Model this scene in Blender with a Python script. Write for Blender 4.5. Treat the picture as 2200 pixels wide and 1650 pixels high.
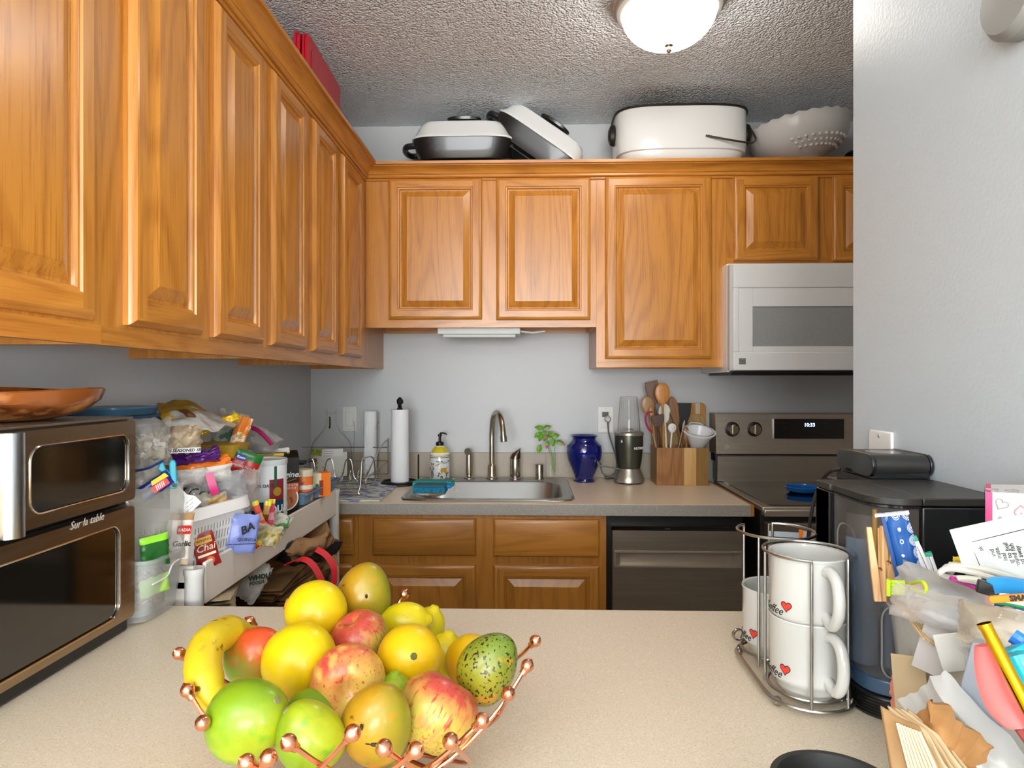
import bpy, math, random
from mathutils import Vector, Matrix, Euler, noise
random.seed(7)
for o in list(bpy.data.objects): bpy.data.objects.remove(o)
SC = bpy.context.scene
COL = SC.collection
# ---------------------------------------------------------------- camera
CZ = 1.34; YAW = math.radians(1.6); F = 1400.0; HY = 820.0
CA, SA = math.cos(YAW), math.sin(YAW)
cd = bpy.data.cameras.new('camera'); cam = bpy.data.objects.new('camera', cd); COL.objects.link(cam)
cam.location = (0, 0, CZ); cam.rotation_euler = (math.pi/2, 0, YAW)
cd.sensor_width = 36; cd.lens = F/2200*36; cd.shift_y = -(825-HY)/2200; cd.clip_start = .02
SC.camera = cam
# ---------------------------------------------------------------- world, light, exposure
w = bpy.data.worlds.new('world'); SC.world = w; w.use_nodes = True
w.node_tree.nodes['Background'].inputs[0].default_value = (.85, .92, 1, 1)
w.node_tree.nodes['Background'].inputs[1].default_value = .6
SC.view_settings.view_transform = 'Standard'; SC.view_settings.look = 'None'
SC.view_settings.gamma = 1; SC.view_settings.use_curve_mapping = False
SC.view_settings.exposure = 0.04
def area(name, loc, rot, sx, sy, power, col):
    l = bpy.data.lights.new(name, 'AREA'); l.shape = 'RECTANGLE'; l.size = sx; l.size_y = sy
    l.energy = power; l.color = col
    o = bpy.data.objects.new(name, l); COL.objects.link(o); o.location = loc; o.rotation_euler = rot
    return o
# daylight through the wide living-room window behind the camera, then unseen fill lights
area('window_daylight', (-.3, -5.95, 1.4), (math.radians(90), 0, 0), 3.2, 1.75, 360, (.95, .98, 1))
area('side_fill_right', (2.02, -3.1, 1.45), (math.radians(90), 0, math.radians(90)), 1.7, 1.3, 230, (.97, .98, 1))  # fill added from the right to brighten the left wall and shelf
area('side_fill_left', (-3.02, -3.1, 1.45), (math.radians(90), 0, math.radians(-90)), 1.7, 1.3, 50, (.95, .98, 1))  # weaker fill added from the left for the right wall
area('overhead_fill', (-.2, -1.3, 2.42), (0, 0, 0), .9, .9, 15, (1, .98, .95))  # unseen fill from above, no lamp body behind it
LAMP_STRENGTH = 19.0
# ---------------------------------------------------------------- measuring helpers: a line of sight met with a plane of the room
def ray(px, py):
    u = (px-1100)/F; v = (HY-py)/F
    return Vector((u*CA-SA, CA+u*SA, v))
def P(px, py, Y):
    d = ray(px, py); return Vector((0, 0, CZ)) + d*(Y/d.y)
def PX(px, py, X):
    d = ray(px, py); return Vector((0, 0, CZ)) + d*(X/d.x)
def PZ(px, py, Z):
    d = ray(px, py); return Vector((0, 0, CZ)) + d*((Z-CZ)/d.z)
V = Vector; pi = math.pi; R = math.radians
# ---------------------------------------------------------------- materials
def lin(c):
    if isinstance(c, str): c = [int(c[i:i+2], 16) for i in (0, 2, 4)]
    r = []
    for x in c[:3]:
        x = x/255; r.append(x/12.92 if x <= .04045 else ((x+.055)/1.055)**2.4)
    return (*r, 1)
MC = {}
def nn(nt, t, **kw):
    n = nt.nodes.new(t)
    for k, v in kw.items():
        if k in n.inputs: n.inputs[k].default_value = v
        else: setattr(n, k, v)
    return n
def mat(name, col='ffffff', rough=.5, metal=0, trans=0, ior=1.45, alpha=1, emis=0, coat=0, bump=None, mix=None, spec=None, sheen=0, coords='Object', sss=0, crossmix=None):
    """bump=(scale,strength,(sx,sy,sz)); mix=(col2,scale,lo,hi,(sx,sy,sz)) noise-driven second colour"""
    if name in MC: return MC[name]
    m = bpy.data.materials.new(name); m.use_nodes = True; nt = m.node_tree; L = nt.links
    b = nt.nodes['Principled BSDF']; MC[name] = m
    b.inputs['Base Color'].default_value = lin(col); b.inputs['Roughness'].default_value = rough
    b.inputs['Metallic'].default_value = metal; b.inputs['Transmission Weight'].default_value = trans
    b.inputs['IOR'].default_value = ior; b.inputs['Alpha'].default_value = alpha
    b.inputs['Coat Weight'].default_value = coat; b.inputs['Coat Roughness'].default_value = .08
    b.inputs['Sheen Weight'].default_value = sheen
    if sss: b.inputs['Subsurface Weight'].default_value = sss; b.inputs['Subsurface Scale'].default_value = .01
    if spec is not None: b.inputs['Specular IOR Level'].default_value = spec
    if emis:
        b.inputs['Emission Color'].default_value = lin(col); b.inputs['Emission Strength'].default_value = emis
    tc = None
    if bump or mix or crossmix: tc = nn(nt, 'ShaderNodeTexCoord')
    def nz(scale, sc, detail=3):
        mp = nn(nt, 'ShaderNodeMapping'); mp.inputs['Scale'].default_value = sc
        L.new(tc.outputs[coords], mp.inputs[0])
        n = nn(nt, 'ShaderNodeTexNoise', Scale=scale, Detail=detail); L.new(mp.outputs[0], n.inputs['Vector'])
        return n.outputs['Fac']
    last = None
    for mx in ([mix] if mix and not isinstance(mix, list) else (mix or [])):
        c2, scale, lo, hi = mx[:4]; sc = mx[4] if len(mx) > 4 else (1, 1, 1)
        f = nz(scale, sc)
        rp = nn(nt, 'ShaderNodeMapRange'); rp.inputs[1].default_value = lo; rp.inputs[2].default_value = hi
        L.new(f, rp.inputs[0])
        mc = nn(nt, 'ShaderNodeMix', data_type='RGBA')
        mc.inputs[6].default_value = lin(col); mc.inputs[7].default_value = lin(c2)
        if last: L.new(last, mc.inputs[6])
        L.new(rp.outputs[0], mc.inputs[0]); last = mc.outputs[2]
    if last: L.new(last, b.inputs['Base Color'])
    if bump:
        sc = bump[2] if len(bump) > 2 else (1, 1, 1)
        f = nz(bump[0], sc, 4)
        bp = nn(nt, 'ShaderNodeBump', Strength=bump[1], Distance=bump[3] if len(bump) > 3 else .004)
        L.new(f, bp.inputs['Height']); L.new(bp.outputs[0], b.inputs['Normal'])
    return m
def bands(name, stops, axis='Z', rough=.4, metal=0, alpha=1, coat=0, bump=None):
    """colour bands along one axis of the part's own bounding box"""
    if name in MC: return MC[name]
    m = mat(name, 'ffffff', rough, metal, alpha=alpha, coat=coat, bump=bump); nt = m.node_tree; L = nt.links
    tc = nn(nt, 'ShaderNodeTexCoord'); sp = nn(nt, 'ShaderNodeSeparateXYZ'); L.new(tc.outputs['Generated'], sp.inputs[0])
    cr = nn(nt, 'ShaderNodeValToRGB'); cr.color_ramp.interpolation = 'CONSTANT'
    e = cr.color_ramp.elements
    e[0].position = 0; e[0].color = lin(stops[0][1])
    e[1].position = stops[1][0]; e[1].color = lin(stops[1][1])
    for p, c in stops[2:]:
        k = e.new(p); k.color = lin(c)
    L.new(sp.outputs[axis], cr.inputs[0]); L.new(cr.outputs[0], nt.nodes['Principled BSDF'].inputs['Base Color'])
    return m
def oak(name, axis='z', light='ca8634', dark='9d5a15', rough=.32, pore=.35):
    if name in MC: return MC[name]
    m = bpy.data.materials.new(name); m.use_nodes = True; nt = m.node_tree; L = nt.links; MC[name] = m
    b = nt.nodes['Principled BSDF']; b.inputs['Roughness'].default_value = rough
    b.inputs['Coat Weight'].default_value = .25; b.inputs['Coat Roughness'].default_value = .22
    tc = nn(nt, 'ShaderNodeTexCoord'); oi = nn(nt, 'ShaderNodeObjectInfo')
    add = nn(nt, 'ShaderNodeVectorMath', operation='MULTIPLY_ADD')
    cmb = nn(nt, 'ShaderNodeCombineXYZ'); 
    for i in range(3): L.new(oi.outputs['Random'], cmb.inputs[i])
    add.inputs[1].default_value = (7, 5, 3); L.new(cmb.outputs[0], add.inputs[0]); L.new(tc.outputs['Object'], add.inputs[2])
    def scl(a, c):   # across, along
        return {'z': (a, a, c), 'x': (c, a, a), 'y': (a, c, a)}[axis]
    def nz(a, c, det, dist=0):
        mp = nn(nt, 'ShaderNodeMapping'); mp.inputs['Scale'].default_value = scl(a, c); L.new(add.outputs[0], mp.inputs[0])
        n = nn(nt, 'ShaderNodeTexNoise', Scale=1.0, Detail=det, Distortion=dist); L.new(mp.outputs[0], n.inputs['Vector']); return n.outputs['Fac']
    n1 = nz(5.5, .7, 1.5, .25)
    mu = nn(nt, 'ShaderNodeMath', operation='MULTIPLY'); mu.inputs[1].default_value = 95; L.new(n1, mu.inputs[0])
    si = nn(nt, 'ShaderNodeMath', operation='SINE'); L.new(mu.outputs[0], si.inputs[0])
    r1 = nn(nt, 'ShaderNodeMapRange'); r1.inputs[1].default_value = -.2; r1.inputs[2].default_value = 1; r1.inputs[4].default_value = .38; L.new(si.outputs[0], r1.inputs[0])
    n2 = nz(260, 9, 3)
    r2 = nn(nt, 'ShaderNodeMapRange'); r2.inputs[1].default_value = .5; r2.inputs[2].default_value = .8; r2.inputs[4].default_value = pore*1.6; L.new(n2, r2.inputs[0])
    mx = nn(nt, 'ShaderNodeMath', operation='ADD', use_clamp=True); L.new(r1.outputs[0], mx.inputs[0]); L.new(r2.outputs[0], mx.inputs[1])
    n3 = nz(2.2, .5, 2)
    c0 = nn(nt, 'ShaderNodeMix', data_type='RGBA'); c0.inputs[6].default_value = lin(light); c0.inputs[7].default_value = lin(dark); L.new(mx.outputs[0], c0.inputs[0])
    hv = nn(nt, 'ShaderNodeHueSaturation'); L.new(c0.outputs[2], hv.inputs['Color'])
    r3 = nn(nt, 'ShaderNodeMapRange'); r3.inputs[1].default_value = .3; r3.inputs[2].default_value = .7; r3.inputs[3].default_value = .86; r3.inputs[4].default_value = 1.1
    L.new(n3, r3.inputs[0]); L.new(r3.outputs[0], hv.inputs['Value'])
    L.new(hv.outputs[0], b.inputs['Base Color'])
    bp = nn(nt, 'ShaderNodeBump', Strength=.12, Distance=.001); L.new(n2, bp.inputs['Height']); L.new(bp.outputs[0], b.inputs['Normal'])
    return m
def thinglass(name, tint='ffffff', edge='5a6460', gloss=.9, e=3.0, base=.06, rough=.03):
    if name in MC: return MC[name]
    m = bpy.data.materials.new(name); m.use_nodes = True; nt = m.node_tree; L = nt.links; MC[name] = m
    nt.nodes.remove(nt.nodes['Principled BSDF']); out = nt.nodes['Material Output']
    lw = nn(nt, 'ShaderNodeLayerWeight', Blend=.5)
    pw = nn(nt, 'ShaderNodeMath', operation='POWER'); pw.inputs[1].default_value = e; L.new(lw.outputs['Facing'], pw.inputs[0])
    tr = nn(nt, 'ShaderNodeBsdfTransparent'); mc = nn(nt, 'ShaderNodeMix', data_type='RGBA')
    mc.inputs[6].default_value = lin(tint); mc.inputs[7].default_value = lin(edge); L.new(pw.outputs[0], mc.inputs[0]); L.new(mc.outputs[2], tr.inputs[0])
    gl = nn(nt, 'ShaderNodeBsdfGlossy', Roughness=rough)
    fr = nn(nt, 'ShaderNodeMapRange'); fr.inputs[3].default_value = base; fr.inputs[4].default_value = gloss*.6; L.new(pw.outputs[0], fr.inputs[0])
    mx = nn(nt, 'ShaderNodeMixShader'); L.new(fr.outputs[0], mx.inputs[0]); L.new(tr.outputs[0], mx.inputs[1]); L.new(gl.outputs[0], mx.inputs[2])
    L.new(mx.outputs[0], out.inputs[0]); return m
def film(name, col='f2f2f0', alpha=.3, rough=.18, bs=35, bstr=.9):
    """crinkled clear plastic film"""
    return mat(name, col, rough, alpha=alpha, bump=(bs, bstr, (1, 1, 1), .01), coat=.6)
# ---------------------------------------------------------------- mesh builder
class B:
    def __init__(s, o=None): s.v = []; s.f = []; s.m = []; s.off = V((0, 0, 0)) if o is None else -o.location; s.k = 0
    def add(s, vs, fs, k=None):
        n = len(s.v); s.v += [V(p)+s.off for p in vs]; s.f += [[i+n for i in f] for f in fs]; s.m += [s.k if k is None else k]*len(fs); return s
    def box(s, x0, x1, y0, y1, z0, z1, k=None):
        vs = [(x, y, z) for z in (z0, z1) for y in (y0, y1) for x in (x0, x1)]
        return s.add(vs, [(0, 2, 3, 1), (4, 5, 7, 6), (0, 1, 5, 4), (2, 6, 7, 3), (0, 4, 6, 2), (1, 3, 7, 5)], k)
    def xbox(s, M, x, y, z, k=None):
        vs = [M @ V((a*x/2, b*y/2, c*z/2)) for c in (-1, 1) for b in (-1, 1) for a in (-1, 1)]
        return s.add(vs, [(0, 2, 3, 1), (4, 5, 7, 6), (0, 1, 5, 4), (2, 6, 7, 3), (0, 4, 6, 2), (1, 3, 7, 5)], k)
    def lathe(s, prof, c=(0, 0, 0), n=32, k=None, M=None, sq=None, fn=None):
        c = V(c); vs = []; fs = []
        for j, (r, z) in enumerate(prof):
            for i in range(n):
                a = 2*pi*i/n; x, y = r*math.cos(a), r*math.sin(a)
                if sq:   # superellipse footprint (ax, ay, power)
                    ca, sa = math.cos(a), math.sin(a); q = (abs(ca)**sq[2]+abs(sa)**sq[2])**(-1/sq[2]); x, y = r*ca*q*sq[0], r*sa*q*sq[1]
                p = V((x, y, z))
                if fn: p = fn(p, a, j)
                if M: p = M @ p
                vs.append(p+c)
        m = len(prof)
        for j in range(m-1):
            for i in range(n):
                i2 = (i+1) % n; fs.append((j*n+i, j*n+i2, (j+1)*n+i2, (j+1)*n+i))
        if prof[0][0] > 1e-6: fs.append(tuple(range(n))[::-1])
        if prof[-1][0] > 1e-6: fs.append(tuple(range((m-1)*n, m*n)))
        return s.add(vs, fs, k)
    def open_lathe(s, prof, **kw):
        a = len(s.f); s.lathe(prof, **kw)
        # drop the caps
        keep = [i for i in range(a, len(s.f)) if len(s.f[i]) == 4]
        s.f = s.f[:a]+[s.f[i] for i in keep]; s.m = s.m[:a]+[s.m[i] for i in keep]; return s
    def sph(s, c, r, n=20, k=None, M=None):
        if not hasattr(r, '__len__'): r = (r, r, r)
        pr = [(max(math.sin(pi*j/(n//2)), 0), -math.cos(pi*j/(n//2))) for j in range(n//2+1)]
        def fn(p, a, j): return V((p.x*r[0], p.y*r[1], p.z*r[2]))
        return s.lathe(pr, c, n, k, M, None, fn)
    def tube(s, pts, r, n=8, closed=False, k=None, caps=True):
        pts = [V(p) for p in pts]; m = len(pts); vs = []; fs = []
        up = None
        for i, p in enumerate(pts):
            if closed: t = pts[(i+1) % m]-pts[i-1]
            else: t = pts[min(i+1, m-1)]-pts[max(i-1, 0)]
            t.normalize()
            if up is None: up = V((0, 0, 1)) if abs(t.z) < .9 else V((1, 0, 0))
            up = (up-t*up.dot(t)); up.normalize(); sd = t.cross(up)
            rr = r[i] if hasattr(r, '__len__') else r
            vs += [p+(up*math.cos(2*pi*j/n)+sd*math.sin(2*pi*j/n))*rr for j in range(n)]
        for i in range(m if closed else m-1):
            i2 = (i+1) % m
            for j in range(n):
                j2 = (j+1) % n; fs.append((i*n+j, i*n+j2, i2*n+j2, i2*n+j))
        if not closed and caps: fs += [tuple(range(n))[::-1], tuple(range((m-1)*n, m*n))]
        return s.add(vs, fs, k)
    def ribbon(s, pts, wdir, w, t=.0006, k=None):
        """a flat strap along pts, w wide along wdir (vector or list)"""
        pts = [V(p) for p in pts]; m = len(pts); vs = []; fs = []
        for i, p in enumerate(pts):
            tg = (pts[min(i+1, m-1)]-pts[max(i-1, 0)]).normalized()
            wd = V(wdir[i] if isinstance(wdir, list) else wdir); wd = (wd-tg*wd.dot(tg)).normalized(); nr = tg.cross(wd)
            vs += [p+wd*w/2+nr*t, p-wd*w/2+nr*t, p-wd*w/2-nr*t, p+wd*w/2-nr*t]
        for i in range(m-1):
            for j in range(4): fs.append((i*4+j, i*4+(j+1) % 4, (i+1)*4+(j+1) % 4, (i+1)*4+j))
        fs += [(3, 2, 1, 0), tuple((m-1)*4+j for j in range(4))]
        return s.add(vs, fs, k)
    def prism(s, poly, h0, h1, M=None, k=None):
        """poly in local x,z; extruded along local y from h0 to h1"""
        n = len(poly); vs = [V((x, h0, z)) for x, z in poly]+[V((x, h1, z)) for x, z in poly]
        if M: vs = [M @ p for p in vs]
        fs = [tuple(range(n)), tuple(range(n, 2*n))[::-1]]+[((i+1) % n, i, n+i, n+(i+1) % n) for i in range(n)]
        return s.add(vs, fs, k)
    def grid(s, fn, nu, nv, k=None, kf=None):
        vs = [fn(i/nu, j/nv) for j in range(nv+1) for i in range(nu+1)]
        fs = [(j*(nu+1)+i, j*(nu+1)+i+1, (j+1)*(nu+1)+i+1, (j+1)*(nu+1)+i) for j in range(nv) for i in range(nu)]
        return s.add(vs, fs, k)
    def pouch(s, w, h, t, seed=0, wr=.004, nu=16, nv=20, flat=4, k=None, bend=0, slump=0, ws=1.0):
        """a sealed soft packet: width x, height z, thickness y, centred at origin"""
        vs = []; fs = []
        for sd in (-1, 1):
            for j in range(nv+1):
                for i in range(nu+1):
                    u, v = 2*i/nu-1, 2*j/nv-1
                    th = (max(1-abs(u)**flat, 0)*max(1-abs(v)**flat, 0))**.55*t/2
                    q = V((u*w*9*ws+seed*3.1, v*h*9*ws+seed*1.7, sd*2+seed)); nz = noise.noise(q*2)*wr
                    n2 = noise.noise(q*5+V((9, 9, 9)))*wr*.5
                    ed = noise.noise(V((u*2+seed, v*3, seed)))*wr
                    edge = (abs(u) == 1 or abs(v) == 1)
                    y = sd*th+(0 if edge else (nz+n2)*(1 if sd < 0 else .6))
                    y += noise.noise(V((u*1.2+seed, v*1.2, 5)))*wr*1.4+bend*v*v*h-slump*(1-v)*0
                    x = u*w/2+ed*(1 if abs(u) == 1 else .5)-u*abs(th)*.25; z = v*h/2+noise.noise(V((u*3, seed, v)))*wr-v*abs(th)*.25
                    vs.append(V((x, y, z)))
        N = (nu+1)*(nv+1)
        for b in (0, 1):
            for j in range(nv):
                for i in range(nu):
                    a = b*N+j*(nu+1)+i; q = (a, a+1, a+nu+2, a+nu+1); fs.append(q if b == 0 else q[::-1])
        return s.add(vs, fs, k)
    def build(s, name, mats, parent=None, loc=None, rot=None, bevel=0, seg=2, sub=0, smooth=True, ang=35, **tg):
        me = bpy.data.meshes.new(name); me.from_pydata([tuple(p) for p in s.v], [], s.f)
        if not isinstance(mats, (list, tuple)): mats = [mats]
        for m in mats: me.materials.append(m)
        for i, p in enumerate(me.polygons): p.material_index = min(s.m[i], len(mats)-1)
        me.validate(); me.update()
        if smooth:
            me.polygons.foreach_set('use_smooth', [True]*len(me.polygons)); me.set_sharp_from_angle(angle=R(ang))
        o = bpy.data.objects.new(name, me); COL.objects.link(o)
        if parent: o.parent = parent
        if loc is not None: o.location = loc
        elif parent is None and s.off.length > 0: o.location = -s.off
        if rot is not None: o.rotation_euler = rot
        if bevel:
            b = o.modifiers.new('bevel', 'BEVEL'); b.width = bevel; b.segments = seg; b.limit_method = 'ANGLE'; b.angle_limit = R(40)
        if sub:
            q = o.modifiers.new('sub', 'SUBSURF'); q.levels = sub; q.render_levels = sub
        return tag(o, **tg) if tg else o
def tag(o, label=None, cat=None, group=None, kind=None):
    if label: o['label'] = label
    if cat: o['category'] = cat
    if group: o['group'] = group
    if kind: o['kind'] = kind
    return o
def thing(name, label, cat, loc=(0, 0, 0), rot=(0, 0, 0), group=None):
    o = bpy.data.objects.new(name, None); COL.objects.link(o); o.empty_display_size = .03
    o.location = loc; o.rotation_euler = rot if hasattr(rot, '__len__') else (0, 0, rot)
    return tag(o, label, cat, group)
def dup(root, loc=None, rot=None, label=None, group=None):
    r = root.copy(); COL.objects.link(r)
    if loc is not None: r.location = loc
    if rot is not None: r.rotation_euler = rot
    if label: r['label'] = label
    if group: r['group'] = group
    for ch in [c for c in COL.objects if c.parent == root]:
        c = ch.copy(); COL.objects.link(c); c.parent = r
        for g in [d for d in COL.objects if d.parent == ch]:
            e = g.copy(); COL.objects.link(e); e.parent = c
    return r
def anchor(x, y, z):
    class A: pass
    a = A(); a.location = V((x, y, z)); return a
def cat_rom(pts, n=6, closed=False):
    pts = [V(p) for p in pts]; m = len(pts); out = []
    for i in range(m if closed else m-1):
        if closed: a, b, c, d = pts[i-1], pts[i], pts[(i+1) % m], pts[(i+2) % m]
        else: a, b, c, d = pts[max(i-1, 0)], pts[i], pts[i+1], pts[min(i+2, m-1)]
        for j in range(n):
            t = j/n; out.append(.5*((2*b)+(c-a)*t+(2*a-5*b+4*c-d)*t*t+(3*b-a-3*c+d)*t**3))
    if not closed: out.append(pts[-1])
    return out
def rrect(w, h, r, n=5, cx=0, cz=0):
    out = []
    for sx, sz, a0 in ((1, 1, 0), (-1, 1, 90), (-1, -1, 180), (1, -1, 270)):
        for i in range(n+1):
            a = R(a0+90*i/n); out.append((cx+sx*(w/2-r)+r*math.cos(a), cz+sz*(h/2-r)+r*math.sin(a)))
    return out
def textmesh(s, size, bold=0, shear=0, ext=.0002, align='CENTER', space=1):
    c = bpy.data.curves.new('t', 'FONT'); c.body = s; c.size = size; c.align_x = align; c.align_y = 'CENTER'
    c.offset = bold; c.shear = shear; c.extrude = ext; c.resolution_u = 2; c.space_character = space
    o = bpy.data.objects.new('t', c); COL.objects.link(o)
    dg = bpy.context.evaluated_depsgraph_get(); me = bpy.data.meshes.new_from_object(o.evaluated_get(dg))
    bpy.data.objects.remove(o); return me
def text(s, size, m, parent=None, loc=(0, 0, 0), rot=(pi/2, 0, 0), name='lettering', cyl=None, **kw):
    """flat text; rot (pi/2,0,0) makes it face -y. cyl=(R,theta) wraps it round a vertical cylinder of the parent"""
    me = textmesh(s, size, **kw); me.materials.clear(); me.materials.append(m)
    if cyl:
        Rr, th = cyl
        for v in me.vertices:
            a = th+v.co.x/Rr; r = Rr+.0004+v.co.z; z = v.co.y; v.co = V((r*math.cos(a), r*math.sin(a), z))
        rot = (0, 0, 0)
    me.name = name
    o = bpy.data.objects.new(name, me); COL.objects.link(o); o.parent = parent; o.location = loc; o.rotation_euler = rot
    return o
def face_rot(px, Y=1.0):
    d = ray(px, HY); return math.atan2(-d.x, d.y)
def packet(name, label, cat, px, py, Y, wp, hp, t, m, yaw=None, roll=0, pitch=0, seed=1, wr=.004, group=None, root=False, **kw):
    """a soft packet centred on a line of sight at distance Y; wp,hp its apparent size in photo pixels"""
    c = P(px, py, Y); s = Y/F
    fr = face_rot(px); yaw = fr if yaw is None else yaw
    w = wp*s/max(math.cos(yaw-fr), .35); h = hp*s
    rot = (Matrix.Rotation(yaw, 4, 'Z') @ Matrix.Rotation(pitch, 4, 'X') @ Matrix.Rotation(roll, 4, 'Y')).to_euler()
    if root:
        r = thing(name, label, cat, c, rot, group)
        B().pouch(w, h, t, seed, wr, **kw).build('pouch', m, r); return r, w, h
    o = B().pouch(w, h, t, seed, wr, **kw).build(name, m, None, c, rot)
    tag(o, label, cat, group); return o
def heartpts(s, n=28):
    return [(s*16*math.sin(t)**3/32, s*(13*math.cos(t)-5*math.cos(2*t)-2*math.cos(3*t)-math.cos(4*t))/32) for t in [2*pi*i/n for i in range(n)]]
def adopt(o, start):
    """make a world-placed mesh a part of the thing whose label starts like this"""
    p = [x for x in COL.objects if x.get('label', '').startswith(start)][0]
    bpy.context.view_layer.update(); o.parent = p; o.matrix_parent_inverse = p.matrix_world.inverted(); return o
# ================================================================ common materials
WALL = mat('wall_paint', 'c8cacb', .42, bump=(14, .12, (1, 1, 1), .004), spec=.4)
WALLR = mat('right_wall_paint', 'bfc8cd', .34, bump=[150, .16, (1, 1, 1), .003], spec=.5)
POP = mat('popcorn_ceiling', 'f0f6fc', .45)
nt = POP.node_tree  # popcorn_nodes: rounded beads of texture
tc = nn(nt, 'ShaderNodeTexCoord'); v1 = nn(nt, 'ShaderNodeTexVoronoi', Scale=135.0, feature='SMOOTH_F1'); v1.inputs['Smoothness'].default_value = .35; n1 = nn(nt, 'ShaderNodeTexNoise', Scale=60.0, Detail=3.0)
nt.links.new(tc.outputs['Object'], v1.inputs['Vector']); nt.links.new(tc.outputs['Object'], n1.inputs['Vector'])
ma = nn(nt, 'ShaderNodeMath', operation='MULTIPLY_ADD'); ma.inputs[1].default_value = -1.1; nt.links.new(v1.outputs['Distance'], ma.inputs[0]); nt.links.new(n1.outputs['Fac'], ma.inputs[2])
bp = nn(nt, 'ShaderNodeBump', Strength=1.0, Distance=.009); nt.links.new(ma.outputs[0], bp.inputs['Height']); nt.links.new(bp.outputs[0], nt.nodes['Principled BSDF'].inputs['Normal'])
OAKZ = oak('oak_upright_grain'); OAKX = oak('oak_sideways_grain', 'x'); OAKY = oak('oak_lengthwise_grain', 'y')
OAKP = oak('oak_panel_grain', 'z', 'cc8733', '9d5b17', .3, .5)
LOWZ = oak('shaded_oak_upright_grain', 'z', 'b97c30', '925a1e', .36); LOWX = oak('shaded_oak_sideways_grain', 'x', 'b97c30', '925a1e', .36)  # darker copy of the wall-cabinet oak; lower-run shade put into its colour
LAM = mat('beige_laminate', 'e0d2ba', .36, mix=[('c6b79c', 420, .52, .7), ('ebe1cf', 260, .55, .75)], bump=(300, .05, (1, 1, 1), .001), spec=.4)
LAMB = mat('tan_laminate', 'ead6ba', .3, mix=[('d6c1a4', 420, .52, .7)], spec=.5)
LAME = mat('laminate_edge', '99948b', .4, mix=[('7f7a72', 380, .5, .7), ('b3aea4', 300, .55, .75)])
SPL = mat('laminate_splash', 'b0a594', .4, mix=[('958b7b', 380, .5, .7)])
BLK = mat('black_plastic', '161616', .4); BLKG = mat('black_glass', '060606', .06, coat=1)
BLKS = mat('satin_black', '24231f', .42, bump=(500, .15, (1, 1, 1), .0006))
STEEL = mat('brushed_steel', 'c9bfae', .33, .75, bump=(18, .05, (1, 60, 1), .001), mix=('bdb4a6', 3, .35, .7, (1, 1, 30)))
STEELD = mat('dark_stainless', '9a907f', .34, .8, mix=('8d8477', 3, .35, .7, (1, 1, 30)))
CHROME = mat('chrome', 'd0d0cf', .12, 1); NICKEL = mat('brushed_nickel', 'b8ad9c', .27, 1)
WIRE = mat('rack_wire', 'cbc7bc', .25, 1)
WHITE = mat('white_enamel', 'e6e6e3', .18, coat=.5); WPLA = mat('white_plastic', 'e4e4e0', .38); CERAM = mat('white_ceramic', 'c6c7c2', .12, coat=.6)
PAPER = mat('white_paper', 'eeeeec', .8, bump=(60, .3, (1, 1, 1), .001)); INK = mat('ink', '20201f', .6); INKW = mat('white_ink', 'f2f2f0', .6)
KRAFT = mat('kraft_paper', 'ab8256', .75, mix=('8f6a42', 12, .4, .7), bump=(30, .4, (1, 1, 1), .004))
RED = mat('red_ink', 'c8281e', .45); BLUE = mat('blue_ink', '1a3f9a', .5); GREEN = mat('green_ink', '2c7a2e', .5); YEL = mat('yellow_ink', 'f2c21c', .5); ORG = mat('orange_ink', 'f07a1e', .5)
FILM = film('clear_film'); FILMD = film('hazy_film', 'aeaca4', .4); FILMT = film('thin_film', 'f4f4f2', .16)
BINP = mat('frosted_plastic', 'd3d8d6', .3, alpha=.3, coat=.3); BINC = mat('clear_bin_plastic', 'e0e0da', .12, alpha=.38, coat=.6)
GLASS = thinglass('clear_glass'); 
# ================================================================ setting
LX, WY, RX, CEI = -.99, 2.915, .60, 2.488
def struct(b, name, m, **k): return tag(b.build(name, m, **k), kind='structure')
struct(B().box(-3.2, 2.2, -6.2, 3.1, -.1, 0), 'floor', mat('floor_tile', 'cfc2ae', .5, mix=('c2b39c', 3, .4, .6)))
struct(B().box(-3.2, 2.2, -6.2, 3.1, CEI, CEI+.1), 'ceiling', POP)
struct(B().box(LX-.12, 1.75, WY, WY+.12, 0, CEI), 'wall_back', WALL)
struct(B().box(LX-.12, LX, -.5, WY, 0, CEI), 'wall_left', WALL)
struct(B().box(RX, RX+.125, -.6, 1.228, 0, CEI), 'wall_right', WALLR)
struct(B().box(1.75, 1.87, 1.0, WY+.12, 0, CEI), 'wall_kitchen_right', WALL)
struct(B().box(RX+.125, 1.75, 1.0, 1.1, 0, CEI), 'wall_kitchen_front', WALL)
struct(B().box(-3.2, LX-.12, -.5, -.38, 0, CEI), 'wall_living_left_return', WALL)
struct(B().box(RX+.125, 2.2, -.6, -.48, 0, CEI), 'wall_living_right_return', WALL)
struct(B().box(-3.2, -3.08, -6.1, -.5, 0, CEI), 'wall_living_left', WALL)
struct(B().box(2.08, 2.2, -6.1, -.6, 0, CEI), 'wall_living_right', WALL)
b = B()
for a in ((-3.2, -2, 0, CEI), (1.4, 2.2, 0, CEI), (-2, 1.4, 0, .5), (-2, 1.4, 2.3, CEI)): b.box(a[0], a[1], -6.2, -6.08, a[2], a[3])
struct(b, 'wall_living_back', WALL)
b = B()
for x in (-2, -.87, .27, 1.34): b.box(x, x+.06, -6.18, -6.1, .5, 2.3)
for z in (.5, 2.24): b.box(-1.94, 1.34, -6.18, -6.1, z, z+.06)
wf = struct(b, 'window_1', WPLA)
B().box(-1.94, 1.34, -6.145, -6.14, .56, 2.24).build('window_pane', GLASS, wf)
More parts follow.
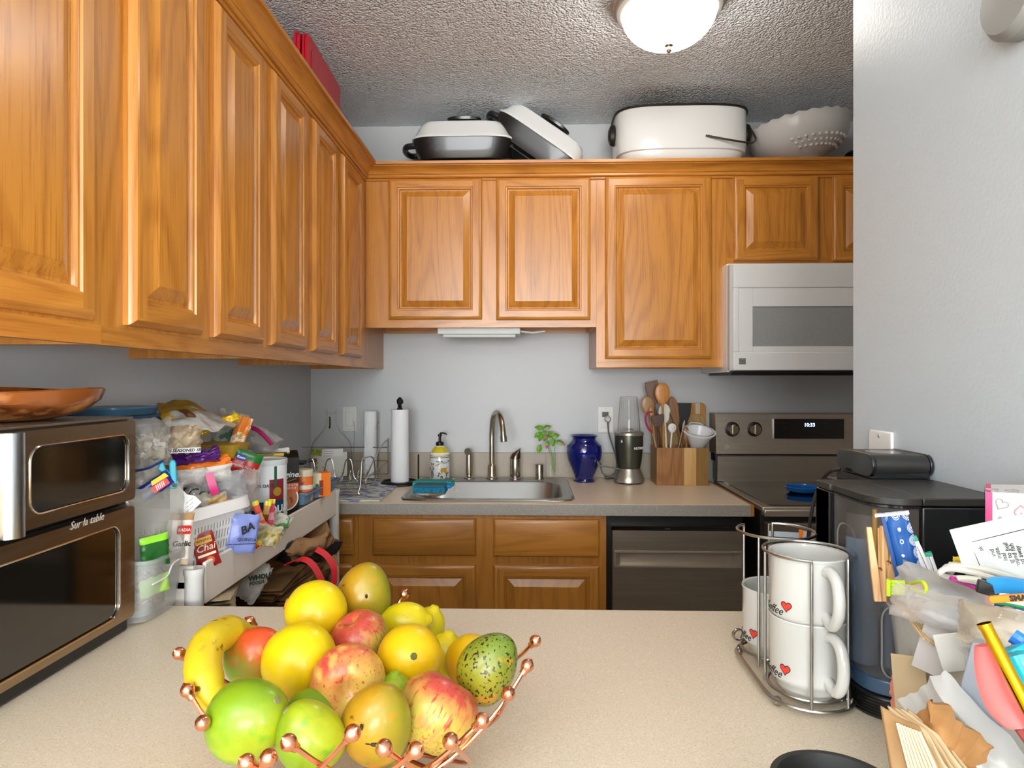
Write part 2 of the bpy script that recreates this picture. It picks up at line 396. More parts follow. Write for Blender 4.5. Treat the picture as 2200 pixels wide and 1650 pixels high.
for nm, x in (('added_window_right', 2.045), ('added_window_left', -3.045)):  # unseen windows made up to go with the side fill lights
    b = B(); b.box(x-.035, x+.035, -4.05, -3.99, .75, 2.15).box(x-.035, x+.035, -2.21, -2.15, .75, 2.15).box(x-.035, x+.035, -3.99, -2.21, .75, .80).box(x-.035, x+.035, -3.99, -2.21, 2.10, 2.15).box(x-.035, x+.035, -3.12, -3.08, .80, 2.10)
    wf = struct(b, nm, WPLA); B().box(x-.004, x+.004, -3.99, -2.21, .80, 2.10).build('window_pane', mat('added_window_glass', 'dfe8f0', .1), wf)
# uplight added behind the camera to brighten the ceiling, shaped as a floor lamp
r = thing('added_uplight', 'added unseen uplight shaped as a white floor lamp behind the camera', 'lamp', (-1.7, -1.7, 0))
B().lathe([(.13, 0), (.13, .015), (.02, .03), (.012, .05)], n=32).tube([(0, 0, .04), (0, 0, 1.74)], .012, 12).build('pole', WPLA, r)
B().open_lathe([(.02, 1.73), (.10, 1.76), (.15, 1.84), (.145, 1.84), (.09, 1.765), (.001, 1.745)], n=36).build('lamp_shade', WPLA, r)
area('added_uplight_emitter', (-1.7, -1.7, 1.83), (pi, 0, 0), .2, .2, 230, (1, .98, .95))  # added upward light, bounced off the ceiling as general fill
# ================================================================ cabinets
def door(parent, W, H, loc, rot=0, panel=True, hz=None, px=None, name='door', mats=None, st=.036, th=.019):
    """raised-panel door: local x width, z height, front faces -y"""
    b = B(); mats = mats or [OAKZ, OAKX, OAKP]
    if panel:
        rings = [(0, 0), (0, .009), (.003, .014), (.009, th-.001), (.013, th), (st, th), (st+.002, th-.0035), (st+.006, th-.004), (st+.008, th-.006), (st+.010, th-.011), (st+.014, th-.0115), (st+.038, th-.001), (st+.039, th-.001)]
    else: rings = [(0, 0), (0, .009), (.003, .014), (.010, th-.001), (.014, th)]
    def rc(i, d): return [V((i, -d, i)), V((W-i, -d, i)), V((W-i, -d, H-i)), V((i, -d, H-i))]
    vs = []
    for i, d in rings: vs += rc(i, d)
    b.v = vs
    for j in range(len(rings)-1):
        mid = .013 <= rings[j][0] < st-.001 and panel
        for i in range(4):
            if mid: continue
            q = (j*4+i, j*4+(i+1) % 4, (j+1)*4+(i+1) % 4, (j+1)*4+i)
            inner = panel and rings[j][0] > st+.0095
            b.f.append(q); b.m.append(2 if inner else (1 if i in (0, 2) else 0) if panel else 1)
    n = (len(rings)-1)*4
    b.f.append((n, n+1, n+2, n+3)); b.m.append(2 if panel else 1)
    b.f.append((3, 2, 1, 0)); b.m.append(0)
    if panel:   # full-height stiles with rails let in between
        i0, i1, d = .013, st, -th
        c = [(i0, i0), (i1, i0), (i1, i1), (i1, H-i1), (i1, H-i0), (i0, H-i0)]
        def q(pts, k): 
            m = len(b.v); b.v.extend(V((x, d, z)) for x, z in pts); b.f.append(tuple(range(m, m+len(pts)))); b.m.append(k)
        q([(i0, i0), (i1, i0), (i1, i1), (i1, H-i1), (i1, H-i0), (i0, H-i0)], 0)
        q([(W-i0, i0), (W-i0, H-i0), (W-i1, H-i0), (W-i1, H-i1), (W-i1, i1), (W-i1, i0)], 0)
        q([(i1, i0), (W-i1, i0), (W-i1, i1), (i1, i1)], 1); q([(i1, H-i1), (W-i1, H-i1), (W-i1, H-i0), (i1, H-i0)], 1)
    return b.build(name, mats, parent, loc, (0, 0, rot), ang=20)
UY, ULX, UT = 2.59, -.66, 2.20
def wx(px, Y): return P(px, 820, Y).x
def wz(py, Y, px=1140): return P(px, py, Y).z
def back_door(root, p0, p1, q0, q1, Y=None):
    Y = Y or UY; yf = Y-.019; x0, x1, z1, z0 = wx(p0, yf), wx(p1, yf), wz(q0, yf, (p0+p1)/2), wz(q1, yf, (p0+p1)/2)
    return door(root, x1-x0, z1-z0, V((x0, Y, z0))-root.location)
def carcass(root, x0, x1, y0, y1, z0, z1, face='y', frames=()):
    """box carcass with a recessed floor and a face frame"""
    b = B(root)
    b.box(x0, x1, y0+.0, y1, z0+.03, z1, 0); 
    if face == 'y':
        b.box(x0, x0+.012, y0+.019, y1-.012, z0, z0+.03, 0); b.box(x1-.012, x1, y0+.019, y1-.012, z0, z0+.03, 0); b.box(x0, x1, y0, y0+.019, z0, z0+.03, 1); b.box(x0, x1, y1-.012, y1, z0, z0+.03, 1)
    else:
        b.box(x0, x1-.019, y0, y0+.012, z0, z0+.03, 0); b.box(x0, x1-.019, y1-.012, y1, z0, z0+.03, 0); b.box(x1-.019, x1, y0, y1, z0, z0+.03, 2)
    return b.build('cabinet_body', [OAKZ, OAKX, OAKY], root)
xc = [wx(783, UY), wx(1281, UY), wx(1560, UY)]
def cab(label, x, y, z): return thing('wall_cabinet', label, 'cabinet', (x, y, z))
c1 = cab('short double-door oak wall cabinet above the sink', (xc[0]+xc[1])/2, 2.75, 1.556)
carcass(c1, ULX+.001, xc[1], UY, WY, 1.556, UT); back_door(c1, 834, 1035, 382, 686); back_door(c1, 1066, 1269, 380, 687)
c2 = cab('tall single-door oak wall cabinet right of the sink, above the blender', (xc[1]+xc[2])/2, 2.75, 1.40)
carcass(c2, xc[1]+.0005, xc[2], UY, WY, 1.397, UT); back_door(c2, 1301, 1530, 377, 771)
c3 = cab('low oak wall cabinet directly above the white microwave', xc[2]+.38, 2.75, 1.80)
carcass(c3, xc[2]+.0005, 1.55, UY, WY, 1.797, UT); back_door(c3, 1578, 1761, 377, 559); back_door(c3, 1792, 1972, 377, 559)
LR = [(.36, .63, .952, 'foreground oak wall cabinet on the left wall, nearest the camera', ((.67, .952),)),
      (.985, 0, 1.592, 'two-door oak wall cabinet on left wall, second from the camera', ((1.038, 1.270), (1.325, 1.563))),
      (1.592, 0, 2.198, 'two-door oak wall cabinet on left wall, third from the camera', ((1.620, 1.866), (1.930, 2.165))),
      (2.198, 0, WY, 'single-door oak wall cabinet in the far left corner', ((2.232, 2.490),))]
for i, (y0, _, y1, lab, drs) in enumerate(LR):
    y1 = .985 if i == 0 else y1
    r = cab(lab, -.83, (y0+y1)/2, 1.397); carcass(r, LX, ULX, y0+.0005, y1, 1.397, UT, 'x')
    for a, c in drs: door(r, c-a, 2.128-1.432, V((ULX, a, 1.432))-r.location, pi/2, th=.02)
# crown
prof = [(0, 2.140), (.006, 2.140), (.008, 2.143), (.008, 2.147), (.005, 2.149), (.012, 2.150), (.016, 2.154), (.016, 2.160), (.012, 2.163), (.016, 2.165), (.019, 2.171), (.025, 2.178), (.034, 2.184), (.046, 2.188), (.046, 2.191), (.056, 2.192), (.057, 2.203), (0, 2.203)]
b = B()
n = len(prof); vs = [V((ULX+o, .36, z)) for o, z in prof]+[V((ULX+o, UY-o, z)) for o, z in prof]
b.add(vs, [(i, (i+1) % n, n+(i+1) % n, n+i) for i in range(n)], 0)
vs = [V((ULX+o, UY-o, z)) for o, z in prof]+[V((1.55, UY-o, z)) for o, z in prof]
b.add(vs, [(i, (i+1) % n, n+(i+1) % n, n+i) for i in range(n)], 1)
b.build('crown_molding', [OAKY, OAKX], ang=28, label='stepped oak crown moulding running along the tops of the wall cabinets', cat='moulding')
# under-cabinet lamp
a = P(942, 712, 2.66); c = P(1118, 712, 2.66)
r = thing('under_cabinet_light', 'slim white fluorescent light fixed under the short cabinet above the sink', 'light', (a.x, 2.66, 1.53))
B(r).box(a.x, c.x, 2.63, 2.72, 1.532, 1.586).build('housing', mat('lamp_housing', 'cfd2cc', .4), r, bevel=.003)
B(r).tube([(a.x+.02, 2.65, 1.527), (c.x-.02, 2.65, 1.527)], .007).build('lamp_tube', mat('lamp_tube', 'dfe6e2', .3), r)
B(r).tube([(c.x, 2.66, 1.545), (c.x+.05, 2.66, 1.54), (c.x+.1, 2.67, 1.546)], .004).build('cord', WPLA, r)
# ================================================================ base run
CY = 2.27; CT = .914; BY = 2.30
DX0, DX1 = wx(1303, BY), wx(1597, BY)
r = thing('base_cabinet', 'oak sink base cabinet with two false drawer fronts under the sink', 'cabinet', ((wx(780, BY)+DX0)/2, 2.6, 0))
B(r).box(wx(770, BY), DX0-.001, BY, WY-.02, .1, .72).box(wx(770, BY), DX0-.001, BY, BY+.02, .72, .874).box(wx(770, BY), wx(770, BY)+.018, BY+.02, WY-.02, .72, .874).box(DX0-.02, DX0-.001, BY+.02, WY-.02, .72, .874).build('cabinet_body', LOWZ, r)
B(r).box(wx(770, BY), DX0-.001, BY+.06, WY-.02, .001, .1).build('toe_kick', BLK, r)
def lowfront(r, p0, p1, z0, z1, panel):
    yf = BY-.019; x0, x1 = wx(p0, yf), wx(p1, yf)
    return door(r, x1-x0, z1-z0, V((x0, BY, z0))-r.location, panel=panel, name='door' if panel else 'drawer_front', mats=[LOWZ, LOWX, LOWZ])
zt, zb, zd = wz(1116, BY-.02), wz(1197, BY-.02), wz(1216, BY-.02)
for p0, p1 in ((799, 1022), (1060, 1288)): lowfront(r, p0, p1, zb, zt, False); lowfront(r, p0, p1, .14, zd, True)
r = thing('base_cabinet', 'corner oak base cabinet beside the white shelf, mostly hidden', 'cabinet', (-.8, 2.6, 0))
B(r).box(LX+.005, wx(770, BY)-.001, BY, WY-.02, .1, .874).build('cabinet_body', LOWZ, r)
yf = BY-.019; x1 = wx(759, yf)
door(r, .30, zt-zb, V((x1-.30, BY, zb))-r.location, panel=False, name='drawer_front', mats=[LOWZ, LOWX, LOWZ]); door(r, .30, zd-.14, V((x1-.30, BY, .14))-r.location, mats=[LOWZ, LOWX, LOWZ])
B(r).box(LX+.005, wx(770, BY)-.001, BY+.06, WY-.02, .001, .1).build('toe_kick', BLK, r)
# countertop with a hole for the sink
XR = wx(1613, CY); SKY0, SKY1 = 2.315, 2.868
sx0, sx1 = PZ(853, 1075, .918).x+.03, PZ(1237, 1075, .918).x-.03
r = thing('countertop', 'beige laminate countertop with splashback along the back wall', 'countertop', (0, 2.6, CT-.04))
b = B(r); H0, H1 = SKY0+.02, SKY1-.02
for bx in ((LX, sx0, CY, WY), (sx1, XR, CY, WY), (sx0, sx1, CY, H0), (sx0, sx1, H1, WY)): b.box(*bx, CT-.037, CT)
b.build('worktop', LAMB, r)
B(r).box(LX, XR, CY-.002, CY, CT-.039, CT-.001).build('front_edge', LAME, r)
B(r).box(XR, XR+.012, CY, WY-.02, CT-.039, CT-.001).build('end_strip', LOWZ, r, label='bare oak end strip')
B(r).box(LX, XR, WY-.02, WY, CT, 1.024).build('splashback', SPL, r, bevel=.002)
# sink
r = thing('sink', 'stainless steel drop-in sink set into the back countertop', 'sink', ((sx0+sx1)/2, 2.59, CT))
cx, cy = (sx0+sx1)/2, (SKY0+SKY1)/2; hw, hd = (sx1-sx0)/2+.03, (SKY1-SKY0)/2
def srim(hx, hy, z, oy=0, p=8): return [V((cx+hx*cc*((abs(cc)**p+abs(ss)**p)**(-1/p)), cy+oy+hy*ss*((abs(cc)**p+abs(ss)**p)**(-1/p)), z)) for cc, ss in [(math.cos(2*pi*i/56+.001), math.sin(2*pi*i/56+.001)) for i in range(56)]]
rings = [srim(hw, hd, CT+.001, p=14), srim(hw-.004, hd-.004, CT+.006, p=14), srim(hw-.012, hd-.012, CT+.004, p=14), srim(hw-.035, hd-.062, CT+.004, -.026, 8), srim(hw-.042, hd-.07, CT-.004, -.026, 7), srim(hw-.055, hd-.083, CT-.15, -.026, 6), srim(hw-.085, hd-.11, CT-.175, -.026, 5), srim(.03, .03, CT-.18, -.026, 2)]
vs = sum(rings, []); fs = [(j*56+i, j*56+(i+1) % 56, (j+1)*56+(i+1) % 56, (j+1)*56+i) for j in range(len(rings)-1) for i in range(56)]+[tuple(range(7*56, 8*56))]
B(r).add(vs, fs).build('basin', mat('sink_steel', 'b4b8b8', .33, 1, bump=(30, .05, (1, 1, 1), .001)), r, ang=60)
# dishwasher
r = thing('dishwasher', 'stainless steel dishwasher with recessed pocket handle', 'dishwasher', ((DX0+DX1)/2, 2.6, 0))
B(r).box(DX0, DX1, BY+.01, WY-.01, .02, .874).build('dishwasher_body', BLK, r)
dx0, dx1 = wx(1316, BY-.02), wx(1595, BY-.02); zp = wz(1138, BY-.02); h0, h1 = wz(1213, BY-.02), wz(1183, BY-.02)
hx0, hx1 = wx(1322, BY-.02), wx(1590, BY-.02); Y0 = BY-.025
b = B(r); b.box(dx0, dx1, Y0, BY+.01, .11, h0).box(dx0, dx1, Y0, BY+.01, h1, zp).box(dx0, hx0, Y0, BY+.01, h0, h1).box(hx1, dx1, Y0, BY+.01, h0, h1)
b.build('door_panel', STEELD, r)
t = .004; b = B(r)
b.box(hx0-t, hx1+t, Y0-.004, Y0, h0-t, h0+t/2).box(hx0-t, hx1+t, Y0-.004, Y0, h1-t/2, h1+t).box(hx0-t, hx0, Y0-.004, Y0, h0, h1).box(hx1, hx1+t, Y0-.004, Y0, h0, h1)
vs = [(hx0, Y0, h0), (hx1, Y0, h0), (hx1, Y0, h1), (hx0, Y0, h1), (hx0+.02, Y0+.03, h0+.004), (hx1-.02, Y0+.03, h0+.004), (hx1-.02, Y0+.03, h1-.003), (hx0+.02, Y0+.03, h1-.003)]
b.add(vs, [(0, 1, 5, 4), (1, 2, 6, 5), (2, 3, 7, 6), (3, 0, 4, 7), (4, 5, 6, 7)]); b.build('pocket_handle', STEEL, r)
B(r).box(dx0-.004, dx1, Y0+.005, BY+.01, zp+.001, zp+.014).build('control_strip', BLKG, r)
text('-- - ---', .007, INKW, r, V((wx(1435, Y0), Y0+.0035, zp+.007))-r.location)
# range
RG = .792
r = thing('range', 'stainless electric range with black glass cooktop and rear control panel', 'stove', (RG+.38, 2.55, 0))
B(r).box(RG, RG+.76, 2.27, 2.85, .05, .895).build('oven_body', BLKS, r)
B(r).box(RG, RG+.76, 2.245, 2.84, .895, .913).build('cooktop_frame', STEEL, r, bevel=.003)
B(r).box(RG+.03, RG+.73, 2.27, 2.80, .9132, .916).build('cooktop_glass', BLKG, r)
zf = wz(1107, 2.24)
B(r).box(RG+.003, RG+.757, 2.235, 2.27, zf, .905).build('front_trim', STEEL, r, bevel=.004)
B(r).box(RG+.01, RG+.75, 2.225, 2.265, .22, zf-.02).build('oven_door', STEELD, r, bevel=.004)
o = B(r).tube([(RG+.05, 2.17, .80), (RG+.71, 2.17, .80)], .011, 14).tube([(RG+.07, 2.17, .80), (RG+.07, 2.23, .80)], .008).tube([(RG+.69, 2.17, .80), (RG+.69, 2.23, .80)], .008).build('oven_handle', STEEL, r)
zt1, zt0 = 1.205, 1.034
vs = [(2.80, .916), (2.795, 1.022), (2.80, 1.026), (2.87, 1.026), (2.87, .916)]
B(r).prism(vs, 0, .75, Matrix.Translation((RG+.005, 0, 0)) @ Matrix.Rotation(0, 4, 'Z') @ Matrix(((0, 1, 0, 0), (1, 0, 0, 0), (0, 0, 1, 0), (0, 0, 0, 1)))).build('rear_riser', STEEL, r)
vs = [(2.785, zt0), (2.80, zt1-.004), (2.81, zt1), (2.89, zt1), (2.89, zt0)]
MP = Matrix(((0, 1, 0, 0), (1, 0, 0, 0), (0, 0, 1, 0), (0, 0, 0, 1)))
cp = B(r).prism(vs, 0, .765, Matrix.Translation((RG-.004, 0, 0)) @ MP).build('control_panel', STEEL, r)
B(r).box(RG, RG+.76, 2.815, 2.88, 1.0, zt0+.01).build('panel_gap', BLK, r)
def pf(px, py): p = P(px, py, 2.79); return V((p.x, 2.785+(p.z-zt0)*.088-.0005, p.z))
for px in (1573, 1621):
    c = pf(px, 922)-r.location; kn = B().lathe([(.031, 0), (.031, .006), (.026, .008)], n=28, M=Matrix.Rotation(pi/2, 4, 'X')).build('burner_knob', BLK, r, c)
    k2 = B().lathe([(.024, .006), (.024, .024), (.020, .028), (.001, .028)], n=28, M=Matrix.Rotation(pi/2, 4, 'X')).box(-.0055, .0055, -.036, -.02, -.023, .023).build('knob_grip', NICKEL, kn)
a, c = pf(1662, 942), pf(1812, 900)
dp = B(r).box(a.x, c.x, 2.784, 2.80, a.z, c.z).build('display', BLKG, r)
LED = mat('clock_digits', 'b9d4ff', .5, emis=2.2); DIM = mat('panel_print', '6f7072', .5)
q = pf(1738, 913)-r.location; q.y = 2.7835-r.location.y
text('10:33', .021, LED, r, q, bold=.0006)
for px, py, s in ((1685, 907, '. . . .'), (1686, 918, '...  ..'), (1692, 930, '.... ...'), (1770, 907, '... ..'), (1775, 918, '.... ..'), (1768, 930, '.. ... ..')):
    q = pf(px, py)-r.location; q.y = 2.7835-r.location.y; text(s, .014, DIM, r, q)
q = pf(1578, 960)-r.location; text('LG', .018, mat('grey_print', 'c7c2b8', .5), r, q+V((0, -.004, 0)), bold=.0004)
q = pf(1561, 960)+V((0, -.003, 0)); B(r).tube([q+V((.008*math.cos(R(t)), -.001, .008*math.sin(R(t)))) for t in range(-20, 300, 20)], .0009, 6).tube([q+V((0, -.001, .004)), q+V((0, -.001, -.003)), q+V((.003, -.001, -.003))], .0009, 6).build('logo', INKW, r)
# microwave
MX, MY = wx(1562, 2.53), 2.49
r = thing('microwave', 'white over-the-range microwave mounted under the cabinet', 'microwave', (MX+.38, 2.7, 1.376))
zm0, zm1 = wz(796, MY), wz(569, MY)
B(r).box(MX, MX+.76, MY+.04, WY-.001, 1.376, 1.795).build('microwave_body', WHITE, r, bevel=.004)
x0 = wx(1576, MY); zw0, zw1 = wz(745, MY), wz(660, MY); xw = wx(1618, MY); xi = wx(1588, MY); zi0, zi1 = wz(757, MY), wz(620, MY)
B(r).box(MX+.001, MX+.755, MY+.012, MY+.04, zm0, zm1).build('door_liner', mat('white_liner', 'c4c5c3', .3), r)
d = B(r); d.box(x0, MX+.76, MY, MY+.012, zm0, zi0).box(x0, MX+.76, MY, MY+.012, zi1, zm1).box(x0, xi, MY, MY+.012, zi0, zi1)
d = d.build('microwave_door', WHITE, r, bevel=.003)
b = B(r); b.box(xi, xw, MY+.003, MY+.012, zi0, zi1).box(xw, MX+.60, MY+.003, MY+.012, zi0, zw0).box(xw, MX+.60, MY+.003, MY+.012, zw1, zi1).build('window_frame', WHITE, r, bevel=.0015)
B(r).box(xw, MX+.60, MY+.007, MY+.012, zw0, zw1).build('window_screen', mat('screen_grey', 'a1a2a0', .3, mix=('8a8b89', 900, .45, .6)), r)
B(r).box(MX+.02, MX+.74, MY+.05, WY-.06, 1.366, 1.376).build('underside_vent', BLK, r)
B(r).box(MX+.01, MX+.75, MY+.004, MY+.04, zm0-.008, zm0-.001).build('bottom_grille', BLK, r)
q = P(1595, 776, MY-.001); B(r).box(q.x-.013, q.x+.013, MY-.001, MY, q.z-.012, q.z+.012).build('badge', mat('badge_grey', 'a9aaa8', .3, .6), r)
b = B(r)
for i in (-1, 0, 1): b.tube([q+V((-.011, -.001, i*.006+.003)), q+V((0, -.001, i*.006-.003)), q+V((.011, -.001, i*.006+.003))], .0008, 5)
b.build('badge_lines', mat('badge_dark', '5c5d5b', .4), r)
# peninsula
r = thing('peninsula', 'beige laminate peninsula counter in the foreground', 'countertop', (-.2, .7, 0))
b = B(r); b.box(LX+.001, RX-.001, .20, 1.222, CT-.04, CT).build('worktop', LAM, r, bevel=.002)
B(r).box(LX+.01, RX-.01, .42, 1.19, .001, CT-.04).build('cabinet_body', LOWZ, r)
# wall plates
def plate(name, label, c, w, h, rotz, kind):
    r = thing(name, label, 'switch' if kind == 'switch' else 'outlet', c, rotz)
    B().box(-w/2, w/2, -.006, 0, -h/2, h/2).build('cover_plate', WPLA, r, bevel=.003, seg=3)
    for s in (-1, 1): B().lathe([(.003, 0), (.003, .0075), (.001, .008)], (0, 0, s*h*.42), 10, M=Matrix.Rotation(pi/2, 4, 'X')).build('screw', mat('screw', 'c9c9c4', .4, .6), r)
    if kind == 'switch': B().box(-w*.26, w*.26, -.009, -.004, -h*.28, h*.28).build('rocker', WPLA, r, bevel=.002)
    return r
def pc(x0, y0, x1, y1, Y): a, c = P(x0, y1, Y), P(x1, y0, Y); return (a+c)/2, c.x-a.x, c.z-a.z
c, W, H = pc(736, 873, 767, 927, WY); plate('light_switch', 'white rocker switch plate on back wall behind the clear jug', c, W, H, 0, 'switch')
c, W, H = pc(1284, 873, 1318, 930, WY); o = plate('wall_outlet', 'white outlet plate on back wall with a plug in, left of the blender', c, W, H, 0, 'outlet')
B().box(-.019, .017, -.009, -.004, -.036, .036).build('outlet_insert', WPLA, o, bevel=.002)
B().box(-.016, .012, -.0105, -.004, .012, .034).build('upper_socket', mat('socket_dark', '55534f', .5), o)
B().box(-.004, .006, -.0115, -.005, -.008, 0).box(-.004, .006, -.0115, -.005, .001, .008).build('reset_buttons', mat('reset_red', 'a03a2c', .5), o)
c = PX(1897, 960, RX); plate('wall_outlet', 'white outlet plate on the right wall just above the coffee maker', (RX, c.y, c.z-.03), .072, .115, -pi/2, 'outlet')
c = PX(2212, -10, RX); o = thing('wall_fixture', 'grey rounded fixture high on the right wall at the corner of the picture', 'fixture', c, -pi/2)
B().lathe([(.05, 0), (.05, .02), (.042, .03), (.001, .033)], n=36, M=Matrix.Rotation(pi/2, 4, 'X')).build('cover', mat('fixture_grey', '8f8f8c', .4), o)
# ceiling light
L0 = P(1437, 0, 1.93); r = thing('ceiling_light', 'lit round ceiling light with frosted dome and nickel ring', 'lamp', (L0.x, 1.93, CEI))
B().open_lathe([(.085, 0), (.160, 0), (.166, -.014), (.170, -.020), (.170, -.032), (.163, -.036), (.163, -.044), (.154, -.050), (.152, -.058), (.140, -.064), (.135, -.06), (.13, -.03)], n=64).build('mounting_ring', mat('ring_nickel', 'b4b3ae', .35, .5), r)
dome = [(.138, -.058)]+[(.138*math.cos(R(t)), -.058-.102*math.sin(R(t))) for t in range(8, 88, 8)]+[(.006, -.160)]
DM = mat('lit_frosted_glass', 'fff9f2', .5, emis=LAMP_STRENGTH)
B().lathe(dome, n=64).build('glass_dome', DM, r)
B().lathe([(.001, -.150), (.020, -.152), (.021, -.156), (.011, -.160), (.005, -.163), (.005, -.170), (.008, -.174), (.005, -.179), (.001, -.180)], n=24).build('finial', NICKEL, r)
# ================================================================ things on top of the wall cabinets
TOPZ = UT+.001
a, c = P(847, 0, 2.64), P(1116, 0, 2.64)
r = thing('serving_tray', 'flat white patterned tray under the left electric skillet', 'tray', ((a.x+c.x)/2, 2.75, TOPZ))
B(r).box(a.x, c.x, 2.63, 2.89, TOPZ, 2.236).build('tray', mat('tray_white', 'd8d6d2', .5, mix=('9a8a96', 60, .55, .6)), r, bevel=.004)
SKB = mat('nonstick_black', '1c1b19', .3, coat=.3); 
def skillet(label, loc, rot):
    r = thing('electric_skillet', label, 'skillet', loc, rot)
    S = (1, .62, 5)
    B().lathe([(.15, .012), (.175, .018), (.195, .05), (.205, .092), (.208, .098), (.204, .1)], n=64, sq=S).build('pan', SKB, r)
    B().lathe([(.06, 0), (.165, 0), (.165, .005), (.15, .012)], n=48, sq=S).build('base_frame', SKB, r)
    B().lathe([(.212, .0985), (.212, .106), (.200, .118), (.185, .150), (.170, .170), (.155, .175), (.05, .178), (.001, .178)], n=64, sq=S).build('lid', WHITE, r)
    B().lathe([(.045, .178), (.035, .200), (.062, .206), (.066, .216), (.05, .222), (.001, .224)], n=32, sq=(1.1, .6, 2.6)).build('lid_handle', SKB, r)
    for s in (-1, 1):
        pts = [(s*.195, -.06, .085), (s*.235, -.055, .082), (s*.25, 0, .080), (s*.235, .055, .082), (s*.195, .06, .085)]
        B().tube(cat_rom(pts, 5), .013, 10).build('side_handle', SKB, r)
        for q in (-1, 1): B().tube([(s*.15, q*.07, .02), (s*.20, q*.085, .012), (s*.205, q*.085, 0)], .009, 8).build('foot', SKB, r)
    return r
skillet('white-lidded black electric skillet sitting level on the flat tray', (P(997, 0, 2.75).x, 2.762, 2.2365), 0)
q = P(1166, 300, 2.78)
s2 = skillet('white-lidded black electric skillet tilted on its side against the level one', (q.x-.07, 2.785, 2.262), 0)
s2.rotation_euler = (0, R(35), 0)
# roaster oven
q = P(1455, 0, 2.74); r = thing('roaster_oven', 'large white oval roaster oven with black rim and side handles', 'roaster', (q.x, 2.735, TOPZ))
S = (1, .58, 3.6)
B().lathe([(.20, .012), (.225, .02), (.245, .035), (.250, .05), (.252, .056), (.262, .060), (.266, .10), (.266, .225)], n=72, sq=S).build('roaster_body', WHITE, r)
B().lathe([(.264, .225), (.272, .226), (.272, .233), (.262, .236), (.2, .237)], n=72, sq=S).build('rim', mat('dark_bronze', '2f2a1e', .35, .4), r)
for s in (-1, 1):
    B().lathe([(.04, 0), (.045, .008), (.04, .022), (.02, .03), (.001, .031)], c=(s*.262, -.03, .155), n=24, M=Matrix.Rotation(s*pi/2, 4, 'Y') @ Matrix.Scale(.7, 4, (0, 1, 0))).build('handle', mat('handle_brown', '221e16', .3), r)
    for q in (-1, 1): B().lathe([(.016, 0), (.018, .006), (.012, .014)], c=(s*.15, q*.08, 0), n=14).build('foot', BLK, r)
B().tube(cat_rom([(.075, -.158, .105), (.12, -.168, .092), (.19, -.17, .078), (.262, -.13, .085), (.295, -.08, .12), (.282, -.05, .175), (.27, -.045, .19)], 8), .004, 8).build('power_cord', mat('cord_brown', '3a3226', .4), r)
# milk glass bowl
q = P(1725, 0, 2.73); bl = mat('milk_glass', 'e3e3e1', .12, trans=.15, coat=.5)
def scal(p, a, j): return V((p.x, p.y, p.z+(.004*math.cos(26*a) if j in (9, 10, 11) else 0)))
o = B().lathe([(.06, 0), (.075, .006), (.06, .014), (.10, .03), (.145, .055), (.175, .085), (.192, .115), (.200, .14), (.202, .15), (.207, .158), (.206, .161), (.199, .158), (.196, .14), (.17, .085), (.13, .05), (.06, .025), (.001, .02)], n=104, fn=scal)
for i in range(-5, 6):
    for k in range(3):
        a = R(-90+i*9+k*4.5+12); z = .075-k*.014; rr = .168-k*.018; o.sph((rr*math.cos(a), rr*math.sin(a), z), .0065, 8)
o = o.build('punch_bowl', bl, None, (q.x, 2.735, TOPZ+.03), (0, R(-7), 0)); tag(o, 'large white milk glass punch bowl with scalloped rim above the microwave', 'bowl')
q = P(1832, 330, 2.80); o = B().lathe([(.05, 0), (.06, .02), (.06, .11), (.05, .12), (.001, .121)], n=24).build('storage_pot', BLK, None, (q.x+.04, 2.82, TOPZ)); tag(o, 'black pot tucked behind the white punch bowl, mostly hidden', 'pot')
# red lids on the left run
lidm = mat('red_plastic', 'c4172c', .3, sss=0, coat=.3)
for i, (dx, dy, tl) in enumerate(((0, 0, 0), (.022, .012, 0))):
    r = thing('container_lid', ('red plastic container lid standing on left cabinets, the hindmost of two', 'red plastic container lid standing on left cabinets, the front one with a handle slot')[i], 'lid', (-.735+dx, 2.195+dy, TOPZ), (0, R(3), pi/2), 'red lids on the left cabinets')
    b = B(); pr = rrect(.37, .245, .03, 5, 0, .1225); b.prism(pr, 0, .006); b.prism(rrect(.355, .23, .026, 5, 0, .1225), -.011, 0); b.build('lid', lidm, r, bevel=.002)
    b = B().prism(rrect(.29, .165, .02, 5, 0, .1225), -.0135, -.0112); b.build('raised_panel', lidm, r, bevel=.001)
    if i: B().prism(rrect(.09, .016, .007, 4, .04, .13), -.0142, -.0136).build('handle_slot', mat('red_dark', '7c0a18', .5), r)
# ================================================================ back counter, left to right
C1 = CT+.0005
# drying mat
pts = [PZ(700, 1030, CT), PZ(862, 1033, CT), PZ(814, 1080, CT), PZ(690, 1080, CT)]
x0, x1, y0, y1 = pts[0].x-.12, pts[1].x, pts[2].y+.012, pts[0].y-.01
vs = [(x0, y0), (pts[2].x, y0), (pts[1].x+.01, y1-.02), (pts[1].x-.02, y1), (x0, y1)]
b = B(anchor(x0, y0, C1)); m1 = Matrix(((1, 0, 0, 0), (0, 0, 1, 0), (0, 1, 0, 0), (0, 0, 0, 1)))
b.prism([(x, y) for x, y in vs], C1, C1+.006, m1)
o = b.build('drying_mat', mat('mat_pattern', '7882b4', .9, mix=('cfd3c4', 34, .44, .50, (.8, 1.2, 1)), bump=(300, .3)), bevel=.002); tag(o, 'blue and cream patterned drying mat under the dish rack', 'mat')
MZ = C1+.0065
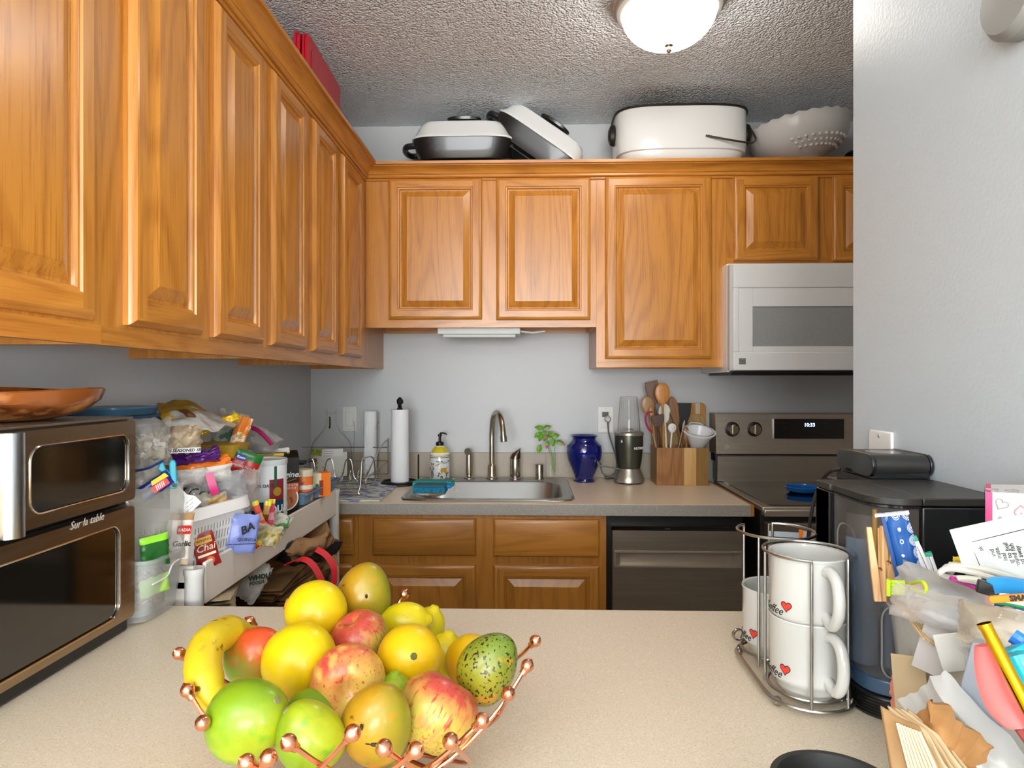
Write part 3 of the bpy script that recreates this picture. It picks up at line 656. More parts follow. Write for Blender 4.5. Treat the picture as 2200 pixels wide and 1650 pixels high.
# dish rack
rx0, rx1, ry0, ry1 = wx(640, 2.80), wx(834, 2.80), 2.40, 2.80
r = thing('dish_rack', 'empty steel wire dish rack on the patterned drying mat', 'dish rack', ((rx0+rx1)/2, 2.6, MZ))
def rk(name, *tubes, rad=.0024):
    b = B(r)
    for t in tubes: b.tube(t, rad, 8)
    return b.build(name, WIRE, r)
z0, z1 = MZ+.022, MZ+.125
rk('rack_foot', cat_rom([(rx0+.02, ry0+.02, z1), (rx0, ry0, z1-.02), (rx0, ry0-.0, MZ+.04), (rx0+.01, ry0-.02, MZ+.003)], 4), rad=.003)
fx = wx(778, 2.40)
rk('end_leg', cat_rom([(fx-.30, ry0-.03, MZ+.0035), (fx-.03, ry0-.03, MZ+.0035), (fx-.006, ry0-.03, MZ+.015), (fx, ry0-.02, MZ+.05), (fx, ry0, z1+.0), (fx+.01, ry0+.01, z1+.012), (fx+.035, ry0+.03, z1+.005), (fx+.04, ry0+.035, z0+.03), (fx+.025, ry0+.03, z0+.01)], 6), rad=.0028)
wave = []; nx = 5; step = (fx-(rx0+.03))/nx
for i in range(nx):
    xa = rx0+.03+i*step
    wave += [(xa, ry0, MZ+.08), (xa+step*.12, ry0, MZ+.122), (xa+step*.28, ry0, MZ+.132), (xa+step*.44, ry0, MZ+.122), (xa+step*.56, ry0, MZ+.07), (xa+step*.72, ry0, MZ+.056), (xa+step*.88, ry0, MZ+.064)]
rk('front_wave', cat_rom(wave, 5), rad=.0026)
rk('top_rail', [(rx0, ry1, z1+.01), (rx1-.005, ry1, z1+.01)], rad=.0026); rk('middle_rail', [(rx0, ry1, z0+.055), (rx1-.005, ry1, z0+.055)])
for x in (rx0, rx1): rk('side_loop', cat_rom([(x, ry1, z0), (x, ry1, z1+.03), (x, ry1-.01, z1+.045), (x-.04*(1 if x > 0 else -1)*0, ry1-.16, z1+.02), (x, ry0+.03, z0+.04), (x, ry0+.02, z0)], 5), rad=.003); 
rk('side_rail', [(rx1, ry1, z0+.055), (rx1-.02, ry0+.05, z0+.02)])
for i in range(11):
    x = rx0+.03+i*(rx1-rx0-.07)/10
    rk('floor_wire', cat_rom([(x, ry0+.005, z0), (x, ry0+.15, z0-.004), (x, ry0+.17, z0+.02), (x+.004, ry0+.175, z0+.045), (x, ry0+.19, z0+.02), (x, ry0+.2, z0-.004), (x, ry1, z0), (x, ry1, z0+.03)], 4), rad=.0018)
for yy in (ry0, ry0+.13, ry0+.27, ry1): rk('cross_wire', [(rx0, yy, z0-.002), (rx1, yy, z0-.002)], rad=.0022)
b = B(r).box(wx(627, 2.55), wx(662, 2.55), 2.50, 2.60, z0+.075, z0+.081); b.build('rack_clip', BLK, r)
# glass jug
q = P(709, 0, 2.70); r = thing('glass_jug', 'large empty clear glass jug with a fruit label, standing in the corner', 'jug', (q.x, 2.72, C1))
H = P(709, 878, 2.72).z-C1
JG = thinglass('jug_glass', 'ffffff', '5f6a5f', .9, 6, .01)
pr = [(.001, .004), (.066, .004), (.076, .012), (.082, .03), (.083, .15), (.082, .165), (.075, .19), (.058, .215), (.038, .24), (.026, .262), (.0195, .285), (.018, H-.02), (.0205, H-.018), (.0205, H-.004), (.0185, H), (.016, H)]
pr = [(a, z*H/.345 if z < .3 else z) for a, z in pr]; pr = pr[:3]+[(p.x, p.y) for p in cat_rom([(a, z, 0) for a, z in pr[3:11]], 5)]+pr[11:]
B().open_lathe(pr, n=48).build('jug_body', JG, r)
B().tube([(.0185*math.cos(t/10*2*pi), .0185*math.sin(t/10*2*pi), H-.018) for t in range(10)], .002, 6, True).build('neck_ring', JG, r)
b = B()
def cylpatch(b, Rr, t0, t1, z0, z1, n=10, k=0): b.grid(lambda u, v: V((Rr*math.cos(t0+(t1-t0)*u), Rr*math.sin(t0+(t1-t0)*u), z0+(z1-z0)*v)), n, 1, k)
cylpatch(b, .0842, R(-165), R(-25), .035, .135); lb = b.build('paper_label', mat('label_cream', 'e6e6de', .6), r)
b = B(); cylpatch(b, .0846, R(-150), R(-100), .122, .148); b.build('leaf_band', mat('leaf_print', '8ea63c', .6, mix=('d4cf52', 60, .45, .55)), lb)
b = B(); cylpatch(b, .0846, R(-128), R(-92), .05, .11); b.build('fruit_print', mat('fruit_print', 'e6e6de', .6, mix=[('b9ad3a', 28, .5, .53), ('b04a3a', 24, .58, .6)]), lb)
b = B(); cylpatch(b, .0846, R(-98), R(-40), .12, .15); b.build('side_label', mat('label_white', 'f2f2ee', .6), lb)
for k in range(3): text('----------', .012, INK, lb, (0, 0, .142-.009*k), cyl=(.0848, R(-82)))
b = B(); b.tube(cat_rom([(.0, -.022, H-.035), (.004, -.034, H-.045), (.004, -.034, H-.065), (0, -.027, H-.08)], 4), .0035, 8).build('finger_ring', thinglass('green_glass', '9aa37c', '3b4628', 1, 2), r)
# paper towel roll behind pitcher
PT = mat('paper_towel', 'ecedef', .9, bump=(220, .5, (1, 1, 1), .0015))
q = P(795, 0, 2.82); zt = P(795, 884, 2.82).z
o = B().lathe([(.02, 0), (.0285, .001), (.0285, zt-C1), (.02, zt-C1), (.02, zt-C1-.01), (.001, zt-C1-.01)], n=40).build('paper_towel_roll', PT, None, (q.x, 2.82, C1)); tag(o, 'white paper towel roll standing behind the glass pitcher', 'paper towel')
# pitcher
q = P(786, 0, 2.66); Hp = P(786, 906, 2.66).z-MZ-.03; r = thing('glass_pitcher', 'clear glass pitcher with a handle standing in the dish rack', 'pitcher', (q.x, 2.66, MZ+.03))
B().open_lathe([(.001, .004), (.040, .004), (.045, .012), (.052, .05), (.054, .08), (.050, .12), (.046, Hp-.02), (.050, Hp-.004), (.052, Hp), (.050, Hp)], n=44).build('pitcher_body', JG, r)
B().tube(cat_rom([(.042, -.01, Hp-.025), (.062, -.012, Hp-.03), (.068, -.012, Hp-.06), (.066, -.012, Hp-.10), (.058, -.01, Hp-.125), (.050, -.008, Hp-.13)], 6), .0055, 10).build('handle', JG, r)
# towel holder
q = P(859, 0, 2.70); r = thing('paper_towel_holder', 'black wrought iron paper towel holder with a turned finial', 'towel holder', (q.x, 2.70, C1))
IRON = mat('wrought_iron', '141311', .4)
B().lathe([(.075, 0), (.08, .003), (.078, .007), (.06, .008)], n=40).tube([(.07*math.cos(t/24*2*pi), .07*math.sin(t/24*2*pi), .010) for t in range(24)], .005, 8, True).build('base', IRON, r)
zt = P(859, 880, 2.70).z-C1; zf = P(862, 853, 2.70).z-C1
B().tube([(0, 0, .008), (0, 0, zt+.004)], .006).build('center_post', IRON, r)
h = zf-zt; b = B()
b.lathe([(.006, zt), (.011, zt+.002), (.012, zt+.006), (.006, zt+.010), (.010, zt+.014), (.006, zt+.018), (.009, zt+.022), (.014, zt+.030), (.012, zt+.040), (.005, zt+h-.002), (.001, zt+h)], n=16, fn=lambda p, a, j: p*1.0 if j < 5 else V((p.x*(1+.16*math.cos(5*a+p.z*200)), p.y*(1+.16*math.cos(5*a+p.z*200)), p.z)))
b.build('finial', IRON, r)
sx = P(899, 0, 2.70).x-q.x; za = P(899, 976, 2.70).z-C1; B().tube([(sx, 0, .006), (sx, 0, za)], .0035).build('side_arm', IRON, r)
o = B().lathe([(.0085, 0), (.037, 0), (.0375, .003), (.0365, zt-.012), (.036, zt-.010), (.012, zt-.010), (.012, zt-.02), (.0085, zt-.02)], n=48, fn=lambda p, a, j: V((p.x*(1+.02*math.sin(3*a)*(1-p.z*3)), p.y, p.z))).build('paper_towel_roll', PT, None, (q.x, 2.70, C1+.010)); tag(o, 'full white paper towel roll on the black iron holder', 'paper towel')
# soap bottle
SD = CT+.0045
q = P(945, 0, 2.80); sc = 2.8/F; r = thing('soap_bottle', 'ornate white and yellow hand soap bottle with black pump, behind the sink', 'soap dispenser', (q.x, 2.80, SD))
z = lambda py: P(945, py, 2.80).z-SD
rb = .0425; pr = [(.03, 0), (rb-.003, .002), (rb, .006), (rb, z(982)), (rb-.002, z(977)), (rb, z(974)), (rb-.006, z(971)), (.030, z(964)), (.018, z(958)), (.015, z(957))]
b = B().lathe(pr, n=40); 
b.build('bottle', bands('soap_bands', [(0, 'e8e4d8'), (.03, '8a6a1c'), (.05, 'dfe3e6'), (.66, '3a3422'), (.675, 'e8e4d8'), (.70, 'b8941e'), (.72, 'f0efe8'), (.80, 'd8c31e'), (.97, 'f0efe8')], rough=.25, coat=.4), r)
lab = B(); cylpatch(lab, rb+.0003, R(-170), R(-10), .008, z(988)); lab = lab.build('floral_label', mat('soap_label', 'dfe2e4', .4, mix=[('2c2a20', 52, .56, .585), ('b58a1c', 60, .62, .64)]), r)
b = B(); cylpatch(b, rb+.0006, R(-78), R(-40), z(1012), z(1003)); b.build('gold_cartouche', mat('gold_print', 'c99a22', .4), lab)
text('Lo Bandi', .011, INK, lab, (0, 0, z(992)), cyl=(rb+.0002, R(-62)), shear=.3)
B().lathe([(.015, z(957)), (.017, z(957)), (.017, z(950)), (.006, z(948)), (.0055, z(938)), (.009, z(937)), (.009, z(933)), (.001, z(932))], n=24).tube([(0, 0, z(931)), (.012, -.004, z(930)), (.026, -.008, z(931)), (.030, -.009, z(934))], .0035, 8).build('pump', BLK, r)
# faucet set
def deck(px, py=1027): p = P(px, py, 2.83); return V((p.x, 2.83, SD))
r = thing('faucet', 'brushed nickel gooseneck faucet behind the sink', 'faucet', deck(1057))
z = lambda py: P(1057, py, 2.83).z-SD
B().lathe([(.026, 0), (.026, .005), (.022, .008), (.020, .012), (.018, .055), (.015, .06), (.012, .065)], n=32).build('base', NICKEL, r)
hz_ = z(882)
pts = [(0, 0, .05), (0, 0, z(960)), (0, 0, z(930)), (.004, -.01, z(905)), (.014, -.035, z(889)), (.028, -.072, z(884)-.003), (.044, -.115, z(893)-.006), (.053, -.14, z(913)-.01), (.056, -.148, z(930)-.012)]
B().tube(cat_rom(pts, 8), .0118, 16).build('spout', NICKEL, r)
B().tube([(.0555, -.147, z(925)-.012), (.0575, -.151, z(936)-.013)], .0145, 16).build('aerator', NICKEL, r)
r = thing('side_sprayer', 'brushed nickel side sprayer left of the faucet', 'sprayer', deck(1008)); z = lambda py: P(1008, py, 2.83).z-SD
B().lathe([(.024, 0), (.024, .004), (.018, .007), (.013, .010), (.0125, .018), (.0145, .02), (.013, z(972)), (.012, z(968))], n=28).build('sprayer_body', NICKEL, r)
B().tube([(.002, .012, z(972)), (0, -.004, z(968)), (-.004, -.026, z(969))], [.011, .0135, .0155], 16).build('nozzle', NICKEL, r)
r = thing('lever_valve', 'brushed nickel single lever handle right of the faucet', 'valve', deck(1107)); z = lambda py: P(1107, py, 2.83).z-SD
B().lathe([(.025, 0), (.025, .004), (.021, .007), (.0225, .012), (.0225, z(987)), (.021, z(985))], n=28).build('handle_base', NICKEL, r)
b = B(); hh = z(985)
b.lathe([(.0225, hh), (.0215, hh+.012), (.017, hh+.024), (.010, hh+.032), (.004, hh+.040), (.001, hh+.046)], n=24, fn=lambda p, a, j: V((p.x+(0, .002, .006, .012, .018, .024)[j], p.y, p.z)))
b.build('lever', mat('aged_nickel', '75695a', .3, 1), r)
r = thing('air_gap_cap', 'short brushed nickel air gap cap beside the plant glass', 'cap', deck(1159)); B().lathe([(.020, 0), (.020, .003), (.0165, .004), (.0165, .060), (.015, .063), (.001, .064)], n=28).build('cap', NICKEL, r)
# plant in glass
q = deck(1183); r = thing('rooted_cutting', 'green leafy cutting with pink spots in a small glass', 'plant', q, 0)
B().open_lathe([(.001, .003), (.019, .003), (.020, .01), (.022, .11), (.0215, .11)], n=28).build('drinking_glass', JG, r)
z = lambda py: P(1183, py, 2.83).z-SD; xx = lambda px: P(px, 900, 2.83).x-q.x
STEM = mat('stem_green', '6f9a45', .5)
stems = [((1190, 1020), (1188, 985), (1178, 955), (1166, 920)), ((1192, 1015), (1190, 980), (1192, 960), (1184, 930)), ((1188, 1010), (1186, 985), (1182, 975), (1178, 962))]
for st in stems: B().tube(cat_rom([(xx(a), .004*i-.004, z(c)) for i, (a, c) in enumerate(st)], 5), .0015, 6).build('stem', STEM, r)
LEAF = mat('coleus_leaf', '5f9a2c', .45, mix=[('7fb83c', 90, .5, .6), ('c9608a', 42, .575, .6)])
for i, (a, c, L, ang) in enumerate(((1158, 919, .040, 175), (1176, 917, .036, 20), (1155, 935, .036, 225), (1162, 941, .036, 250), (1168, 930, .03, 215), (1184, 931, .036, 160), (1193, 935, .040, 10), (1181, 936, .034, 190), (1176, 955, .036, 262), (1189, 950, .036, 268), (1205, 951, .042, -20), (1159, 965, .040, 262), (1172, 942, .03, 240))):
    t = R(ang); d = V((math.cos(t), 0, math.sin(t))); wv = V((-math.sin(t), -.3, math.cos(t))).normalized(); n_ = d.cross(wv)
    c0 = V((xx(a), -.012+.005*(i % 4), z(c)))-d*L/2
    B().grid(lambda u, v: c0+d*L*u+wv*(v-.5)*L*.62*math.sin(pi*min(u*1.0, 1)**.8)*(1 if u < 1 else 0)+n_*(abs(v-.5)*.010+.008*u*u-.004), 10, 6).build('leaf', LEAF, r)
# blue vase
q = P(1255, 0, 2.79); r_ = 38*2.79/F; z = lambda py: P(1255, py, 2.79).z-C1
VG = mat('cobalt_glass', '0a2aa8', .04, trans=.75, ior=1.45, coat=1)
o = B().lathe([(.030, 0), (.046, .003), (.046, .008), (.040, .014), (.044, .030), (.060, z(1000)), (.072, z(985)), (.0765, z(970)), (.074, z(958)), (.062, z(950)), (.052, z(945)), (.050, z(941)), (.060, z(936)), (.063, z(935)), (.058, z(936)), (.045, z(942)), (.045, z(946)), (.06, z(956)), (.07, z(970)), (.066, z(985)), (.038, .03), (.001, .02)], n=48).build('vase', VG, None, (q.x, 2.79, C1)); tag(o, 'cobalt blue glass vase on the counter right of the sink', 'vase')
# blender
q = P(1351, 0, 2.76); r = thing('blender', 'grey and silver personal blender with clear upturned cup', 'blender', (q.x, 2.76, C1)); z = lambda py: P(1351, py, 2.76).z-C1
GR = mat('metallic_grey', '5c5e54', .28, .8); SIL = mat('silver_paint', 'b9b5a8', .3, .8)
B().lathe([(.055, .004), (.064, .006), (.064, .016), (.058, .032), (.050, .052), (.047, .062)], n=40).build('base', SIL, r)
B().lathe([(.035, .018), (.044, .045), (.054, z(985)), (.0595, z(955)), (.0595, z(935))], n=40).build('motor_housing', GR, r)
B().lathe([(.0595, z(935)), (.0615, z(934)), (.0615, z(929)), (.055, z(927)), (.052, z(926))], n=40).build('collar', SIL, r)
CUP = thinglass('cup_plastic', 'fbfbfa', '8f8a84', .9, 3.5, .02)
cup = B().open_lathe([(.048, z(927)), (.047, z(915)), (.037, z(858)), (.034, z(852)), (.001, z(852))], n=40); cup.build('blender_cup', CUP, r)
for k in range(8):
    a = 2*pi*k/8; B().tube([(.0465*math.cos(a), .0465*math.sin(a), z(922)), (.0375*math.cos(a), .0375*math.sin(a), z(860))], .0013, 5).build('cup_rib', CUP, r)
B().tube([(-.02, 0, z(923)), (0, 0, z(921)), (.02, .004, z(923))], .003, 6).build('blade', STEELD, r)
text('NUTRIBULLET', .0135, INKW, r, (0, 0, z(961)), cyl=(.0588, R(-36)), bold=.0004)
text('b', .016, INKW, r, (0, 0, z(946)), cyl=(.0595, R(-128)), bold=.0004, shear=.2)
for k in range(4):
    a = R(45+90*k); B().lathe([(.01, 0), (.01, .005)], c=(.045*math.cos(a), .045*math.sin(a), 0), n=12).build('foot', BLK, r)
w = [P(1306, 905, 2.89), P(1308, 930, 2.87), P(1316, 958, 2.84), P(1324, 985, 2.84), P(1322, 1015, 2.80)]
w2 = [PZ(1300, 1028, C1+.01), PZ(1330, 1022, C1+.008), P(1335, 1010, 2.70), P(1310, 1004, 2.69), P(1288, 1000, 2.69), P(1284, 992, 2.70), P(1290, 996, 2.72), P(1296, 1018, 2.72), P(1326, 1026, 2.72), PZ(1330, 1028, C1+.006), PZ(1300, 1024, C1+.006), PZ(1298, 1020, C1+.008)]
B(r).tube(cat_rom(w+w2, 6), .0032, 8).build('power_cord', mat('grey_cord', '5f625f', .45), r)
q = P(1305, 900, 2.88); B(r).lathe([(.013, 0), (.015, .012), (.012, .022), (.008, .026)], c=q, n=16, M=Matrix.Rotation(pi/2, 4, 'X')).build('plug', mat('clear_plug', 'c4c2bc', .3), r)
# utensil box
x0, x1 = wx(1410, 2.70), wx(1521, 2.70); zc = P(1465, 963, 2.68).z
r = thing('utensil_box', 'square two-tone wooden box holding cooking utensils', 'utensil holder', ((x0+x1)/2, 2.76, C1)); t = .010
ac = oak('acacia_dark', 'z', 'a2703c', '6f421c', .4, .4); ac2 = oak('acacia_pale', 'z', 'd8b070', 'b58348', .4, .4); ac3 = oak('acacia_mid', 'z', '957036', '67481c', .4, .4)
xa, xb = x0+(x1-x0)*.53, x0+(x1-x0)*.76
B(r).box(x0, xa, 2.69, 2.70, C1, zc, 0).box(xa, xb, 2.69, 2.70, C1, zc, 1).box(xb, x1, 2.69, 2.70, C1, zc, 2).build('front_panel', [ac, ac2, ac3], r)
B(r).box(x0, x0+t, 2.70, 2.82, C1, zc).build('side_panel', ac3, r); B(r).box(x1-t, x1, 2.70, 2.82, C1, zc).build('side_panel', ac, r)
B(r).box(x0, x1, 2.82, 2.83, C1, zc).build('back_panel', ac, r); B(r).box(x0+t, x1-t, 2.70, 2.82, C1, C1+t).build('bottom_panel', ac, r)
# utensils
WD = {k: oak('wood_'+k, 'z', a, c, .45, .3) for k, a, c in (('tan', 'a67a48', '865c30'), ('dark', '6e4a28', '4c2f16'), ('honey', 'c98230', 'a8641c'), ('mid', '8f6337', '6d4522'), ('black', '4b2c1a', '331c10'))}
def utensil(name, label, px, py, Y, head, hw, hl, m, px2, Y2=None, thick=.008, hr=.005):
    """head centred at a sight line, handle running down into the box"""
    top = P(px, py, Y); bot = V((P(px2, 963, 2.70).x, (Y2 or 2.76), C1+.013))
    d = (top-bot); L = d.length; d.normalize()
    q = d.to_track_quat('Z', 'Y'); M = q.to_matrix().to_4x4()
    # roll so that the head faces the room
    f = M.inverted() @ V((0, -1, 0)); M = M @ Matrix.Rotation(math.atan2(f.x, -f.y), 4, 'Z')
    r = thing(name, label, 'utensil', bot, M.to_euler(), 'utensils in the wooden box')
    if head == 'spoon':
        b = B(); b.lathe([(math.sin(pi*j/12)**.8, -math.cos(pi*j/12)) for j in range(13)], c=(0, 0, L), n=20, fn=lambda p, a, j: V((p.x*hw/2*(1-.25*max(-p.z, 0)), p.y*thick+.35*hw*(p.x*p.x+p.z*p.z-1)*-.12, p.z*hl/2)))
        b.build('spoon_bowl', m, r)
    elif head == 'flat':
        B().prism([(-hw*.28, L-hl/2), (hw*.28, L-hl/2), (hw/2, L+hl*.1), (hw/2*.96, L+hl/2), (-hw/2*.96, L+hl/2-.006), (-hw/2, L+hl*.1)], -thick/2, thick/2).build('blade', m, r, bevel=.002)
    elif head == 'round':
        b = B(); b.prism([(hw/2*math.cos(a)*(1 if math.sin(a) > 0 else .8), L+hl/2*math.sin(a)) for a in [2*pi*i/24 for i in range(24)]], -thick/2, thick/2); b.build('blade', m, r, bevel=.002)
    B().tube([(0, 0, 0), (0, 0, L*.5), (0, 0, L-hl*.45)], [hr*1.1, hr, hr*.9], 10).build('handle', m, r)
    return r
utensil('wooden_spatula', 'dark square-ended wooden spatula, tallest at the back of the box', 1402, 843, 2.80, 'flat', .056, .10, WD['dark'], 1440, 2.79)
utensil('wooden_spoon', 'honey-coloured wooden spoon standing tallest in the utensil box', 1423, 846, 2.74, 'spoon', .062, .090, WD['honey'], 1432, 2.74)
utensil('wooden_spoon', 'tan wooden spoon with a swirl-grained bowl, leftmost in the box', 1392, 872, 2.77, 'spoon', .058, .082, WD['tan'], 1425, 2.77)
utensil('wooden_spoon', 'narrow tan wooden spoon below the swirl-grained one', 1400, 888, 2.73, 'spoon', .024, .06, WD['tan'], 1420, 2.73)
utensil('wooden_spatula', 'curved brown wooden spatula right of the tall honey spoon', 1449, 884, 2.78, 'round', .044, .13, WD['mid'], 1490, 2.79, hr=.006)
utensil('wooden_spatula', 'very dark short wooden spatula at front left of the box', 1413, 903, 2.715, 'flat', .054, .052, WD['black'], 1418, 2.715, thick=.006)
utensil('plastic_ladle', 'white plastic turner standing behind the small slotted spoon', 1428, 888, 2.77, 'round', .052, .085, mat('cream_plastic', 'd9dace', .3), 1440, 2.75, thick=.004)
o = utensil('slotted_spoon', 'small white plastic slotted spoon at front of the utensil box', 1444, 920, 2.715, 'spoon', .036, .040, WPLA, 1437, 2.72, thick=.012, hr=.0035)
for dx, dz in ((-.006, .006), (0, .010), (.006, .006), (-.003, 0), (.003, 0)):
    L = (P(1444, 920, 2.715)-o.location).length; B().lathe([(.0014, 0), (.0014, .0012), (.0006, .0013)], c=(dx, -.0135, L+dz), n=10, M=Matrix.Rotation(pi/2, 4, 'X')).build('hole', INK, o)
utensil('black_turner', 'wide black nylon turner at the back of the utensil box', 1467, 893, 2.80, 'flat', .062, .115, mat('nylon_black', '17181b', .45), 1462, 2.80, thick=.004)
utensil('tongs', 'thin steel tongs leaning right in the utensil box', 1468, 915, 2.72, 'round', .008, .05, STEEL, 1445, 2.72, thick=.006, hr=.0025)
utensil('wooden_spoon', 'plain brown wooden spoon leaning right at front of the box', 1474, 935, 2.73, 'spoon', .026, .07, WD['mid'], 1480, 2.73)
o = thing('peeler', 'pink-handled kitchen tool leaning at the left edge of the box', 'utensil', P(1395, 905, 2.72), 0, 'utensils in the wooden box')
b = B(o); b.tube(cat_rom([P(1402, 884, 2.72), P(1389, 889, 2.72), P(1387, 905, 2.72), P(1394, 922, 2.72), P(1402, 930, 2.72)], 5), .004, 8); b.build('handle', mat('magenta_plastic', 'a81c50', .35), o)
B(o).tube([P(1402, 930, 2.72), P(1414, 975, 2.72)], .003, 8).build('shank', STEEL, o)
# strainer cup
q = P(1501, 930, 2.74); r = thing('funnel', 'white nesting plastic funnel propped on top of the utensil box', 'funnel', P(1502, 926, 2.735), (R(20), R(3), 0), 'utensils in the wooden box')
FW = mat('funnel_plastic', 'eceef0', .22, coat=.3)
B().open_lathe([(.022, -.085), (.024, -.08), (.062, -.006), (.068, -.004), (.069, .001), (.062, .002), (.056, -.008), (.022, -.07)], n=44).build('funnel_cone', FW, r)
B().open_lathe([(.020, -.07), (.054, .002), (.058, .004), (.052, .004), (.020, -.06), (.001, -.055)], n=44).build('inner_funnel', FW, r)
B().tube(cat_rom([(-.03, .055, 0), (-.02, .075, .003), (.02, .075, .003), (.03, .055, 0)], 5), .003, 8).build('tab_handle', FW, r)
# cutting boards
BD = oak('bamboo', 'z', 'bf8b45', 'a06a2c', .4, .3); BD2 = mat('board_stripe', 'cbbfa6', .45)
x0b, x1b = wx(1478, 2.87), wx(1519, 2.87)
r = thing('cutting_board', 'striped round-cornered wooden cutting board leaning behind the utensils', 'cutting board', ((x0b+x1b)/2, 2.872, C1), (R(-1.5), 0, 0))
zt = P(1500, 866, 2.87).z-C1; W = .17; B().prism(rrect(W, zt, .02, 5, -.045, zt/2), 0, .014).build('board', BD, r, bevel=.002)
B().box(-.006, .013, -.0008, 0, .01, zt-.001).build('pale_stripe', BD2, r)
zt2 = P(1500, 890, 2.85).z-C1; r = thing('cutting_board', 'smaller pale wooden cutting board in front of the striped one', 'cutting board', (P(1440, 890, 2.85).x, 2.852, C1), (R(-1), 0, 0))
B().prism(rrect(.20+.03, zt2, .022, 5, .035, zt2/2), 0, .010).build('board', oak('board_pale', 'z', 'b9965c', '98743c', .4, .3), r, bevel=.002)
# sponges
def sponge(label, px, py, Y, l, w, h, yaw, m, m2, z):
    p = P(px, py, Y); r = thing('sponge', label, 'sponge', (p.x, Y, z), R(yaw), 'sponges beside the sink')
    B().box(-l/2, l/2, -w/2, w/2, 0, h*.7).build('foam', m, r, bevel=.003)
    B().box(-l/2+.001, l/2-.001, -w/2+.001, w/2-.001, h*.7, h).build('scrub_pad', m2, r, bevel=.002); return r
SZ = CT+.0065
dk = mat('teal_foam', '1583a6', .85, mix=('0f5f80', 160, .5, .6), bump=(240, .9, (1, 1, 1), .004)); pad = mat('slate_pad', '3b6f86', .95, bump=(400, 1))
o = sponge('deep blue sponge with a grey scrub side, nearest at left of the sink', 925, 1060, 2.40, .118, .07, .030, -2, dk, pad, SZ+.012)
o = sponge('pale teal sponge lying behind the deep blue one', 932, 1045, 2.47, .15, .07, .022, -4, mat('mint_foam', '3fb8b4', .85, bump=(200, .8, (1, 1, 1), .004)), mat('green_pad', '35a39a', .95, bump=(400, 1)), SZ+.022)
o = sponge('small bright blue sponge poking out between the two larger ones', 955, 1050, 2.43, .05, .04, .018, 0, mat('sky_foam', '1c8ee0', .8, bump=(200, .6)), mat('sky_pad', '1878c8', .9), SZ+.022)
p = P(924, 1065, 2.39); o = B().lathe([(.045, 0), (.055, .004), (.058, .010), (.052, .010), (.045, .005), (.001, .004)], n=32, sq=(1, .55, 3)).build('soap_dish', mat('worn_dish', 'd8cdb6', .5, mix=('b4885a', 20, .5, .6)), None, (p.x, 2.41, SZ)); tag(o, 'worn cream soap dish under the deep blue sponge', 'dish')
r = thing('dish_brush', 'white handled brush lying beside the sponges at the sink', 'brush', P(975, 1040, 2.5), 0)
B(r).tube([P(974, 1029, 2.55), P(980, 1056, 2.46)], .004, 8).build('handle', WPLA, r)
# blue spoon rest
p = PZ(1725, 1044, .917); o = B().lathe([(.045, 0), (.058, .008), (.064, .022), (.062, .024), (.054, .012), (.04, .006), (.001, .005)], n=44).build('spoon_rest', mat('blue_ceramic', '1560ae', .2, coat=.6), None, (P(1724, 1040, 2.52).x, 2.52, .917)); tag(o, 'blue ceramic dish on the black glass cooktop', 'dish')
# ================================================================ white plastic shelf unit along the left wall
SX = -.652; SY0, SY1 = 1.262, 2.20; SZT = .977; STOP = .945
r = thing('shelf_unit', 'white plastic storage shelf unit along the left wall, piled with food', 'shelf', (-.81, 1.73, 0))
SHM = mat('shelf_plastic', 'f2ebde', .42)
b = B(r); b.box(SX-.008, SX, SY0+.03, SY1-.02, .893, SZT).build('front_rail', SHM, r, bevel=.003)
B(r).box(LX+.01, SX-.008, SY0, SY1, STOP-.012, STOP).build('shelf_panel', SHM, r)
B(r).box(LX+.01, SX-.01, SY0, SY0+.008, .893, SZT).build('end_rail', SHM, r); B(r).box(LX+.01, SX-.01, SY1-.008, SY1, .893, SZT).build('end_rail', SHM, r)
B(r).box(LX+.01, SX, SY0, SY1, .50, .52).box(SX-.008, SX, SY0+.03, SY1-.02, .47, .545).build('lower_shelf', SHM, r)
for x in (SX-.012, LX+.035):
    for y, zt in ((SY0+.008, .972), (SY1-.012, SZT)):
        B(r).open_lathe([(.016, 0), (.0175, .01), (.0175, zt-.015), (.0195, zt-.012), (.0195, zt), (.016, zt), (.016, zt-.06), (.001, zt-.06)], c=(x, y, 0), n=24).build('post', WPLA, r)
# ---------------------------------------------------------------- toaster oven
OX, OY0, OY1 = -.680, .30, 1.104; OZ = CT+.001
r = thing('toaster_oven', 'stainless double oven on the left end of the peninsula', 'oven', (-.83, .72, OZ))
BRZ = mat('warm_steel', 'b09a7e', .3, 1, mix=('a08a6e', 3, .35, .7, (1, 1, 30)))
ztop = PX(290, 897, OX).z; zg = PX(292, 1077, OX).z; zb0 = PX(275, 1338, OX).z+.006
B(r).box(-.983, OX-.012, OY0, OY1, zb0, zg-.004).build('lower_body', BLKS, r, bevel=.006)
B(r).box(-.983, OX-.012, OY0, OY1, zg+.004, ztop).build('upper_body', STEELD, r, bevel=.006)
b = B(r); b.box(-.975, OX-.02, OY0+.01, OY1-.012, zg-.006, zg+.006).box(-.983, OX-.010, OY0, OY1-.004, OZ, zb0).build('black_base', BLK, r, bevel=.004)
B(r).box(-.98, OX-.004, OY0, OY1+.001, ztop-.002, ztop+.002).build('top_plate', STEELD, r, bevel=.001)
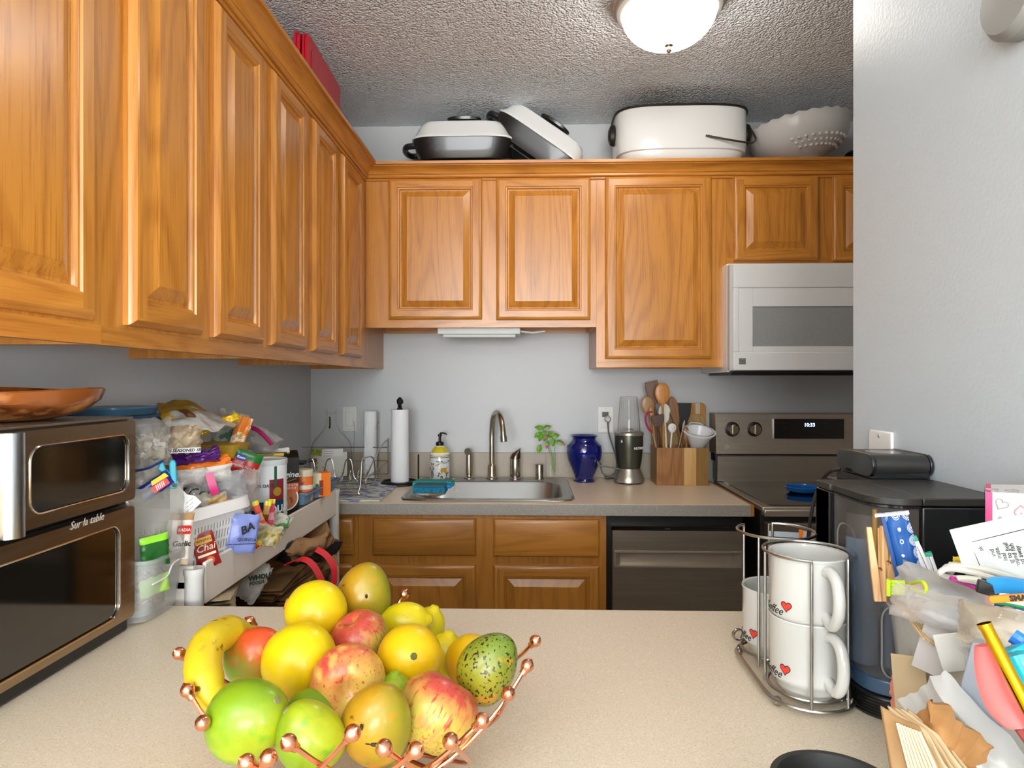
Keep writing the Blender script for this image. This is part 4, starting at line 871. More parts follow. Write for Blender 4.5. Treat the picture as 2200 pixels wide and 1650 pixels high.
def ovdoor(name, y0, y1, z0, z1, wy0, wy1, wz0, wz1, th=.012):
    """door facing +x with a rounded window"""
    outer = rrect(y1-y0, z1-z0, .008, 5, (y0+y1)/2, (z0+z1)/2); inner = rrect(wy1-wy0, wz1-wz0, .02, 5, (wy0+wy1)/2, (wz0+wz1)/2)
    n = len(outer); vs = [V((OX, y, z)) for y, z in outer]+[V((OX, y, z)) for y, z in inner]+[V((OX-th, y, z)) for y, z in outer]+[V((OX-th+.002, y, z)) for y, z in inner]
    fs = []
    for i in range(n):
        j = (i+1) % n; fs += [(i, j, n+j, n+i), (2*n+i, 2*n+j, j, i), (n+i, n+j, 3*n+j, 3*n+i)]
    d = B(r).add(vs, fs).build(name, BRZ, r)
    B(r).add([V((OX-.0025, y, z)) for y, z in inner], [tuple(range(n))]).build('door_glass', mat('smoked_glass', '0a0a08', .07, coat=1, spec=.6), d)
    d.children[0].location = V((0, 0, 0)); 
    B(r).tube([V((OX+.0005, y, z)) for y, z in inner], .0013, 6, True).build('glass_rim', CHROME, d)
    return d
u0, u1 = PX(65, 1000, OX).y, PX(277, 1000, OX).y
ovdoor('upper_door', OY0, OY1, zg+.005, ztop-.005, u0, u1, PX(277, 1052, OX).z, PX(277, 933, OX).z)
v1 = PX(257, 1200, OX).y
ovdoor('lower_door', OY0, OY1-.002, zb0+.001, zg-.006, .795, v1, PX(257, 1325, OX).z+.002, PX(257, 1127, OX).z)
hy = PX(22, 1030, OX+.012).y
B(r).tube([(OX+.012, hy, zg+.006), (OX+.012, hy, ztop-.004)], .016, 24).build('upper_handle', mat('handle_steel', 'c6cbd0', .22, 1), r)
B(r).tube([(OX+.010, .74, zg-.045), (OX+.010, .74, zg-.008)], .016, 24).build('lower_handle', mat('handle_steel'), r)
q = PX(187, 1120, OX); text('Sur la table', .017, mat('silver_print', 'd9d4cb', .3, .3), r, V((OX+.0008, q.y, q.z))-r.location, (pi/2, 0, pi/2), shear=.3)
for y in (OY0+.05, OY1-.05): pass
# wooden bowl on top
q = PZ(20, 905, ztop+.002); cw = V((-.822, .955, ztop+.0025))
olive = mat('olive_wood', '8f5022', .22, coat=.6, mix=[('5c2c10', 9, .48, .62, (1, 1, 3)), ('c9884c', 16, .55, .68, (1, 1, 2))])
S = (1, 1, 2.3)
o = B().lathe([(.06, 0), (.09, .002), (.128, .012), (.152, .030), (.158, .046), (.155, .048), (.146, .036), (.11, .016), (.05, .008), (.001, .007)], n=56, fn=lambda p, a, j: V((p.x, p.y, p.z+(.0025*math.sin(3*a+1) if j in (3, 4, 5) else 0)))).build('wooden_bowl', olive, None, cw); tag(o, 'shallow polished wooden bowl on top of the toaster oven', 'bowl')
o = B(); 
o.lathe([(.001, 0), (.02, .002), (.028, .012), (.026, .026), (.014, .034), (.010, .038), (.014, .046), (.012, .056), (.001, .062)], n=24, fn=lambda p, a, j: V((p.x*(1+.18*math.sin(5*a+j*2)), p.y*(1+.18*math.sin(5*a+j*2)), p.z)))
o = o.build('carved_figure', mat('dark_carving', '2e2118', .35, coat=.3), None, (-.795, .905, cw.z+.012)); tag(o, 'small dark carved figure in the wooden bowl, cut off by the picture edge', 'figurine')
# ---------------------------------------------------------------- clear bin on the peninsula, beside the oven
bx0, bx1, by0, by1 = -.93, -.666, 1.114, 1.234
r = thing('storage_bin', 'frosted clear plastic bin of snack bags beside the toaster oven', 'bin', ((bx0+bx1)/2, (by0+by1)/2, CT+.001))
HX, HYY = (bx1-bx0)/2, (by1-by0)/2; BH = .112
b = B(); b.open_lathe([(.001, .002), (.93, .002), (.96, .01), (1.02, BH*.55), (1.025, BH*.56), (1.05, BH-.008), (1.08, BH-.006), (1.08, BH), (1.04, BH), (1.01, BH*.56), (.94, .012)], n=56, sq=(HX, HYY, 8)); b.build('bin_shell', BINP, r)
stp = [V((HX*1.02+.002, t, BH*.62+dz)) for t, dz in ((-.05, 0), (-.01, 0), (.0, .004), (.01, .016), (.02, .02), (.045, .022))]
B().tube(stp, .0016, 6).build('step_moulding', mat('frost_edge', 'e8ecea', .3), r)
packet('snack_bag', 'clear bag of mixed nuts low in the frosted bin', 'bag', 315, 1262, 1.16, 72, 90, .035, mat('nut_mix', '8d6f5a', .6, mix=[('4d3328', 70, .5, .56), ('d8b890', 60, .58, .62)], bump=(90, 1, (1, 1, 1), .01)), yaw=R(70), seed=3)
packet('zip_bag', 'tall hazy zip bag standing up in the frosted bin', 'bag', 335, 1128, 1.17, 112, 170, .018, FILMD, yaw=R(62), seed=5, wr=.004)
packet('snack_packet', 'green pouch with a lime band and leafy print in the frosted bin', 'packet', 333, 1185, 1.15, 54, 72, .012, bands('green_pouch', [(0, '1d5c22'), (.80, '8fd432')], rough=.35), yaw=R(58), roll=R(-4), seed=8, wr=.002)
packet('snack_packet', 'pale green pouch hanging low inside the frosted bin', 'packet', 332, 1258, 1.15, 56, 40, .01, mat('lime_pouch', 'a6cf5e', .5), yaw=R(60), roll=R(-6), seed=9, wr=.002)
o = packet('spice_packet', 'white and kraft spice packet with red logo leaning at the bin rim', 'packet', 384, 1158, 1.218, 50, 112, .010, bands('garlic_packet', [(0, 'c9b49c'), (.12, 'e9e2dc'), (.86, 'b08a5c')], rough=.45), yaw=R(52), roll=R(8), seed=12, flat=6, wr=.002, root=True)[0]
B().prism(rrect(.026, .016, .003, 3, .004, .018), -.009, -.0075).build('red_badge', RED, o); text('BADIA', .008, INKW, o, (.004, -.0095, .018)); text('Garlic', .014, INK, o, (.003, -.0085, -.008), bold=.0004)
# ---------------------------------------------------------------- food piled on the shelf (front to back)
# white basket
b0, b1 = 1.285, 1.485; bcx = -.76; r = thing('laundry_style_basket', 'white slotted plastic basket full of zip bags on the shelf', 'basket', (bcx, (b0+b1)/2, STOP+.001)); r.name = 'plastic_basket'
r.rotation_euler = (0, 0, R(-13)); HXb, HYb = .105, (b1-b0)/2-.008; BHb = 1.082-STOP-.001
BW = mat('basket_white', 'f8f7f3', .35)
b = B(); N = 4
def wallpt(side, t, z):
    k = .84+.16*z/BHb
    hx, hy = HXb*k, HYb*k
    return {'f': V((hx, (2*t-1)*hy, z)), 'b': V((-hx, (1-2*t)*hy, z)), 'n': V((-hx+2*hx*t, -hy, z)), 'a': V((hx-2*hx*t, hy, z))}[side]
def quadslab(b, side, t0, t1, z0, z1):
    c = [wallpt(side, t0, z0), wallpt(side, t1, z0), wallpt(side, t1, z1), wallpt(side, t0, z1)]
    nr = {'f': V((-1, 0, 0)), 'b': V((1, 0, 0)), 'n': V((0, 1, 0)), 'a': V((0, -1, 0))}[side]*.0022
    b.add(c+[p+nr for p in c], [(0, 1, 2, 3), (7, 6, 5, 4), (0, 4, 5, 1), (1, 5, 6, 2), (2, 6, 7, 3), (3, 7, 4, 0)])
for side, cols in (('f', 15), ('n', 12), ('b', 1), ('a', 1)):
    rows = [(.012, .030), (.036, .054), (.060, .078), (.084, .096)]
    m0, m1 = .10, .90
    quadslab(b, side, 0, 1, 0, rows[0][0]); quadslab(b, side, 0, m0, rows[0][0], BHb); quadslab(b, side, m1, 1, rows[0][0], BHb); quadslab(b, side, m0, m1, rows[3][1], BHb)
    for i in range(3): quadslab(b, side, m0, m1, rows[i][1], rows[i+1][0])
    for z0, z1 in rows:
        w = (m1-m0)/cols
        for c in range(cols): quadslab(b, side, m0+w*c, m0+w*(c+.48 if cols > 1 else 1), z0, z1)
b.box(-HXb*.84, HXb*.84, -HYb*.84, HYb*.84, 0, .003); b.build('basket_body', BW, r, smooth=False)
B().open_lathe([(1.0, BHb-.002), (1.10, BHb-.022), (1.125, BHb-.020), (1.085, BHb+.003), (1.0, BHb+.003)], n=64, sq=(HXb, HYb, 9)).build('basket_rim', BW, r)
o = B().pouch(.15, .085, .15, 99, .006).build('snack_bag', mat('dark_contents', '7a5348', .4, mix=[('3a2a24', 14, .45, .55), ('b0685c', 20, .58, .62)]), None, (-.765, (b0+b1)/2, STOP+.055), (0, 0, R(77))); tag(o, 'reddish brown bag filling the basket, seen through its slots', 'bag')
# containers along the far half of the shelf
FR = STOP+.001
q = PX(575, 1060, -.71); qz = P(583, 987, q.y-.05).z; r = thing('oats_canister', 'tall white and navy oats canister on the shelf beyond the basket', 'canister', (P(572, 0, 1.71).x, 1.71, FR)); Rc = .052; H = P(572, 990, 1.66).z-FR
B().lathe([(Rc-.001, 0), (Rc, .003), (Rc, H-.014), (Rc-.001, H-.012)], n=48).build('canister_body', mat('canister_white', 'dfe4e6', .4), r)
B().lathe([(Rc+.0015, H-.014), (Rc+.002, H-.002), (Rc, H), (Rc-.004, H-.001), (Rc-.005, H-.004), (.001, H-.004)], n=48).build('lid', mat('lid_cloudy', 'cfd3d2', .35), r)
f0 = face_rot(575)-pi/2   # direction of the side that faces the room
b = B(); cylpatch(b, Rc+.0004, f0+.15, f0+.95, .055, H-.05, k=0); b.build('red_panel', mat('label_red', '8a2430', .45), r)
b = B(); cylpatch(b, Rc+.0006, f0+.15, f0+.95, .012, .085); b.build('navy_panel', mat('label_navy', '12405c', .45), r)
b = B(); cylpatch(b, Rc+.0004, f0-.75, f0-.12, .05, .083); cylpatch(b, Rc+.0004, f0-.75, f0-.12, .012, .046); b.build('navy_window', mat('label_navy'), r)
b = B(); cylpatch(b, Rc+.0005, f0+.15, f0+1.1, .004, .014); b.build('orange_band', ORG, r)
b = B(); cylpatch(b, Rc+.0006, f0+.38, f0+.52, H-.075, H-.016); b.build('green_stripe', mat('stripe_green', '1d5a40', .5), r)
text('QUAKER OATS', .011, INK, r, (0, 0, H-.066), cyl=(Rc, f0-.35), bold=.0003); text('QUAKER', .026, INKW, r, (0, 0, .062), cyl=(Rc+.0004, f0+1.1), bold=.0008); text('OATS', .026, INKW, r, (0, 0, .036), cyl=(Rc+.0004, f0+1.0), bold=.0008)
b = B(); b.add([V((0, 0, 0))]+[V((.0115*math.cos(t*pi/10), 0, .0115*math.sin(t*pi/10))) for t in range(20)], [(0, i+1, (i+1) % 20+1) for i in range(20)])
b.v = [V(((Rc+.001)*math.cos(f0+.55+p.x/Rc), (Rc+.001)*math.sin(f0+.55+p.x/Rc), .108+p.z)) for p in b.v]; b.build('gold_seal', mat('gold_seal', 'c8a53a', .35, .4), r)
# soup carton
p = P(618, 0, 1.84); r = thing('soup_carton', 'black soup carton with a bowl of orange soup pictured on it', 'carton', (p.x-.030, 1.86, FR), R(30)); H = P(620, 978, 1.80).z-FR
cm = mat('carton_black', '171613', .3)
B().box(-.048, .048, -.031, .031, 0, H-.012).prism([(-.031, H-.012), (.031, H-.012), (.003, H+.006), (-.003, H+.006)], -.048, .048, Matrix.Rotation(pi/2, 4, 'Z')).build('carton_body', cm, r, bevel=.001)
B().lathe([(.035, 0), (.0362, .0012), (.033, .0014)], c=(.010, -.0312, .062), n=32, M=Matrix.Rotation(pi/2, 4, 'X')).build('bowl_rim_print', INKW, r)
B().lathe([(.0325, 0), (.0325, .0016), (.001, .0017)], c=(.010, -.0312, .062), n=32, M=Matrix.Rotation(pi/2, 4, 'X')).build('soup_print', mat('soup_orange', 'c07848', .5, mix=('9e4a2c', 80, .6, .62)), r)
B().box(.006, .046, -.0332, -.0315, .078, .104).build('orange_tag', mat('tag_orange', 'd9683f', .5), r)
for k, s in enumerate(('TOMATO', 'BISQUE')): text(s, .0085, INKW, r, (.026, -.0336, .098-k*.0085))
text('Imagine.', .023, INKW, r, (.012, -.0318, .128), shear=.35, bold=.0004)
B(None).tube(cat_rom([(-.015, -.0315, .112), (.01, -.032, .108), (.04, -.0315, .116)], 4), .0008, 5).build('swoosh', ORG, r)
B().lathe([(.012, 0), (.012, .012), (.001, .013)], c=(-.018, 0, H-.004), n=20).build('screw_cap', WPLA, r)
# blue divided tray
ty0, ty1 = 1.862, 2.192; r = thing('divided_tray', 'slate blue divided plastic tray along the shelf edge', 'tray', (-.697, (ty0+ty1)/2, SZT+.001)); TB = mat('slate_blue_plastic', '6d8caa', .4)
hy_ = (ty1-ty0)/2
for i in range(3):
    yc = -hy_+hy_/3*(2*i+1); hy2 = hy_/3*.93
    B().open_lathe([(.001, 0), (.75, 0), (.86, .004), (.97, .034), (1.08, .036), (1.08, .039), (.98, .039), (.93, .034), (.82, .006), (.001, .004)], c=(0, yc, 0), n=40, sq=(.050, hy2, 6)).build('tray_compartment', TB, r)
B().box(-.054, -.047, -hy_, hy_, .033, .039).box(.047, .054, -hy_, hy_, .033, .039).build('tray_rim', TB, r, bevel=.001)
# spice jar and tea box
tz = SZT+.007
p = P(655, 0, 1.93); r = thing('seasoning_jar', 'round seasoning jar with orange label and white band in the blue tray', 'jar', (p.x-.002, 1.93, tz)); zt = P(655, 1008, 1.93).z-tz; Rj = .0255
B().lathe([(Rj-.002, 0), (Rj, .003), (Rj, zt*.30), (Rj, zt-.022), (Rj-.002, zt-.020)], n=36).build('jar_body', bands('jar_bands', [(0, 'b7a58a'), (.34, 'ee7b35'), (.50, 'e9e6dc'), (.66, 'ee7b35')], rough=.3), r)
B().lathe([(Rj+.0008, zt-.020), (Rj+.001, zt-.002), (Rj-.001, zt), (.001, zt)], n=36).build('jar_lid', mat('lid_cream', 'd8cdb0', .4), r)
text('al', .013, mat('violet_ink', '4b2a86', .5), r, (0, 0, zt*.60), cyl=(Rj, face_rot(655)-pi/2-.2), shear=.2, bold=.0003)
p = P(686, 0, 2.0); r = thing('tea_box', 'small orange and white carton standing in the blue tray', 'box', (p.x-.004, 2.02, tz), R(34)); zt = P(686, 1017, 2.0).z-tz
B().box(-.028, .026, -.02, .02, 0, zt).build('carton', mat('carton_cream', 'dfd8b8', .5), r, bevel=.0008)
B().box(-.002, .027, -.0206, .0206, -.0003, zt+.0005).build('orange_end', ORG, r); B().box(-.020, -.010, -.0208, -.0200, .004, zt*.55).build('green_print', GREEN, r); B().box(-.008, .004, -.0212, -.0200, .004, zt*.7).build('brown_print', mat('print_brown', '9a3a1c', .5), r)
# packets leaning on the front rail
XF = SX+.006
def pk2(name, label, cat, px, py, X, wp, hp, t, m, yaw, roll=0, **k):
    """packet at distance given by its plane x=X"""
    return packet(name, label, cat, px, py, PX(px, py, X).y, wp, hp, t, m, yaw=yaw, roll=roll, **k)
o, w_, h_ = pk2('tea_packet', 'dark red tea sachet reading Chai leaning on the shelf rail', 'packet', 442, 1182, -.665, 46, 78, .006, mat('chai_red', '8e1c1a', .35, bump=(40, .2)), R(35), R(-14), seed=21, wr=.0012, root=True)
B().prism(rrect(w_*.74, h_*.19, .002, 3, 0, h_*.30), -.0042, -.0034).build('gold_label', mat('label_gold', 'd8a24a', .5), o); text('TWININGS', .0075, INK, o, (0, -.0045, h_*.30)); text('Chai', .020, mat('cream_ink', 'f0e2c0', .5), o, (0, -.0042, h_*.08), shear=.3)
B().prism(rrect(w_*.8, h_*.07, .001, 2, 0, -h_*.12), -.004, -.0034).build('cream_strip', mat('cream_ink'), o); B().lathe([(.008, 0), (.001, .001)], c=(.004, -.0034, -h_*.3), n=16, M=Matrix.Rotation(pi/2, 4, 'X')).build('spice_print', mat('spice_orange', 'c85a2a', .5), o)
pk2('tea_packet', 'plain cream sachet tucked behind the dark red tea sachet', 'packet', 436, 1160, -.69, 50, 62, .005, mat('cream_sachet', 'e4d9bf', .5), R(35), R(-16), seed=22, wr=.001)
pk2('snack_packet', 'dark green foil packet lying flat behind the shelf rail', 'packet', 490, 1192, -.675, 62, 16, .008, mat('foil_green', '2c4a2c', .2, .5), R(60), R(-20), seed=23)
o, w_, h_ = pk2('snack_bag', 'periwinkle blue snack bag with black lettering against the basket', 'bag', 522, 1146, -.636, 62, 84, .016, mat('periwinkle', '8694d4', .3, bump=(30, .4)), R(38), R(10), seed=25, wr=.0035, root=True)
text('BA', .024, INK, o, (.004, -.0115, .012), rot=(pi/2, R(-30), 0), bold=.0006, shear=.2); text('QUINOA', .010, INK, o, (.008, -.0105, -.012)); B().tube([(-.03, -.0075, -.024), (.03, -.0075, -.020)], .0006, 5).build('fold_line', INK, o)
for i, (px, py, rl, st) in enumerate(((557, 1106, -18, 'ee5a4a'), (570, 1108, 14, 'c98d4e'), (582, 1104, 4, 'e0506a'))):
    pk2('candy_stick', ('leftmost bright candy stick with yellow top beside the basket', 'middle brown-striped candy stick of the three', 'rightmost pink candy stick with yellow top')[i], 'candy', px, py, -.635, 14, 64, .005, bands('candy_%d' % i, [(0, st), (.3, ('f0a84c', '6d4a24', 'f4a0b0')[i]), (.55, st), (.84, 'e8d82a')], rough=.35), R(35), R(rl), seed=30+i, wr=.001, group=None)
pk2('candy_wrapper', 'clear twisted wrapper with yellow ends resting on the shelf rail', 'wrapper', 565, 1146, -.632, 74, 46, .02, mat('wrapper_film', 'd9cfa8', .2, alpha=.75, mix=[('d9b020', 34, .52, .58), ('8b9050', 30, .56, .6)], bump=(40, 1, (1, 1, 1), .01)), R(35), R(24), seed=34, wr=.006)
pk2('candy_wrapper', 'clear wrapper with a green stripe at the foot of the oats canister', 'wrapper', 598, 1128, -.64, 44, 52, .014, mat('wrapper_green', 'dcd9c8', .15, alpha=.8, mix=('3e8a48', 26, .52, .56), bump=(40, 1, (1, 1, 1), .01)), R(35), R(30), seed=35, wr=.005)
pk2('candy_wrapper', 'small yellow and red wrapper end sticking out over the shelf rail', 'wrapper', 545, 1172, -.640, 34, 16, .008, mat('wrapper_yellow', 'e9bd1c', .3, mix=('c8302a', 30, .5, .53)), R(35), R(-20), seed=36, wr=.003)
# bags in and over the basket
pk = packet
pk('zip_bag', 'crumpled clear zip bag bulging from the basket, nearest the canister', 'bag', 512, 1055, 1.50, 86, 92, .055, film('bag_rose', 'cfc0bc', .42, .2, 45), yaw=R(35), seed=41, wr=.007)
pk('zip_bag', 'clear zip bag with pink and blue contents in the middle of the basket', 'bag', 482, 1062, 1.43, 90, 96, .05, film('bag_bluish', 'c2c2c6', .4, .18, 45), yaw=R(32), seed=42, wr=.007, roll=R(-8))
o = pk('dried_fruit', 'pink dried food showing through the bags in the basket', 'food', 498, 1078, 1.47, 60, 34, .03, mat('pink_food', 'd88a8e', .6, mix=('e9c0b8', 60, .5, .6)), yaw=R(35), seed=43, wr=.006)
pk('zip_bag', 'low clear bag with yellow bits at the near end of the basket', 'bag', 446, 1083, 1.36, 76, 46, .03, mat('bag_yellow_bits', 'cfc6b2', .25, alpha=.7, mix=('e0a83a', 40, .58, .62), bump=(40, 1, (1, 1, 1), .01)), yaw=R(32), seed=44, wr=.008)
b = B(); z_ = [P(449, 1016, 1.36), P(452, 1028, 1.36), P(458, 1048, 1.36), P(463, 1062, 1.355)]
o = B().ribbon(cat_rom(z_, 4), V((.8, .5, .2)), .016, .0012).build('bag_zipper', mat('pink_zipper', 'd01c72', .3)); adopt(o, 'clear zip bag with pink and blue')
pk('snack_bag', 'white and silver bag with black script lettering behind the pink zipper', 'bag', 432, 1042, 1.42, 64, 78, .03, mat('silver_bag', 'd4d2cc', .25, .2, bump=(26, .6, (1, 1, 1), .01)), yaw=R(25), seed=46, wr=.008)
text('Corn', .030, INK, None, P(433, 1058, 1.345), (pi/2, 0, R(25)), shear=.3); t_ = COL.objects[-1]
t_.name = 'script_lettering'
wb = [x for x in COL.objects if x.get('label', '').startswith('white and silver bag')][0]
bpy.context.view_layer.update(); t_.parent = wb; t_.location = (0.004, -.022, -.015); t_.rotation_euler = (pi/2, 0, 0)
# white card with a curved top (paper fan) standing between bin and basket
p = P(402, 1058, 1.245); r = thing('printed_card', 'white curved card with brown edge standing between bin and basket', 'card', p, R(34))
s = 1.245/F; out = [(-30, -40), (-30, 30), (-22, 36), (-10, 8), (0, -4), (14, -8), (26, -22), (0, -46)]
B().prism([(a*s*1.1, c*s*1.1) for a, c in cat_rom([(a, c, 0) for a, c in out], 3, True) and [(a, c) for a, c in out]], 0, .0015).build('card', PAPER, r)
for k in range(3): text('-- ---', .008, INK, r, (.004, -.0005, -.016-.008*k), rot=(pi/2, R(-38), 0))
# teal clip
r = thing('bag_clip', 'teal plastic bag clip with dark pivot above the frosted bin', 'clip', P(372, 1020, 1.19), R(30)); TC = mat('teal_plastic', '1b98ae', .35); s = 1.19/F
B().prism([(a*s, c*s) for a, c in [(-4, -30), (4, -31), (8, -24), (7, 0), (6, 26), (2, 33), (-4, 33), (-8, 26), (-7, 0), (-8, -24)]], -.004, .004).build('front_arm', TC, r, bevel=.002)
B().prism([(a*s, c*s) for a, c in [(-4, -10), (-14, -2), (-30, 14), (-26, 26), (-19, 30), (-14, 14), (-4, 4)]], 0, .010).build('rear_arm', TC, r, bevel=.002)
B().lathe([(.0042, 0), (.0042, .001), (.001, .0011)], c=(.001, -.004, -22*s), n=16, M=Matrix.Rotation(pi/2, 4, 'X')).build('pivot', BLK, r)
o, w_, h_ = pk('candy_bar', 'yellow, navy and red candy wrapper held under the teal clip', 'wrapper', 333, 1045, 1.17, 74, 34, .012, mat('bar_navy', '1a2a72', .3), yaw=R(35), roll=R(-34), seed=50, wr=.0015, root=True)
B().prism([(-w_*.05, h_*.18), (w_*.45, h_*.12), (w_*.42, h_*.42), (0, h_*.44)], -.008, -.006).build('yellow_stripe', YEL, o); B().prism(rrect(w_*.5, h_*.42, .002, 2, w_*.12, -h_*.1), -.0085, -.0062).build('red_patch', mat('bar_red', 'd8342e', .4), o)
text('/////', .012, INKW, o, (w_*.12, -.009, -h_*.1), bold=.0003)
pk('zip_bag', 'large crinkled clear bag of pale chips right behind the toaster oven', 'bag', 322, 950, 1.22, 84, 104, .05, FILMD, yaw=R(30), seed=51, wr=.007)
pk('snack_chips', 'pale broken chips inside the crinkled bag behind the oven', 'food', 326, 962, 1.23, 66, 60, .03, mat('chips', 'c8b69c', .7, mix=[('8f8676', 50, .5, .56), ('e9e4da', 60, .56, .6)], bump=(60, 1, (1, 1, 1), .02)), yaw=R(30), seed=52, wr=.01)
pk('zip_bag', 'clear zip bag with a navy seal line below the bag of chips', 'bag', 310, 1030, 1.20, 76, 88, .035, mat('bag_navy_seal', '9a958c', .2, alpha=.7, bump=(30, 1, (1, 1, 1), .012), mix=('b8b4ac', 20, .5, .6)), yaw=R(32), seed=53, wr=.006)
o = B().tube(cat_rom([P(290, 1012, 1.165), P(318, 1006, 1.165), P(350, 990, 1.165)], 5), .0022, 8).build('bag_zipper', mat('navy_zipper', '24356e', .3)); adopt(o, 'clear zip bag with a navy seal')
o, w_, h_ = pk('snack_bag', 'clear bag of bread bits with a black and white lettered strip', 'bag', 396, 944, 1.35, 66, 60, .04, mat('bread_bag', 'b09a80', .22, alpha=.9, mix=('d6c2a0', 22, .5, .6), bump=(26, 1, (1, 1, 1), .012)), yaw=R(25), seed=54, wr=.008, root=True)
B().box(-w_*.5, w_*.5, -.020, -.0185, -h_*.46, -h_*.28).build('label_strip', INKW, o); text('VEGAN SEASONED SEITAN', .0085, INK, o, (0, -.0203, -h_*.37), shear=.2, bold=.0003)
pk('snack_bag', 'shiny purple bag lying under the bread bits', 'bag', 420, 980, 1.38, 98, 34, .04, mat('purple_foil', '5a2678', .22, .2, bump=(22, 1, (1, 1, 1), .015)), yaw=R(25), roll=R(-4), seed=55, wr=.008)
pk('snack_bag', 'white chip bag with an orange top edge below the purple bag', 'bag', 434, 1012, 1.40, 116, 60, .05, bands('orange_white', [(0, 'dcd8d2'), (.66, 'ee7c24')], rough=.25, bump=(22, .7, (1, 1, 1), .012)), yaw=R(25), roll=R(-5), seed=56, wr=.008)
# glass dish with yellow content
p = P(461, 0, 1.56); zc = P(461, 992, 1.5).z; r = thing('glass_container', 'rectangular glass container holding something yellow on the pile', 'container', (p.x, 1.58, zc))
B().open_lathe([(.001, 0), (.85, 0), (.93, .004), (1.0, .05), (1.05, .052), (1.05, .056), (1, .057)], n=44, sq=(.072, .055, 6)).build('glass_dish', JG, r); B().lathe([(.82, .003), (.95, .035), (.001, .036)], n=40, sq=(.068, .05, 6)).build('yellow_food', mat('mustard_food', 'c29a2a', .5), r)
# support pile of boxes behind the bags
for i, (x0, x1, y0, y1, z0, z1, c, lab) in enumerate(((-.975, -.80, 1.28, 1.50, 1.095, 1.218, 'a07c5c', 'brown cardboard box under the blue containers on the shelf pile'), (-.975, -.86, 1.63, 1.80, .946, 1.13, '8f8c84', 'grey carton at the back of the shelf beyond the basket'),
        (-.97, -.78, 1.80, 2.10, .946, 1.105, 'c7b072', 'yellowish carton at the wall side of the shelf beside the dish rack'))):
    o = B(anchor((x0+x1)/2, (y0+y1)/2, z0)).box(x0, x1, y0, y1, z0, z1).build('cardboard_box', mat('card_'+c, c, .7), bevel=.002); tag(o, lab, 'box')
for i, (c, a, lab) in enumerate((('4f7fa0', .75, 'clear blue plastic lid on top of the flat container stack'), ('2f4f72', 1, 'navy flat plastic container in the stack by the left wall'), ('6b6470', 1, 'grey flat plastic container at the bottom of the stack by left wall'))):
    z = 1.268-i*.018; o = B().lathe([(.9, 0), (.97, .002), (1, .012), (1.04, .015), (1.04, .019), (.9, .019), (.001, .017)], n=48, sq=((.085, .10, 6) if i else (.06, .08, 6))).build('food_container', mat('cont_'+c, c, .3, alpha=a), None, (-.885, 1.36, z)); tag(o, lab, 'container', 'flat containers by the left wall')
o = B().box(-.09, .09, -.10, .10, 0, .012).build('folded_bag', mat('brown_bag', '7f6a55', .7, bump=(20, 1, (1, 1, 1), .01)), None, (-.87, 1.36, 1.219), bevel=.005); tag(o, 'brown folded bag squeezed under the flat container stack', 'bag')
# yellow and white deer bag, draped
pc_ = [[P(336, 872, 1.50), P(405, 862, 1.60), P(452, 890, 1.66), P(516, 893, 1.66)], [P(343, 892, 1.40), P(412, 884, 1.46), P(460, 896, 1.52), P(512, 902, 1.58)], [P(348, 905, 1.36), P(415, 906, 1.38), P(452, 912, 1.42), P(505, 918, 1.50)], [P(366, 918, 1.34), P(395, 926, 1.36), P(440, 926, 1.38), P(470, 924, 1.42)]]
def patch(u, v):
    def cr(l, t): 
        i = min(int(t*(len(l)-1)), len(l)-2); f = t*(len(l)-1)-i; a, b_, c, d = l[max(i-1, 0)], l[i], l[i+1], l[min(i+2, len(l)-1)]
        return .5*((2*b_)+(c-a)*f+(2*a-5*b_+4*c-d)*f*f+(3*b_-a-3*c+d)*f**3)
    p = cr([cr(row, u) for row in pc_], v); return p+V((0, 0, noise.noise(p*24)*.010+noise.noise(p*60)*.003))
anc = anchor(*P(425, 900, 1.45)); b = B(anc); b.grid(patch, 26, 18)
dm = mat('deer_bag', 'b9b5ae', .25, bump=(22, .8, (1, 1, 1), .012)); nt = dm.node_tree
tc = nn(nt, 'ShaderNodeTexCoord'); sp = nn(nt, 'ShaderNodeSeparateXYZ'); nt.links.new(tc.outputs['Generated'], sp.inputs[0])
nz_ = nn(nt, 'ShaderNodeTexNoise', Scale=5.0); ad = nn(nt, 'ShaderNodeMath', operation='ADD'); nt.links.new(sp.outputs['X'], ad.inputs[0]); nt.links.new(nz_.outputs['Fac'], ad.inputs[1]); nt.links.new(tc.outputs['Generated'], nz_.inputs['Vector'])
mr = nn(nt, 'ShaderNodeMapRange'); mr.inputs[1].default_value = 1.03; mr.inputs[2].default_value = 1.06; nt.links.new(ad.outputs[0], mr.inputs[0])
mc = nn(nt, 'ShaderNodeMix', data_type='RGBA'); mc.inputs[6].default_value = lin('c09a14'); mc.inputs[7].default_value = lin('b9b5ae'); nt.links.new(mr.outputs[0], mc.inputs[0]); nt.links.new(mc.outputs[2], nt.nodes['Principled BSDF'].inputs['Base Color'])
o = b.build('snack_bag', dm); q = o.modifiers.new('thickness', 'SOLIDIFY'); q.thickness = .004; tag(o, 'crumpled yellow and silver bag with a deer picture draped on top of the pile', 'bag')
b = B(o)
b.tube([patch(.22, .40)+V((0, -.006, .004)), patch(.27, .46)+V((0, -.006, .004)), patch(.31, .54)+V((0, -.006, .004)), patch(.38, .58)+V((0, -.006, .003))], [.003, .006, .008, .003], 8)
b.build('deer_print', mat('deer_brown', '5a3410', .6), o)
pk('snack_bag', 'crumpled bright yellow foil fold under the deer bag', 'bag', 458, 916, 1.50, 110, 20, .012, mat('yellow_foil', 'dcae18', .2, .2, bump=(22, 1, (1, 1, 1), .012)), yaw=R(20), roll=R(-22), seed=60, wr=.004)
